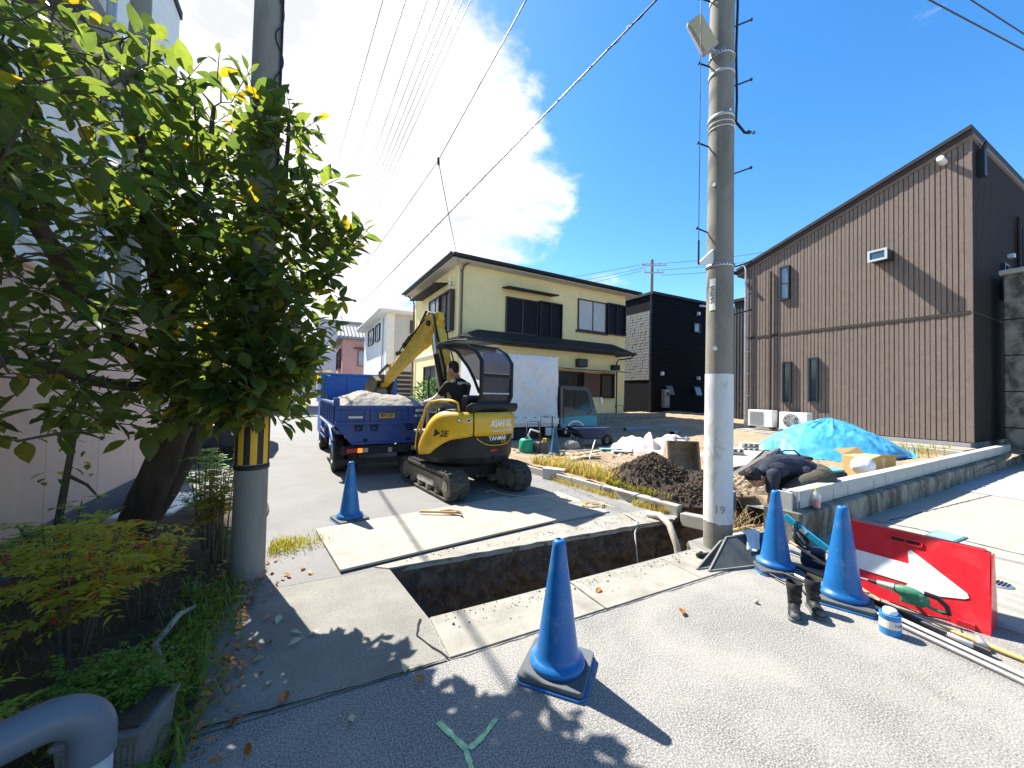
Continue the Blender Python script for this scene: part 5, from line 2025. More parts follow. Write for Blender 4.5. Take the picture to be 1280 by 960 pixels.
# linkage and bucket
l1, l2 = ap(1.62, .17), ap(LA - .1, .22)
MB(TS).beam((XB - .09, l1[0], l1[1]), (XB - .09, l2[0], l2[1]), .02, .06).beam((XB + .09, l1[0], l1[1]), (XB + .09, l2[0], l2[1]), .02, .06).build('bucket_link', m_mud, ex)
bk = [(2.78, 1.78), (2.98, 1.80), (3.12, 1.66), (3.14, 1.46), (3.02, 1.30), (2.80, 1.24), (2.86, 1.30), (3.00, 1.36), (3.07, 1.47), (3.05, 1.62), (2.95, 1.72), (2.80, 1.70)]
bk = [(2.74, 1.70), (2.92, 1.80), (3.10, 1.76), (3.24, 1.62), (3.26, 1.44), (3.16, 1.30), (2.98, 1.22)]
m_ = MB(TS)
for x in (XB - .21, XB + .19):
    m_.prism(bk, x, x + .02, 'x')
m_.add([(x, y, z) for (y, z) in bk for x in (XB - .21, XB + .21)], [(2 * i, 2 * i + 2, 2 * i + 3, 2 * i + 1) for i in range(len(bk) - 1)])
m_.build('bucket', m_mud, ex, solid=.018)
for i in range(4):
    x = XB - .17 + i * .113
    MB(TS).box((x, 2.94, 1.20), (.045, .10, .03), R3=Matrix.Rotation(.5, 3, 'X')).build('bucket_tooth', m_mud, ex)
m_ = MB(TS)
m_.ell((XB, 3.0, 1.46), (.17, .16, .14), 14)
m_.build('bucket_soil', m_sand, ex)
for i in range(2):
    MB(TS).bb(XB - .09 + i * .14, XB - .05 + i * .14, 2.70, 2.96, 1.66, 1.84).build('bucket_ear', m_mud, ex, bevel=.01)

# ------------------------------------------------------------ people
m_skin = M('skin', (.40, .21, .13), .55, .08, 12, .08, 60)
m_hair = M('black hair', (.012, .010, .009), .55, .3, 40, .5, 90)
m_shirt = M('black t-shirt', (.014, .014, .016), .85, .2, 6, .2, 40)
m_navy = M('navy t-shirt', (.030, .035, .055), .85, .15, 6, .25, 30)
m_khaki = M('olive work trousers', (.075, .068, .050), .85, .15, 6, .3, 26)
m_gcloth = M('grey trousers', (.20, .20, .19), .85, .15, 6, .2, 30)
m_sleeve = M('pale arm cover', (.62, .58, .52), .8, .06, 10, .2, 40)
m_boot = M('rubber boot', (.02, .02, .022), .5, .2)


def limb(m_, pts, rs, n=14):
    """tapered run of overlapping cones and balls, fused by the voxel remesh"""
    for i in range(len(pts) - 1):
        m_.cyl(pts[i], pts[i + 1], rs[i], rs[i + 1], n=n, smooth=True)
    for p, r_ in zip(pts, rs):
        m_.ell(p, (r_, r_, r_), n)


def frame_from(fwd, upv):
    f = Vector(fwd).normalized()
    u = Vector(upv)
    s_ = f.cross(u).normalized()
    u = s_.cross(f).normalized()
    return Matrix((s_, f, u)).transposed()      # columns: right, forward, up


def head(m_, c, Rm, s=1.):
    c = Vector(c)
    P = lambda x, y, z: c + Rm @ Vector((x * s, y * s, z * s))
    m_.ell(P(0, -.005, .02), (.075 * s, .094 * s, .105 * s), 20, Rm=Rm)
    m_.ell(P(0, .022, -.045), (.056 * s, .066 * s, .072 * s), 16, Rm=Rm)
    m_.ell(P(0, .045, -.088), (.030 * s, .028 * s, .024 * s), 12, Rm=Rm)     # chin
    m_.ell(P(0, .098, -.012), (.013 * s, .020 * s, .026 * s), 10, Rm=Rm)     # nose
    m_.ell(P(0, .085, .022), (.045 * s, .014 * s, .010 * s), 10, Rm=Rm)      # brow
    m_.ell(P(0, .082, -.052), (.024 * s, .012 * s, .009 * s), 10, Rm=Rm)     # lips
    for sx in (-1, 1):
        m_.ell(P(sx * .076, -.008, -.008), (.010 * s, .020 * s, .032 * s), 10, Rm=Rm)   # ears
        m_.ell(P(sx * .042, .070, -.020), (.020 * s, .018 * s, .018 * s), 10, Rm=Rm)    # cheeks
    m_.cyl(P(0, -.02, -.05), P(0, -.045, -.16), .052 * s, .056 * s, n=14)
    return P


def face_details(par, P, Rm, s=1.):
    for sx in (-1, 1):
        MB().ell(P(sx * .031, .084, .004), (.012 * s, .006 * s, .007 * s), 10, Rm=Rm).build('eye', m_whiteprint, par)
        MB().ell(P(sx * .031, .0895, .004), (.005 * s, .003 * s, .005 * s), 8, Rm=Rm).build('iris', m_blackprint, par)


def hair(par, P, Rm, s=1., seed=0):
    rr_ = random.Random(seed)
    m_ = MB()
    m_.ell(P(0, -.018, .034), (.082 * s, .094 * s, .103 * s), 20, Rm=Rm)
    m_.ell(P(0, -.050, -.01), (.072 * s, .052 * s, .075 * s), 16, Rm=Rm)
    for i in range(110):
        a, b = rr_.uniform(0, 2 * pi), rr_.uniform(.05, 1.35)
        d = Vector((sin(b) * cos(a), sin(b) * sin(a), cos(b)))
        if d.y > .5 and d.z < .45:
            continue
        m_.ell(P(d.x * .080, -.018 + d.y * .092, .034 + d.z * .100), (.014 * s, .014 * s, .016 * s), 6, Rm=Rm)
    return m_.build('hair', m_hair, par, remesh=.006)


def hand(m_, wrist, Rm, curl=.5, s=1., side=1):
    """palm and five separate fingers; Rm columns: right, forward (fingers), up (back of hand)"""
    w = Vector(wrist)
    P = lambda x, y, z: w + Rm @ Vector((x * s, y * s, z * s))
    m_.ell(P(0, .045, 0), (.040 * s, .052 * s, .017 * s), 14, Rm=Rm)
    m_.ell(P(0, .005, 0), (.028 * s, .030 * s, .019 * s), 12, Rm=Rm)
    for k, (x, L_) in enumerate(((-.030, .062), (-.010, .072), (.011, .068), (.030, .052))):
        p0 = P(x, .082, .002)
        a1 = curl * (.7 + .12 * k)
        p1 = P(x * 1.06, .082 + L_ * .45 * cos(a1), .002 - L_ * .45 * sin(a1))
        a2 = a1 + curl * .9
        p2 = P(x * 1.08, .082 + L_ * .45 * cos(a1) + L_ * .32 * cos(a2), .002 - L_ * .45 * sin(a1) - L_ * .32 * sin(a2))
        a3 = a2 + curl * .7
        p3 = p2 + Rm @ Vector((0, L_ * .25 * cos(a3) * s, -L_ * .25 * sin(a3) * s))
        limb(m_, [p0, p1, p2, p3], [.0095 * s, .009 * s, .0085 * s, .007 * s], 8)
    sx = -side
    limb(m_, [P(sx * .030, .022, -.004), P(sx * .055, .048, -.014), P(sx * .060, .078, -.022 - .02 * curl)], [.013 * s, .011 * s, .0085 * s], 8)


def person_digger():
    t = thing('person', 'man in a black t-shirt with pale sleeves sitting at the excavator controls, seen from behind', 'person', (2.2 - .165, 5.8 + .075, -.10), radians(20))
    # local frame: +y machine front, seat top at z 1.33
    hip = Vector((-.06, -.16, 1.40))
    chest = Vector((-.08, -.18, 1.66))
    neck = Vector((-.09, -.10, 1.80))
    Rh = frame_from((-.45, .88, -.22), (0, .1, 1))
    b = MB()
    P = head(b, (-.10, -.04, 1.955), Rh, .98)
    limb(b, [hip, (-.07, -.18, 1.52), chest, (-.085, -.14, 1.75), neck], [.135, .125, .14, .10, .055])
    b.ell((-.08, -.17, 1.66), (.185, .115, .15), 18)
    b.ell((-.06, -.12, 1.40), (.17, .15, .11), 18)
    sl, sr = Vector((-.27, -.14, 1.70)), Vector((.11, -.14, 1.70))
    limb(b, [sl, (-.33, .02, 1.52), (-.34, .14, 1.46), (-.31, .33, 1.44)], [.056, .044, .042, .030])
    limb(b, [sr, (.20, .0, 1.50), (.21, .12, 1.46), (.20, .32, 1.43)], [.056, .044, .042, .030])
    hand(b, (-.31, .34, 1.44), frame_from((.10, .9, .05), (-.5, 0, 1)), 1.1, .95, 1)
    hand(b, (.20, .33, 1.43), frame_from((-.05, .9, .05), (.5, 0, 1)), 1.1, .95, -1)
    for sx, kx in ((-.14, -.24), (.03, .12)):
        limb(b, [(sx, -.12, 1.40), (kx, .28, 1.42), (kx, .34, 1.10), (kx, .36, .98)], [.085, .062, .048, .036])
        b.ell((kx, .42, .945), (.042, .11, .04), 12)
    body = b.build('body', m_skin, t, remesh=.0075)
    face_details(t, P, Rh, .98)
    hair(t, P, Rh, .98, 3)
    c = MB()
    c.ell((-.08, -.17, 1.66), (.200, .130, .165), 18)
    limb(c, [(-.06, -.15, 1.40), (-.07, -.18, 1.54), (-.08, -.18, 1.66), (-.085, -.14, 1.755)], [.150, .140, .150, .09])
    c.ell((-.06, -.13, 1.44), (.175, .15, .10), 16)
    limb(c, [sl, (-.315, -.04, 1.585)], [.072, .062])
    limb(c, [sr, (.175, -.05, 1.58)], [.072, .062])
    sh = c.build('t_shirt', m_shirt, t, remesh=.008)
    e = MB()
    limb(e, [(-.315, -.04, 1.585), (-.33, .02, 1.52), (-.34, .14, 1.46), (-.315, .30, 1.442)], [.052, .050, .048, .036])
    limb(e, [(.175, -.05, 1.58), (.20, .0, 1.50), (.21, .12, 1.46), (.202, .29, 1.433)], [.052, .050, .048, .036])
    e.build('arm_cover', m_sleeve, t, remesh=.008)
    k = MB()
    k.ell((-.06, -.12, 1.38), (.185, .165, .105), 16)
    for sx, kx in ((-.14, -.24), (.03, .12)):
        limb(k, [(sx, -.12, 1.40), (kx, .28, 1.42), (kx, .34, 1.10), (kx, .355, 1.0)], [.098, .076, .064, .056])
    k.build('trousers', m_gcloth, t, remesh=.010)
    s_ = MB()
    for kx in (-.24, .12):
        limb(s_, [(kx, .355, 1.05), (kx, .36, .96)], [.060, .058], 12)
        s_.ell((kx, .43, .945), (.052, .13, .048), 14)
    s_.build('boots', m_boot, t, remesh=.008)
    # print across the shoulders
    text('shirt_lettering', 'NANKAI', .062, m_whiteprint, t, lambda x, y, z: (-.08 + x, -.302 - .0 + 1.2 * x * x - z, 1.735 + y), .004)
    text('shirt_lettering', 'service co.', .026, m_whiteprint, t, lambda x, y, z: (-.08 + x, -.308 + 1.2 * x * x - z, 1.69 + y), .004)
    return t


person_digger()


def person_worker():
    t = thing('person', 'man in navy t-shirt and olive trousers crouching behind the block wall', 'person', (0, 0, 0))
    X = Vector((.94, -.34, 0)).normalized()      # along the picture, head to hips
    Yv = Vector((.34, .94, 0)).normalized()      # away from the viewer
    O = Vector((4.80, 2.74, 0))

    def Q(a, b, z):
        return O + X * a + Yv * b + Vector((0, 0, z))
    Rh = frame_from(-X * .40 + Vector((0, 0, -.86)) - Yv * .30, -X * .9 + Vector((0, 0, .2)))
    b = MB()
    P = head(b, Q(.0, .0, .54), Rh, 1.0)
    spine = [Q(.14, .03, .60), Q(.28, .08, .66), Q(.46, .10, .665), Q(.64, .08, .645), Q(.76, .06, .59)]
    limb(b, spine, [.06, .115, .125, .125, .14])
    b.ell(Q(.27, .06, .63), (.12, .17, .11), 16)
    sn, sf = Q(.15, -.10, .60), Q(.18, .20, .58)          # near and far shoulder
    limb(b, [sn, Q(.11, -.12, .36), Q(.10, -.12, .30), Q(.07, -.12, .06)], [.056, .044, .042, .029])
    hand(b, Q(.07, -.12, .05), frame_from((0, 0, -1), -X), .6, 1., 1)
    limb(b, [sf, Q(.42, .12, .36), Q(.58, -.02, .42), Q(.80, -.16, .50)], [.056, .044, .04, .029])
    hand(b, Q(.81, -.17, .505), frame_from(X * .95 - Yv * .3, (0, 0, 1)), .35, 1., -1)
    hp = Q(.80, .02, .56)
    for d, kx, kz, fx in ((-.15, .27, .37, .46), (.13, .36, .37, .56)):
        limb(b, [hp + Yv * d, Q(kx, .02 + d, kz), Q(fx, .03 + d, .10), Q(fx + .03, .03 + d, -.02)], [.10, .066, .052, .040])
        b.ell(Q(fx - .05, .03 + d, -.06), (.10, .06, .045), 12)
    b.build('body', m_skin, t, remesh=.0075)
    face_details(t, P, Rh)
    hair(t, P, Rh, 1.06, 8)
    c = MB()
    limb(c, spine[0:5], [.075, .132, .142, .140, .150])
    c.ell(Q(.27, .06, .63), (.14, .18, .12), 16)
    limb(c, [sn, Q(.115, -.115, .43)], [.072, .062])
    limb(c, [sf, Q(.33, .15, .45)], [.074, .066])
    # loose hem over the waistband
    c.ell(Q(.60, .04, .60), (.12, .18, .11), 14)
    c.build('t_shirt', m_navy, t, remesh=.008)
    text('shirt_print', '///', .07, m_whiteprint, t, lambda x, y, z: tuple(Q(.17 + .3 * x, -.10 + y, .70 + .0 * x)), .004)
    k = MB()
    k.ell(Q(.84, .02, .555), (.16, .20, .155), 18)
    for d, kx, kz, fx in ((-.15, .27, .37, .46), (.13, .36, .37, .56)):
        limb(k, [hp + Yv * d, Q((kx + .80) / 2, .02 + d, .49), Q(kx, .02 + d, kz), Q((kx + fx) / 2 + .0, .03 + d, .24), Q(fx, .03 + d, .04)], [.125, .108, .088, .080, .082])
    k.build('trousers', m_khaki, t, remesh=.009)
    s_ = MB()
    for d, fx in ((-.15, .46), (.13, .56)):
        limb(s_, [Q(fx, .03 + d, .06), Q(fx + .02, .03 + d, -.04)], [.062, .062], 12)
        s_.ell(Q(fx - .06, .03 + d, -.07), (.13, .065, .05), 14)
    s_.build('boots', m_boot, t, remesh=.008)
    w = MB().tube([Q(.79, -.185, .495) + Vector((0, 0, 0)), Q(.80, -.20, .50), Q(.80, -.17, .53), Q(.79, -.14, .52), Q(.785, -.15, .485)], .007, 6)
    w.build('wristband', m_black, t)
    return t


person_worker()
# ------------------------------------------------------------ heaps and things on the building lot
heap('soil_mound', 'heap of dark brown dug soil behind the kerb near the utility pole', 'soil', (4.95, 4.30, .12), 1.05, 1.0, .45, m_darkdirt, rz=.3,
     nu=110, rough=.05, lump=.05, peaks=[(0, .15, .43, .78), (.15, -.55, .20, .7), (.45, -.3, .20, .5)], seed=3, p=1.15)
heap('soil_mound', 'low spread of loose greyish-black clods right behind the utility pole', 'soil', (4.75, 3.62, .08), .72, .45, .17, m_darkdirt, rz=-.2,
     nu=90, rough=.05, lump=.05, seed=11, p=1.6)
heap('soil_mound', 'low ridge of sandy brown soil between the dark heap and the excavated pit', 'soil', (5.75, 3.75, .10), .95, .55, .20, m_dirt, rz=-.2,
     nu=80, rough=.05, lump=.03, seed=21, p=1.5)
# loose clods as one mass
m_ = MB()
rr_ = random.Random(31)
for i in range(2200):
    a = rr_.uniform(0, 2 * pi)
    d = abs(rr_.gauss(0, 1))
    if i % 2:
        x, y = 4.85 + cos(a) * d * .42, 4.25 + sin(a) * d * .40
        z = .14 + max(0, .46 * (1 - hypot(x - 4.9, y - 4.4) / .85))
    else:
        x, y = 4.80 + cos(a) * d * .40, 3.62 + sin(a) * d * .26
        z = .15 + max(0, .12 * (1 - hypot((x - 4.75) / .6, (y - 3.62) / .4)))
    if x < 4.22 - (y - 3.0) * .15 + .08:
        continue
    s_ = rr_.uniform(.008, .034)
    m_.box((x, y, z + s_ * .2), (s_, s_ * rr_.uniform(.6, 1.2), s_ * rr_.uniform(.5, .9)), R3=Euler((rr_.uniform(0, 3), rr_.uniform(0, 3), rr_.uniform(0, 3))).to_matrix(), top=(.6, .7))
tag(m_.build('soil_clods', M('clod', (.095, .066, .045), .95, .5, 10, .5, 60)), 'loose dark clods and crumbs scattered over the soil heaps', 'soil', kind='stuff')
m_ = MB()
for i in range(1500):
    x, y = rr_.uniform(4.2, 11), rr_.uniform(2.9, 9)
    if 5.2 > x and y < 3.4:
        continue
    s_ = rr_.uniform(.008, .03)
    m_.box((x, y, lot_h(x, y) + s_ * .3), (s_, s_ * .8, s_ * .6), R3=Euler((rr_.uniform(0, 3), rr_.uniform(0, 3), 0)).to_matrix(), top=(.6, .7))
tag(m_.build('pebbles', M('pebble', (.34, .30, .24), .9, .4, 10)), 'small stones and crumbs strewn over the sandy lot', 'gravel', kind='stuff')


# blue tarpaulin over a pile
m_btarp = M('blue tarpaulin', (.07, .38, .66), .5, .07, 3, .06, 60, stain=(.16, .48, .70), stain_amt=.5, stain_scale=3, coat=.1)
m_ = MB()
CT = Vector((11.25, 4.60, .12))
ax = Vector((.86, -.50, 0)).normalized()
ay = Vector((.50, .86, 0)).normalized()


def tarpf(u, v):
    a = 2 * pi * u
    r_ = v
    e = 1 + .10 * sin(a * 3 + 1) + .06 * sin(a * 7) + .05 * noise.noise(Vector((cos(a) * 2, sin(a) * 2, 1)))
    X, Y = 1.72 * r_ * cos(a) * e, 1.15 * r_ * sin(a) * e
    # rounded heap with crest off centre
    q = hypot((X + .15) / 1.70, Y / 1.15)
    h = .80 * max(0, 1 - q ** 1.55)
    # radial pulling folds plus crumples
    fold = abs(noise.noise(Vector((cos(a) * 3.6, sin(a) * 3.6, r_ * 1.6)))) ** .7
    h += -.10 * fold * min(1, r_ * 2.5) * (1 - .4 * r_) + .03 * fbm(X * 2.5, Y * 2.5, 2) + .018 * abs(noise.noise(Vector((X * 5, Y * 5, 5))))
    if r_ > .97:
        h = min(h, .02)
    p = CT + ax * X + ay * Y
    zz = max(0, lot_h(p.x, p.y) - .12)
    return (p.x, p.y, .13 + zz + max(.0, h))


m_.grid(tarpf, 300, 70)
tag(m_.build('blue_tarpaulin', m_btarp), 'bright blue tarpaulin draped over a mound by the brown house', 'tarpaulin')

# pale pink sack heap
m_sack = M('pale pink sheet', (.78, .60, .52), .7, .05, 3, .15, 40, stain=(.70, .34, .22), stain_amt=.45, stain_scale=2.2, stain_lo=.56)
m_ = MB()
CP = Vector((7.35, 6.6, .15))
axp = Vector((.80, -.60, 0))
ayp = Vector((.60, .80, 0))


def sackf(u, v):
    a = 2 * pi * u
    r_ = v
    X, Y = .98 * r_ * cos(a) * (1 + .07 * sin(3 * a)), .62 * r_ * sin(a)
    h = 0
    for (cx, w, hh) in ((-.42, .58, .34), (.38, .52, .46), (.0, .7, .26), (-.10, .10, .50)):
        h = max(h, hh * max(0, 1 - ((X - cx) / w) ** 2 - (Y / .62) ** 2))
    h += (.05 * abs(noise.noise(Vector((X * 5 + Y * 3, Y * 5, 8)))) + .035 * fbm(X * 6, Y * 6, 4) + .03 * sin(X * 11 + Y * 8 + 3 * noise.noise(Vector((X * 3, Y * 3, 0))))) * min(1, (1 - r_) * 4)
    p = CP + axp * X * 1.15 + ayp * Y * 1.1
    return (p.x, p.y, .13 + max(0, h))


m_.grid(sackf, 160, 50)
tag(m_.build('plastic_sheet', m_sack), 'crumpled pale pink plastic sheet covering bags behind the dark soil heap', 'plastic sheet')
m_ = MB()
m_.grid(lambda u, v: (6.35 + 1.9 * u * .8 + .25 * v, 6.25 - 1.9 * u * .6 + .35 * v, .16 + .13 * sin(pi * v) + .03 * fbm(u * 7, v * 3)), 60, 14)
tag(m_.build('sand_bag', M('peach bag', (.74, .50, .38), .8, .08, 6, .3, 40)), 'long peach coloured bag lying in front of the crumpled sheet', 'bag')

# spare digger bucket standing open side to the viewer
t = thing('digger_bucket', 'spare muddy digger bucket standing upright on the lot with teeth down', 'bucket', (6.05, 4.78, .16), radians(-36))
m_mudb = M('sandy muddy steel', (.34, .27, .18), .85, .25, 9, .3, 50, stain=(.13, .09, .06), stain_amt=.6)
m_ = MB()
pb = [(-.20, 0), (.10, .02), (.20, .16), (.20, .34), (.10, .50), (-.06, .53)]
for x in (-.27, .25):
    m_.prism([(-.20, 0), (.10, .02), (.20, .16), (.20, .34), (.10, .50), (-.06, .53)], x, x + .02, 'x')
m_.add([(x, y, z) for (y, z) in pb for x in (-.27, .27)], [(2 * i, 2 * i + 2, 2 * i + 3, 2 * i + 1) for i in range(len(pb) - 1)])
m_.build('shell', m_mudb, t, solid=.018)
for x in (-.2, -.07, .07, .2):
    MB().box((x, -.25, .012), (.05, .10, .025), top=(.7, .8)).build('tooth', m_steel, t, bevel=.004)
for x in (-.10, .10):
    m_ = MB().prism([(-.02, .50), (.12, .48), (.10, .60), (.03, .62)], x - .012, x + .012, 'x')
    m_.build('mounting_ear', m_steel, t)
MB().cyl((-.15, .05, .57), (.15, .05, .57), .02, n=8).build('pin', m_steel, t)

# hollow blocks
m_hb = M('hollow block', (.50, .49, .45), .9, .1, 8, .3, 120)


def hollow_block(x, y, z, rz, label, mat=m_hb):
    t = MB()
    l, w, h = .39, .19, .10
    t.bb(0, l, 0, w, 0, .022).bb(0, l, 0, w, h - .022, h)
    for k_ in range(4):
        x0 = k_ * (l - .025) / 3
        t.bb(x0, x0 + .025, 0.001, w - .001, .0222, h - .0222)
    o = t.build('hollow_block', mat, bevel=.002)
    o.location = (x, y, z)
    o.rotation_euler = (0, 0, rz)
    tag(o, label, 'concrete block', 'hollow concrete blocks on the lot')
    return o


rzb = radians(-38)
hollow_block(8.12, 5.28, lot_h(8.2, 5.2), rzb, 'hollow block at the bottom left of the pile right of the big pole')
hollow_block(8.10, 5.29, lot_h(8.2, 5.2) + .103, rzb + .03, 'hollow block lying upper left on the pile right of the big pole')
hollow_block(9.25, 5.62, lot_h(9.2, 5.6), rzb, 'hollow block behind the left stack, touching the blue tarpaulin')
hollow_block(9.28, 5.63, lot_h(9.2, 5.6) + .103, rzb + .05, 'hollow block on top of the rear stack, touching the blue tarpaulin')
hollow_block(9.75, 4.72, lot_h(9.9, 4.7) + .02, rzb, 'hollow block weighing down the front hem of the blue tarpaulin')
hollow_block(6.02, 6.55, .15, radians(-28), 'hollow block with open cores at the left end of the pink sheet')
hollow_block(5.98, 6.90, .15, radians(-24), 'pale blue wrapped block behind the open-core block by the pink sheet', M('pale blue wrap', (.20, .42, .50), .6, .1))
o = MB().bb(0, .39, 0, .19, 0, .19).build('concrete_block', m_hb, bevel=.006)
o.location = (3.62, 5.72, .0)
o.rotation_euler = (0, 0, radians(-50))
tag(o, 'solid pale concrete block standing beside the right track of the excavator', 'concrete block')
# long timber/pipe leading to the pole and pale board under it
o = MB().beam((6.0, 3.85, .20), (10.4, 5.35, .30), .09, .07).build('steel_beam', M('dull steel beam', (.16, .15, .13), .6, .2, 6, .1), bevel=.006)
tag(o, 'long dark steel beam lying across the lot towards the blue tarpaulin', 'beam')
o = MB().prism([(6.6, 4.3), (7.3, 4.35), (10.2, 5.6), (9.4, 5.9)], .22, .245).build('board', M('pale board', (.62, .57, .46), .8, .08))
tag(o, 'pale flat board under the hollow blocks right of the big pole', 'board')
# pvc pipes at the rear of the lot
m_pvc = M('grey pvc', (.20, .25, .31), .4, .08, 4, .03)
for (a, b, r_, lab, sl) in (((9.6, 9.9, .32), (11.2, 10.0, .34), .09, 'grey plastic pipe lying left at the back of the lot, in line with another', 0), ((11.25, 10.05, .34), (12.8, 10.15, .36), .09, 'second grey plastic pipe lying end to end behind the first', 0),
                            ((10.1, 8.35, .32), (11.1, 8.9, .33), .10, 'short grey plastic pipe with its open end towards the pole', 1)):
    a, b = Vector(a), Vector(b)
    d = (b - a).normalized()
    q = d.to_track_quat('Z', 'Y').to_matrix().to_4x4()
    T = Matrix.Translation(a) @ q
    L_ = (b - a).length
    o = MB(T).lathe([(r_ - .012, 0), (r_, 0), (r_, L_), (r_ - .012, L_), (r_ - .012, 0)], n=20).build('plastic_pipe', m_pvc)
    tag(o, lab, 'pipe')
o = MB(Matrix.Translation((4.45, 2.86, -.45))).lathe([(.07, 0), (.08, 0), (.08, .84), (.07, .84), (.07, 0)], n=24).build('pipe_stub', M('grey stub pipe', (.13, .14, .15), .6, .1))
tag(o, 'grey upright pipe stub directly behind the big utility pole', 'pipe')

# carton, teal toolbox, yellow bag, crumpled clear bag behind the wall
m_card = M('brown carton', (.55, .38, .16), .8, .06, 3, .05, 50)
t = thing('carton_box', 'open brown cardboard carton standing behind the new block course', 'box', (8.05, 2.78, lot_h(8, 2.8)), radians(-8))
MB().bb(0, .62, 0, .42, 0, .42).build('case', m_card, t, bevel=.006)
m_ = MB()
m_.add([(0, 0, .42), (.62, 0, .42), (.66, -.12, .47), (.0, -.13, .50)], [(0, 1, 2, 3)])
m_.add([(0, .42, .42), (.62, .42, .42), (.62, .52, .52), (.0, .54, .50)], [(0, 1, 2, 3)])
m_.build('flap', m_card, t, solid=.005)
MB().bb(.26, .34, -.004, .42, -.002, .423).build('tape', M('tape', (.62, .48, .26), .3), t)
o = thing('carton_box', 'second brown carton with a closed lid right of the open carton behind the blocks', 'box', (8.75, 2.82, lot_h(8.7, 2.8)), radians(6))
MB().bb(0, .55, 0, .4, 0, .36).build('case', m_card, o, bevel=.006)
MB().bb(.23, .31, -.003, .4, .0, .363).build('tape', M('tape2', (.66, .52, .3), .3), o)
m_clear = M('clear plastic bag', (.75, .78, .82), .25, .05, 4, .2, 30)
m_ = MB()
m_.grid(lambda u, v: (7.62 + .20 * sin(pi * v) * cos(2 * pi * u) * (1 + .15 * noise.noise(Vector((cos(2 * pi * u) * 3, v * 5, 1)))), 2.74 + .14 * sin(pi * v) * sin(2 * pi * u) * (1 + .2 * noise.noise(Vector((sin(2 * pi * u) * 3, v * 5, 2)))), .33 + .20 * (1 - cos(pi * v)) * .5 + .2 * (1 - v) * 0 + .12 * v), 40, 20)
tag(m_.build('plastic_bag', m_clear), 'crumpled whitish plastic bag leaning on the open carton', 'bag')
t = thing('tool_case', 'black tool case with a pale blue lid right of the crouching man', 'tool case', (6.65, 2.82, lot_h(6.7, 2.9)), radians(-6))
MB().bb(0, .55, 0, .5, 0, .30).build('case', m_seat, t, bevel=.02)
MB().bb(.02, .53, .02, .48, .301, .34).build('lid', M('pale teal lid', (.10, .42, .50), .35, .06), t, bevel=.015)
MB().tube([(.15, -.01, .2), (.18, -.05, .22), (.37, -.05, .22), (.40, -.01, .2)], .012, 6).build('handle', m_seat, t)
t = thing('tool_bag', 'yellow and black tool bag lying behind the crouching man', 'bag', (7.35, 3.75, lot_h(7.4, 3.8)), radians(-20))
MB().bb(0, .62, 0, .36, .05, .30).build('bag_body', M('orange yellow fabric', (.66, .38, .05), .7, .1, 8, .2), t, bevel=.06)
MB().bb(-.01, .63, -.01, .37, .0, .08).build('bag_base', m_seat, t, bevel=.02)
MB().bb(-.004, .624, -.004, .364, .25, .31).build('flap', m_seat, t, bevel=.02)
MB().tube([(.08, .18, .30), (.2, .18, .40), (.42, .18, .40), (.54, .18, .30)], .014, 6).build('handle', m_seat, t)
# drink bottle on the ledge
t = thing('drink_bottle', 'small clear bottle with red drink and yellow-green cap standing on the wall ledge', 'bottle', wp(.42, .045, .347) if False else (4.36 + .47, 2.06 + .065, .347))
MB().lathe([(0, 0), (.030, .002), (.033, .012), (.033, .075)], n=20).build('drink', M('red drink', (.75, .10, .09), .2, .05), t)
MB().lathe([(.0345, .0), (.035, .012), (.035, .12), (.030, .15), (.014, .175), (.014, .19)], n=20).build('bottle_body', M('clear bottle', (.85, .80, .80), .1, .02, alpha=.35), t)
MB().cyl((0, 0, .188), (0, 0, .212), .018, .017, n=14).build('cap', M('lime cap', (.45, .60, .12), .4), t)
# wheelbarrow, green drum and machine by the white truck
t = thing('wheelbarrow', 'dark blue wheelbarrow standing in front of the white truck', 'wheelbarrow', (6.3, 7.75, .16), radians(-12))
m_ = MB()
m_.prism([(-.55, .52), (.50, .52), (.20, .24), (-.28, .24)], -.30, .30, 'y')
m_.build('tray', M('navy tray', (.008, .02, .06), .6, .15), t, bevel=.03)
m_ = MB().tube([(-1.0, -.28, .50), (-.5, -.25, .42), (.5, -.08, .18)], .016, 6).tube([(-1.0, .28, .50), (-.5, .25, .42), (.5, .08, .18)], .016, 6)
m_.tube([(-.35, -.2, .4), (-.40, -.22, 0), (-.25, -.2, .3)], .014, 6).tube([(-.35, .2, .4), (-.40, .22, 0), (-.25, .2, .3)], .014, 6)
m_.build('frame', m_black, t)
MB(Matrix.Translation((.52, 0, .17)) @ Matrix.Rotation(pi / 2, 4, 'X')).lathe([(.08, -.035), (.16, -.035), (.175, 0), (.16, .035), (.08, .035)], n=20).build('wheel', m_rub, t)
t = thing('green_drum', 'small green plastic drum beneath the tarpaulin truck', 'drum', (4.30, 7.5, .06))
MB().lathe([(0, 0), (.14, .005), (.16, .04), (.17, .2), (.155, .38), (.12, .42), (.0, .43)], n=20).build('drum_body', M('green drum', (.02, .30, .16), .4, .1), t)
MB().cyl((0, 0, .425), (0, 0, .455), .05, n=12).build('cap', m_black, t)
t = thing('plate_compactor', 'black frame compactor machine with pipes standing by the drum', 'machine', (4.62, 7.45, .05), .2)
MB().bb(-.2, .2, -.25, .25, .0, .06).build('base_plate', m_black, t, bevel=.01)
MB().bb(-.14, .14, -.16, .16, .08, .36).build('engine', M('engine dirty', (.16, .13, .11), .6, .4, 14), t, bevel=.03)
MB().tube([(-.18, -.22, .06), (-.2, -.22, .95), (.18, -.22, .95), (.18, -.22, .06)], .014, 6).tube([(-.18, .22, .06), (-.2, .22, .8), (.18, .22, .8), (.18, .22, .06)], .014, 6).build('handle', m_black, t)
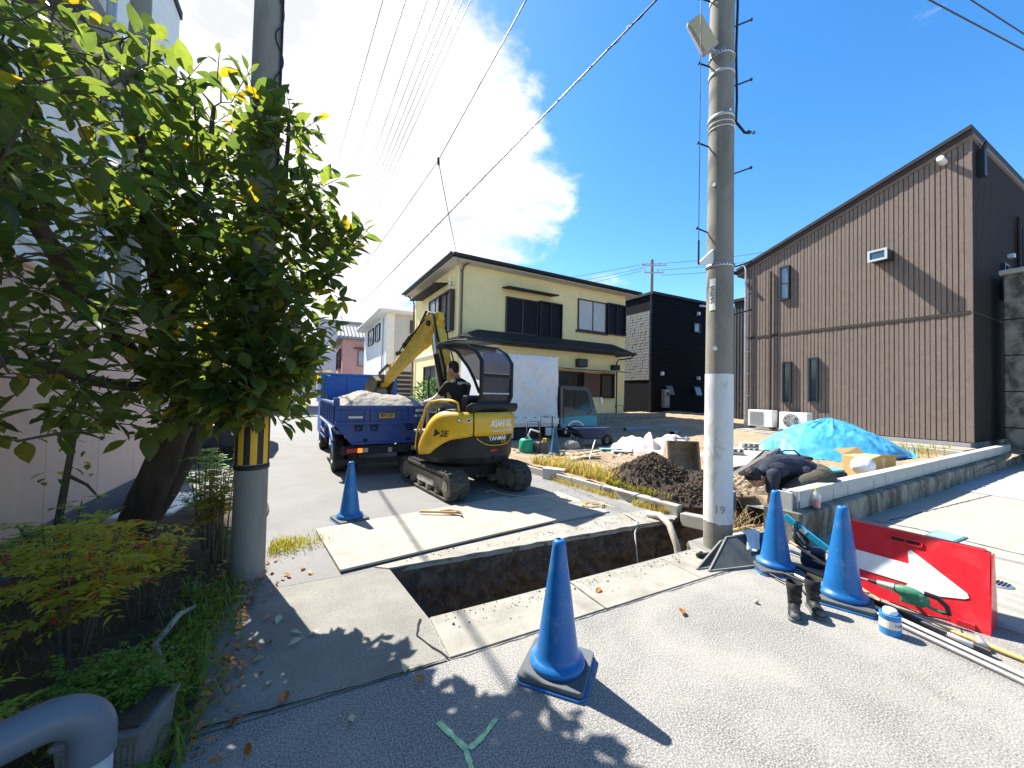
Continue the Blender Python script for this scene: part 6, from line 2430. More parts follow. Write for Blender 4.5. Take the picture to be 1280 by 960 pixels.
MB().cyl((.05, -.12, .35), (.05, -.12, .44), .05, n=10).build('air_filter', m_ywn, t)
MB().tube([(-.1, .1, .3), (-.22, .15, .5), (-.1, .2, .62), (.12, .1, .55)], .02, 6).build('hose', m_white, t)
# scattered planks, boards and stones near the faded cone
boards = [((4.45, 6.55), (5.45, 6.35), .05, 'dark plank lying flat in front of the faded cone', m_wood), ((4.6, 6.3), (5.6, 6.62), .04, 'grey plank crossing over another behind the weeds', m_kerb),
          ((4.95, 7.3), (5.85, 7.1), .06, 'weathered board behind the faded cone', m_wallconc), ((5.1, 6.75), (6.0, 7.0), .05, 'thin pale plank pointing at the pink sheet', m_wood)]
for (a, b, h_, lab, mm) in boards:
    o = MB().beam((a[0], a[1], .18), (b[0], b[1], .20), .14, .03).build('plank', mm, bevel=.004)
    tag(o, lab, 'plank')
o = MB().tube([(5.1, 6.25, .18), (5.45, 6.5, .52)], .012, 6).build('steel_bar', m_steel)
tag(o, 'thin pale steel bar sticking up from the planks', 'bar')
m_ = MB()
for i in range(60):
    x, y = R.uniform(4.0, 6.4), R.uniform(6.1, 8.0)
    s_ = R.uniform(.03, .12)
    m_.box((x, y, .13 + s_ * .3), (s_, s_ * .8, s_ * .6), R3=Euler((R.uniform(0, 3), R.uniform(0, 3), R.uniform(0, 3))).to_matrix(), top=(.6, .7))
tag(m_.build('rubble', m_kerb), 'broken stones and rubble lying around the faded cone', 'rubble', kind='stuff')
t = thing('cement_bag', 'round grey cement sack slumped beside the wheelbarrow', 'bag', (5.55, 7.5, .14))
MB().ell((0, 0, .12), (.24, .18, .14), 18).build('sack', m_conc, t)

# ------------------------------------------------------------ things around the trench
# boards laid over the road
m_ply = M('dusty board', (.34, .315, .26), .85, .06, 2, .15, 60, stain=(.21, .19, .15), stain_amt=.7, stain_scale=1.4, stretch=(1, 3, 1))
m_edge = M('board edge', (.05, .045, .04), .8, .2)
t = thing('road_plate', 'large dusty cover board laid on the street in front of the excavator', 'cover board', (0, 0, 0))
P_ = [(.235, 3.40), (.06, 4.50), (1.25, 4.66), (2.45, 4.86), (2.60, 3.72), (1.45, 3.57)]
MB().prism(P_, .016, .036).build('board', m_ply, t, bevel=.003)
MB().prism([(x + .004, y - .004) for x, y in P_], .005, .0155).build('underside', m_edge, t)
o = MB().prism([(2.50, 3.70), (2.42, 4.80), (3.35, 4.84), (3.40, 3.75)], .005, .020).build('cover_board', m_ply, bevel=.003)
tag(o, 'second thinner cover board to the right of the large one', 'cover board')
# claw hammer / pick on the board
t = thing('pickaxe', 'pickaxe with orange wooden handle lying on the cover board', 'pickaxe', (1.40, 4.42, .055), radians(-14))
MB().tube([(-.26, .06, .012), (0, 0, .012), (.22, -.06, .012)], [.014, .013, .017], 8).build('handle', M('orange handle', (.55, .27, .06), .5, .15), t)
MB().tube([(.22, -.14, .02), (.20, -.06, .018), (.10, .02, .018), (-.02, .06, .01)], [.006, .02, .018, .005], 8).build('pick_head', m_mud, t)
# hoses emerging by the kerb
o = MB().tube([(3.72, 3.42, .035), (3.74, 3.26, .07), (3.72, 3.10, .01), (3.70, 2.98, -.18), (3.69, 2.9, -.50)], .038, 12).build('drain_hose', M('cream hose', (.58, .52, .42), .7, .1, 10, .2))
tag(o, 'thick cream coloured hose bending down into the trench by the kerb', 'hose')
o = MB().tube([(3.50, 3.60, .02), (3.46, 3.45, .035), (3.42, 3.30, .03), (3.26, 3.18, -.05), (3.18, 3.06, -.3), (3.24, 2.95, -.55)], .009, 8).build('cable', M('pale cable', (.42, .40, .37), .5))
tag(o, 'thin grey cable hanging over the lip of the trench', 'cable')
q = []
for i in range(60):
    t_ = i / 59
    q.append((2.3 + 1.3 * t_ + .05 * sin(t_ * 30), 5.2 - 1.35 * t_ + .09 * sin(t_ * 17), .03 + .012 * abs(sin(t_ * 14))))
o = MB().tube(q, .0045, 5).build('string', M('yellow string', (.62, .48, .20), .7))
tag(o, 'loose yellow string trailing along the foot of the kerb', 'string')
q = [(3.38 + (.13 + .03 * sin(i * .7)) * cos(i * .55) * 1.2, 4.05 + (.10 + .02 * cos(i)) * sin(i * .55), .03 + .004 * (i % 3)) for i in range(48)]
o = MB().tube(q, .005, 5).build('string', M('tan string', (.58, .42, .20), .7))
tag(o, 'small tangle of tan string on the ground near the trench hose', 'string')
# pipes and root bits at the pit right of the pole
for (a, b, r_, lab, mm) in (((3.85, 2.62, .02), (4.95, 2.50, .04), .028, 'rusty brown conduit lying from the pole foot to the pit edge', m_wood), ((3.95, 2.54, .03), (4.85, 2.36, .08), .022, 'pale grey conduit lying in front of the pit', m_steel),
                            ((3.85, 2.50, .04), (4.55, 2.30, .05), .030, 'cream plastic pipe lying by the pole foot', M('cream pipe', (.55, .48, .36), .6))):
    o = MB().tube([a, ((a[0] + b[0]) / 2, (a[1] + b[1]) / 2 + .02, a[2] + .03), b], r_, 8).build('conduit', mm)
    tag(o, lab, 'pipe')
m_ = MB()
for i in range(26):
    x, y = 4.25 + R.gauss(0, .10), 2.58 + R.gauss(0, .08)
    m_.tube([(x, y, 0), (x + R.uniform(-.06, .06), y + R.uniform(-.06, .06), .12), (x + R.uniform(-.15, .15), y + R.uniform(-.12, .12), R.uniform(.15, .34))], .003, 4)
tag(m_.build('dry_stalks', M('straw', (.50, .38, .20), .9)), 'tuft of dry straw-coloured stalks in front of the pit', 'grass', kind='stuff')

# leaning dark panels with a white cloth
m_panel = M('dark panel', (.055, .065, .06), .6, .15, 4, .1, 50, stain=(.12, .125, .11), stain_amt=.4)
m_pedge = M('panel edge', (.20, .20, .18), .7)


def quad_panel(pts, th, nm, label, mat, edge=True):
    t = thing(nm, label, 'panel', (0, 0, 0))
    P = [Vector(p) for p in pts]
    nrm = (P[1] - P[0]).cross(P[3] - P[0]).normalized() * th
    m_ = MB().add([*P, *[p + nrm for p in P]], [(3, 2, 1, 0), (4, 5, 6, 7), (0, 1, 5, 4), (1, 2, 6, 5), (2, 3, 7, 6), (3, 0, 4, 7)])
    m_.build('panel', mat, t, bevel=.003)
    m_ = MB()
    for i in range(4):
        m_.beam(P[i] + nrm * .5, P[(i + 1) % 4] + nrm * .5, .014, .02)
    m_.build('rim', m_pedge, t)
    return t


quad_panel([(3.05, 2.13, .006), (3.66, 1.99, .006), (3.99, 2.17, .185), (3.50, 2.27, .175)], .012, 'leaning_panel', 'dark green-grey panel leaning in front, its lower left corner on the slab', m_panel)
quad_panel([(2.985, 2.20, .006), (3.30, 2.14, .006), (3.60, 2.26, .150), (3.42, 2.275, .150)], .010, 'leaning_panel', 'second dark panel sticking out behind the front one next to the pole', m_panel)
m_ = MB()


def clothf(u, v):
    a = Vector((3.72, 2.23, .195)).lerp(Vector((3.88, 2.195, .200)), u)
    dn = Vector((-.17, -.115, -.125))
    p = a + dn * v * (1 - .25 * abs(u - .6)) + Vector((-.01, -.02 - .004 * sin(u * 9 + v * 3), .022 + .004 * sin(u * 14)))
    p += Vector((.015 * v * sin(u * 5), -.008 * noise.noise(Vector((u * 4, v * 4, 0))), 0))
    if v < .12:
        p.y += .05 * (.12 - v) / .12
    return p


m_.grid(clothf, 24, 24)
tag(m_.build('cloth', M('white rag', (.70, .70, .70), .9, .05, 6, .3, 40, stain=(.35, .36, .38), stain_amt=.6, stain_scale=14, stain_lo=.55), solid=.004), 'stained white cloth hung over the edge of the leaning dark panel', 'cloth')
o = MB().box((3.30, 2.335, .03), (.20, .035, .03), rz=-.25).box((3.25, 2.36, .035), (.10, .03, .03), rz=.3).build('clamp_tool', m_black, bevel=.008)
tag(o, 'small black clamp tool on the slab at the foot of the big pole', 'tool')

# clutter between cones: turquoise level bar, poles, drill, boots, paint can
t = thing('spirit_level', 'turquoise and silver level bar leaning from the cone towards the barrier', 'level', (0, 0, 0))
m_tq = M('turquoise', (.02, .38, .55), .35, .05)
a, b = Vector((4.12, 2.08, .36)), Vector((4.20, 1.62, .06))
MB().beam(a, b, .03, .055).build('bar', m_tq, t, bevel=.004)
for f0 in (.28, .72):
    p = a.lerp(b, f0)
    q_ = a.lerp(b, f0 + .10)
    MB().beam(p, q_, .034, .04).build('window', m_whiteprint, t)
MB().beam(a + Vector((.05, 0, -.02)), b + Vector((.08, .02, 0)), .012, .02).build('rail', m_steel, t)
items = [
    ((3.95, 1.95, .10), (4.10, 1.45, .02), .016, 'white steel tube pointing at the red barrier', m_white),
    ((3.72, 1.70, .04), (3.70, .60, .02), .013, 'yellow wooden pole lying along the foot of the barrier', M('bamboo', (.62, .40, .12), .5, .12, 8)),
    ((3.62, 1.75, .03), (3.40, .50, .015), .014, 'grey steel tube lying nearest the road beside the paint can', m_steel),
    ((3.68, 1.62, .03), (3.48, .48, .015), .012, 'white steel tube second from the road, beside the yellow pole', m_white),
    ((3.78, 1.85, .04), (3.60, .70, .03), .018, 'black steel pipe lying between the light tubes', m_black),
    ((3.55, 2.02, .04), (3.55, 1.10, .02), .012, 'thin dark rod passing behind the boots', m_black),
    ((4.02, 1.98, .16), (3.75, 1.25, .03), .012, 'pale wooden lath passing behind the right cone', m_wood),
]
for a, b, r_, lab, mm in items:
    o = MB().tube([a, b], r_, 8).build('steel_tube' if mm is not m_wood else 'wooden_lath', mm)
    tag(o, lab, 'tube' if mm is not m_wood else 'lath')
o = MB().tube([(3.70, 1.05, .03), (3.62, .86, .03), (3.60, .78, .03), (3.66, .74, .03), (3.74, .78, .03)], .018, 8).build('bent_handle', m_steel)
tag(o, 'bent grey steel handle lying at the corner of the barrier', 'handle')
o = MB().tube([(3.48, 1.92, .02), (3.42, 1.75, .03), (3.44, 1.62, .02), (3.36, 1.55, .02)], .008, 6).build('black_hose', m_black)
tag(o, 'black hose trailing out from under the panels', 'hose')
for i, r_ in enumerate((.16, .14, .12)):
    pass
q = [(4.10 + (.08 + .01 * sin(i * .3)) * cos(i * .45), 1.93 + (.10) * sin(i * .45) * .5, .16 + .09 * sin(i * .45) + .002 * i) for i in range(46)]
o = MB().tube(q, .010, 6).build('cable_coil', m_black)
tag(o, 'coil of black cable behind the two cones', 'cable')
o = MB().box((4.10, 1.83, .06), (.25, .18, .12), rz=.4).box((4.02, 1.76, .15), (.12, .10, .06), rz=.2).build('tool_heap_bag', M('dark blue canvas', (.025, .045, .10), .8, .2, 8, .3), bevel=.03)
tag(o, 'dark blue canvas tool bag sitting behind the right cone', 'bag')


def boot(x, y, rz, label, tilt=0):
    t = thing('work_boot', label, 'boot', (x, y, 0), rz, 'pair of black work boots')
    t.scale = (.82, .82, .80)
    m_ = MB()
    prof = [(-.13, .035, .040, .020), (-.10, .045, .045, .03), (-.02, .05, .048, .045), (.05, .045, .045, .05)]
    b = MB()
    b.ell((0, -.075, .045), (.048, .075, .040), 16)
    b.ell((0, -.01, .05), (.044, .075, .045), 16)
    b.ell((0, .055, .05), (.042, .055, .048), 16)
    b.cyl((0, .035, .06), (0, .045, .17), .046, .050, n=18)
    b.build('upper', m_seat, t, remesh=.006)
    sh = MB(Matrix.Translation((0, .045, .0)))
    sh.lathe([(.049, .14), (.055, .20), (.060, .262), (.054, .264), (.049, .20), (.044, .12)], n=24)
    sh.build('shaft', m_shirt, t)
    so = MB()
    so.prism([(-.045, -.13), (-.025, -.155), (.025, -.155), (.045, -.13), (.050, -.06), (.040, 0), (.046, .08), (.03, .115), (-.03, .115), (-.046, .08), (-.040, 0), (-.050, -.06)], 0, .024)
    so.build('sole', m_conew, t, bevel=.005)
    la = MB()
    for k_ in range(3):
        z = .11 + k_ * .05
        la.box((0, -.002 + .002 * k_, z), (.07, .012, .022))
        la.box((.048, .04, z), (.012, .05, .022))
    la.build('strap', m_black, t, bevel=.003)
    tc_ = MB().ell((0, -.12, .045), (.036, .035, .028), 12).build('toe_cap', m_conew, t)
    return t


boot(3.02, 1.46, radians(-62), 'left black work boot of the pair standing on the asphalt')
boot(3.20, 1.42, radians(-48), 'right black work boot of the pair, nearer the scuffed cone')

t = thing('paint_can', 'small blue and white paint can with a wire handle standing beside the tubes', 'paint can', (3.36, 1.07, 0), .4)
MB().lathe([(0, 0), (.052, 0), (.053, .004), (.053, .122), (.055, .126), (.050, .13), (.046, .122), (0, .122)], n=28).build('tin', M('blue tin', (.03, .22, .52), .4, .05), t)
m_ = MB()
NS = 28
vs = [(.0536 * cos(2 * pi * i / NS), .0536 * sin(2 * pi * i / NS), z) for z in (.045, .095) for i in range(NS)]
m_.add(vs, [(i, (i + 1) % NS, NS + (i + 1) % NS, NS + i) for i in range(NS)], 0, True)
m_.build('paper_label', m_label, t)
MB().lathe([(.036, .128), (.036, .15), (.030, .158), (0, .158)], n=20).build('lid', m_white, t)
MB().tube([(.056 * cos(a), -.05 - .01 * 0 + .0 * a, .10) if False else (.058 * cos(a), -.058 * abs(sin(a)) * .99, .10 - .05 * sin(a)) for a in [pi * i / 16 for i in range(17)]], .002, 5).build('wire_handle', m_steel, t)
lm = M('label print', (.10, .16, .30), .6)
text('label_lettering', 'PAINT', .024, lm, t, lambda x, y, z: ((.0545 + z) * cos(x / .054 - 2.2), (.0545 + z) * sin(x / .054 - 2.2), .072 + y), .001)

t = thing('rotary_hammer', 'green and black rotary hammer drill with a long bit resting on the tubes', 'power drill', (3.80, 1.12, .12), radians(-78))
t.scale = (.82, .82, .82)
m_dg = M('tool green', (.06, .22, .13), .4, .1)
dm_ = MB()
dm_.ell((0, 0, .03), (.11, .042, .048), 14)
dm_.box((.03, 0, -.01), (.14, .062, .10))
dm_.ell((.09, 0, -.01), (.05, .034, .055), 12)
dm_.build('motor_housing', m_dg, t, remesh=.006)
MB().cyl((-.08, 0, .035), (-.19, 0, .035), .034, .022, 16).build('gear_case', m_steel, t)
MB().cyl((-.18, 0, .035), (-.25, 0, .035), .022, .014, 14).build('chuck', m_black, t)
MB().cyl((-.25, 0, .035), (-.50, 0, .030), .007, n=8).build('drill_bit', m_steel, t)
MB().tube([(.10, 0, .06), (.18, 0, .05), (.23, 0, .0), (.24, 0, -.055), (.20, 0, -.06)], [.018, .020, .018, .018, .012], 10).build('grip', m_black, t)
MB().tube([(.11, 0, -.04), (.17, 0, -.055), (.22, 0, -.05)], .014, 8).build('grip_bar', m_dg, t)
MB().tube([(.0, .04, -.01), (-.01, .10, -.03), (-.01, .15, -.03)], .014, 8).build('side_handle', m_black, t)
MB().tube([(.23, 0, -.06), (.25, -.08, -.07), (.12, -.15, -.068), (-.1, -.10, -.065)], .005, 6).build('power_cord', m_black, t)
o = MB().lathe([(0, .0), (.012, .004), (.016, .014), (.012, .024), (0, .028)], (2.92, 1.66, 0), 12).build('pebble', m_kerb)
tag(o, 'single round pebble on the asphalt left of the boots', 'stone')

# crumbs of soil and grit spilled round the trench and over the boards
m_ = MB()
rq = random.Random(77)
for i in range(760):
    k_ = i % 3
    if k_ == 0:
        x, y = rq.uniform(.75, 3.4), 2.48 - min(.38, abs(rq.gauss(0, .09)))
    elif k_ == 1:
        x, y = rq.uniform(.7, 3.9), 3.36 + abs(rq.gauss(0, .12))
    elif k_ == 2:
        x, y = 3.75 - abs(rq.gauss(0, .35)), rq.uniform(3.5, 6.0)
    else:
        x, y = 3.0 + rq.gauss(0, .5), 1.7 + rq.gauss(0, .3)
    s_ = rq.uniform(.003, .010) if rq.random() < .93 else rq.uniform(.010, .018)
    z = .037 if (.1 < x < 2.6 and 3.5 < y < 4.8) else (.009 if y < 2.5 else .013)
    if k_ == 2:
        z = .021 if (2.6 < x < 3.4 and 3.7 < y < 4.8) else .005
    m_.box((x, y, z + s_ * .2), (s_, s_ * .8, s_ * .6), R3=Euler((rq.uniform(0, 3), rq.uniform(0, 3), 0)).to_matrix(), top=(.6, .7))
tag(m_.build('soil_crumbs', M('crumb', (.12, .095, .07), .95, .5, 10)), 'crumbs of soil and grit spilled around the open trench', 'soil', kind='stuff')
# ------------------------------------------------------------ leaf helpers
m_leaf = leaf_mat('tree leaf', (.036, .062, .018), (.085, .118, .026), (.20, .17, .03), .58)
m_nand = leaf_mat('nandina leaf', (.17, .30, .04), (.32, .36, .05), (.40, .12, .04), .4)
m_shrubm = leaf_mat('shrub leaf', (.09, .19, .04), (.15, .27, .05), None, .4)
m_weed = leaf_mat('weed', (.22, .20, .05), (.36, .31, .10), (.16, .20, .04), .35)
m_grass = leaf_mat('grass', (.12, .15, .03), (.25, .23, .05), None, .35)
m_moss = leaf_mat('moss green', (.07, .16, .02), (.13, .22, .03), None, .25)
m_bark = M('bark', (.055, .042, .032), .95, .35, 12, .8, 40, stain=(.12, .10, .08), stain_amt=.5, stretch=(1, 1, .3))
m_twig = M('twig', (.075, .060, .042), .9, .3, 20, .2, 60)
m_dry = leaf_mat('dry leaf', (.30, .12, .03), (.42, .26, .10), (.20, .05, .03), .2)
m_pale = leaf_mat('pale fallen leaf', (.34, .36, .24), (.46, .46, .34), None, .2)


def leaf_geo(kind='broad'):
    """one leaf blade along +y, folded on the midrib and drooping"""
    if kind == 'broad':
        prof = [(0, .0), (.13, .12), (.30, .235), (.52, .265), (.76, .175), (.92, .06), (1.0, .0)]
    elif kind == 'slim':
        prof = [(0, .0), (.3, .16), (.65, .14), (1.0, 0)]
    else:
        prof = [(0, .0), (.25, .22), (.6, .24), (1.0, 0)]
    vs, fs = [], []
    for i, (y, w) in enumerate(prof):
        z = -.16 * y * y
        vs += [(-w * .98, y, z + w * .30), (0, y, z), (w * .98, y, z + w * .30)]
    for i in range(len(prof) - 1):
        a = i * 3
        fs += [(a, a + 1, a + 4, a + 3), (a + 1, a + 2, a + 5, a + 4)]
    return vs, fs


LG = {k: leaf_geo(k) for k in ('broad', 'slim', 'small')}


def orient(d, roll=0.):
    """matrix whose y axis is d, z as upright as possible"""
    d = Vector(d).normalized()
    x = d.cross(Vector((0, 0, 1)))
    x = x.normalized() if x.length > 1e-4 else Vector((1, 0, 0))
    z = x.cross(d)
    Mx = Matrix((x, d, z)).transposed()
    return Mx @ Matrix.Rotation(roll, 3, 'Y')


def leaves_mesh(items, kind, name, mat, parent=None, tagkind=None):
    vs0, fs0 = LG[kind]
    m_ = MB()
    V, Fc = m_.v, m_.f
    for p, Rm, s_ in items:
        b = len(V)
        for q in vs0:
            w = Rm @ Vector((q[0] * s_, q[1] * s_, q[2] * s_))
            V.append((p.x + w.x, p.y + w.y, p.z + w.z))
        for f in fs0:
            Fc.append(tuple(b + i for i in f))
    m_.mi = [0] * len(Fc)
    m_.sm = [True] * len(Fc)
    o = m_.build(name, mat, parent)
    if tagkind:
        o['kind'] = tagkind
    return o


# ------------------------------------------------------------ the leafy tree on the left
rr_ = random.Random(12)
tree = thing('leafy_tree', 'broad-leaved tree with a dark leaning trunk filling the upper left', 'tree', (-1.42, 4.62, 0))
TO = Vector((1.42, -4.62, 0))       # world to tree-local offset
trunk = [(-1.42, 4.66, -.1), (-1.40, 4.60, .02), (-1.36, 4.56, .30), (-1.24, 4.44, .62), (-1.12, 4.34, .95), (-1.02, 4.24, 1.22), (-.95, 4.12, 1.45)]
m_ = MB()
pts, rs = [], []
for i in range(len(trunk) - 1):
    for j in range(4):
        a, b = Vector(trunk[i]), Vector(trunk[i + 1])
        t_ = j / 4
        pts.append(a.lerp(b, t_) + TO + Vector((.012 * noise.noise(Vector((i + t_, 0, 0))), .012, 0)))
        k_ = (i + t_) / len(trunk)
        rs.append(.155 - .07 * k_ + .012 * noise.noise(Vector((k_ * 9, 3, 0))) + (.06 if i == 0 and j < 2 else 0))
m_.tube(pts, rs, 16)
m_.build('trunk', m_bark, tree)
m_ = MB().tube([Vector(p) + TO for p in ((-1.40, 4.60, .1), (-1.2, 4.75, .5), (-1.02, 4.85, 1.0), (-.95, 4.9, 1.5), (-.98, 4.6, 2.1))], [.10, .08, .07, .055, .04], 12)
m_.build('trunk', m_bark, tree)
limbs = [
    [(-.95, 4.12, 1.45), (-.78, 4.05, 1.72), (-.55, 4.0, 1.98), (-.34, 3.9, 2.18), (-.28, 3.85, 2.34), (-.14, 3.8, 2.40), (.02, 3.75, 2.42), (.14, 3.7, 2.55)],
    [(-.34, 3.9, 2.18), (-.40, 3.7, 2.45), (-.32, 3.6, 2.8), (-.25, 3.5, 3.2), (-.24, 3.4, 3.6)],
    [(-.95, 4.12, 1.45), (-1.02, 3.8, 1.9), (-1.0, 3.4, 2.4), (-.95, 3.0, 2.9), (-.95, 2.7, 3.3)],
    [(-.95, 4.12, 1.45), (-1.15, 3.7, 1.7), (-1.25, 3.1, 2.0), (-1.2, 2.6, 2.3), (-1.12, 2.15, 2.6), (-1.05, 2.0, 2.9)],
    [(-1.02, 3.8, 1.9), (-.8, 3.5, 2.4), (-.7, 3.3, 2.9), (-.66, 3.2, 3.4)],
    [(-1.0, 3.95, 1.5), (-1.25, 3.4, 1.5), (-1.25, 2.8, 1.6), (-1.15, 2.4, 1.6)],
    [(-.95, 4.12, 1.40), (-.75, 3.75, 1.45), (-.5, 3.5, 1.5), (-.3, 3.35, 1.35)],
    [(-.98, 4.6, 2.1), (-1.1, 4.3, 2.7), (-1.05, 3.9, 3.3), (-.9, 3.6, 3.8)],
    [(-.78, 4.05, 1.72), (-.5, 3.7, 1.8), (-.3, 3.5, 1.9), (-.12, 3.35, 2.05)],
]
BR = []     # sample points along branches for attaching twigs
for k_, L_ in enumerate(limbs):
    P = [Vector(p) for p in L_]
    fine = []
    for i in range(len(P) - 1):
        for j in range(5):
            q = P[i].lerp(P[i + 1], j / 5)
            q += Vector((noise.noise(q * 3), noise.noise(q * 3 + Vector((9, 0, 0))), noise.noise(q * 3 + Vector((0, 9, 0))))) * .035
            fine.append(q)
    fine.append(P[-1])
    r0 = .062 if k_ in (0, 2, 3) else .045
    if k_ == 0:
        r0 = .075
    rs = [r0 * (1 - .78 * i / len(fine)) for i in range(len(fine))]
    MB().tube([q + TO for q in fine], rs, 10).build('branch', m_bark, tree)
    BR += [(q, rs[i]) for i, q in enumerate(fine)]
# volumes the crown fills: centre, radius, number of twigs
VOL = [((-1.05, 2.15, 2.72), (.42, .42, .42), 24), ((-1.02, 2.0, 2.2), (.34, .34, .34), 22), ((-1.0, 2.6, 3.15), (.38, .40, .34), 13),
       ((-1.12, 2.75, 2.5), (.50, .5, .5), 42), ((-.68, 3.2, 3.25), (.34, .36, .36), 22), ((-.27, 3.42, 3.45), (.19, .26, .36), 16),
       ((-.15, 3.5, 2.95), (.22, .26, .32), 18), ((.14, 3.62, 2.72), (.17, .2, .24), 13), ((-.02, 3.45, 2.35), (.2, .22, .28), 13),
       ((-.9, 3.2, 2.15), (.55, .5, .50), 50), ((-1.12, 2.4, 1.75), (.38, .4, .32), 34), ((-1.15, 2.6, 1.38), (.34, .36, .26), 13),
       ((-.95, 3.4, 1.45), (.50, .42, .26), 24), ((-.32, 3.35, 1.42), (.26, .28, .26), 22), ((-.16, 3.35, 1.80), (.22, .26, .32), 22),
       ((-.62, 3.2, 2.55), (.42, .42, .48), 32), ((-.55, 3.5, 1.9), (.42, .4, .36), 24),
       ((-.9, 3.7, 2.9), (.4, .4, .5), 8), ((-.6, 3.3, 1.55), (.35, .3, .3), 20), ((-.40, 3.12, 1.5), (.24, .16, .34), 20), ((-.33, 3.16, 2.0), (.20, .15, .34), 18), ((-.6, 4.3, 2.9), (.25, .3, .4), 14), ((-.45, 3.9, 2.9), (.3, .35, .35), 18), ((-.7, 4.0, 3.4), (.3, .3, .3), 12), ((-.3, 3.7, 2.3), (.25, .25, .25), 10)]
twigs = MB()
items = []
cand = []
for c, r_, n_ in VOL:
    for i in range(n_):
        while True:
            d = Vector((rr_.uniform(-1, 1), rr_.uniform(-1, 1), rr_.uniform(-1, 1)))
            if d.length < 1:
                break
        p = Vector((c[0] + d.x * r_[0], c[1] + d.y * r_[1], c[2] + d.z * r_[2]))
        p.x = max(p.x, -1.8)
        cand.append(p)
base_pts = [b[0] for b in BR]
cand.sort(key=lambda p: min((q - p).length for q in base_pts))
att = [(q, Vector((0, 0, 1)), r_) for q, r_ in BR]
for p in cand:
    # each twig grows from the nearest older wood, not from below itself
    near_, nd, nr = min(att, key=lambda b: (b[0] - p).length + (.25 * max(0, b[0].z - p.z)))
    L_ = (p - near_).length
    dirv = (p - near_).normalized() if L_ > .02 else Vector((0, 0, 1))
    mid = near_.lerp(p, .5) + (nd - dirv) * .12 * L_ + Vector((0, 0, .05 * L_))
    dirv = (dirv + Vector((rr_.uniform(-.4, .4), rr_.uniform(-.4, .3), rr_.uniform(.1, 1.0)))).normalized()
    tip = p + dirv * rr_.uniform(.14, .30)
    r0 = min(.009, .004 + .010 * L_)
    twigs.tube([near_ + TO, mid + TO, p + TO, p.lerp(tip, .5) + Vector((0, 0, .01)) + TO, tip + TO], [r0, r0 * .8, r0 * .6, .003, .0015], 5, caps=False)
    att.append((p, dirv, r0))
    att.append((mid, dirv, r0))
    nl = rr_.randint(7, 11)
    for j in range(nl):
        t_ = (j + .5) / nl
        q = p.lerp(tip, t_ * 1.35 - .35) if t_ > .25 else mid.lerp(p, .5 + t_ * 2)
        ang_ = j * 2.4 + rr_.uniform(-.4, .4)
        side = dirv.orthogonal().normalized()
        side = Matrix.Rotation(ang_, 3, dirv) @ side
        ld = side * .85 + dirv * rr_.uniform(.25, .9) + Vector((0, 0, rr_.uniform(-.65, -.05)))
        if j == nl - 1:
            ld = dirv + Vector((0, 0, -.1))
        s_ = rr_.choice((rr_.uniform(.06, .11), rr_.uniform(.11, .18), rr_.uniform(.12, .17))) * (1.0 if t_ < .8 else .8) * (.84 if q.y < 2.9 else 1.05)
        items.append((q + side * .012, orient(ld, rr_.uniform(-.7, .7)), s_))
camp = Vector((0, 0, 1.5))


def seen(p):
    d = p - camp
    z = d.dot(fw)
    if z < .2:
        return False
    return abs(d.dot(r2) / z) < 1.36 and abs(d.dot(u2) / z) < 1.02


items.sort(key=lambda it: -(it[2] / (it[0] - camp).length) if seen(it[0]) else 1)
vs0, fs0 = LG['broad']
lm0 = bpy.data.meshes.new('leaf')
lm0.from_pydata(vs0, [], fs0)
lm0.materials.append(m_leaf)
for pg in lm0.polygons:
    pg.use_smooth = True
for p, Rm, s_ in items[:300]:
    M4 = (Matrix.Translation(p + TO) @ Rm.to_4x4() @ Matrix.Diagonal((s_, s_, s_, 1)))
    instance('leaf', lm0, tree, M4)
leaves_mesh([(p + TO, Rm, s_) for p, Rm, s_ in items[300:]], 'broad', 'foliage', m_leaf, tree, 'stuff')
twigs.build('twigs', m_twig, tree, kind='stuff')
# thin bare stem by the beige wall
o = thing('young_stem', 'thin bare brown stem growing beside the beige wall left of the leaning trunk', 'plant', (-1.75, 4.25, 0))
m_ = MB().tube([(0, 0, 0), (.03, -.02, .4), (.09, -.08, .8), (.13, -.1, 1.15), (.12, -.15, 1.6)], [.028, .026, .022, .018, .010], 8)
m_.tube([(.09, -.08, .8), (.22, -.12, .72), (.30, -.15, .62)], [.014, .010, .006], 6).tube([(.11, -.09, .95), (.02, -.1, 1.15)], [.012, .006], 6)
m_.build('stem', m_twig, o)
its = []
for i in range(26):
    its.append((Vector((.12 + rr_.gauss(0, .09), -.12 + rr_.gauss(0, .08), rr_.uniform(.75, 1.5))), orient((rr_.uniform(-1, 1), rr_.uniform(-1, 1), -.4)), rr_.uniform(.05, .09)))
leaves_mesh(its, 'broad', 'foliage', m_leaf, o, 'stuff')

# ------------------------------------------------------------ planting bed at the left
m_bed = M('bed soil', (.06, .045, .032), .95, .4, 8, .7, 40, stain=(.12, .10, .06), stain_amt=.5)
m_ = MB()
m_.grid(lambda u, v: (-2.0 + 1.52 * u - .04 * sin(v * 20), .9 + 5.2 * v, .02 + .05 * min(1, 4 * min(u, 1 - u)) + .03 * fbm(u * 4, v * 12) + .012 * fbm(u * 20, v * 60)), 50, 160)
m_.build('planting_bed', m_bed, kind='structure')


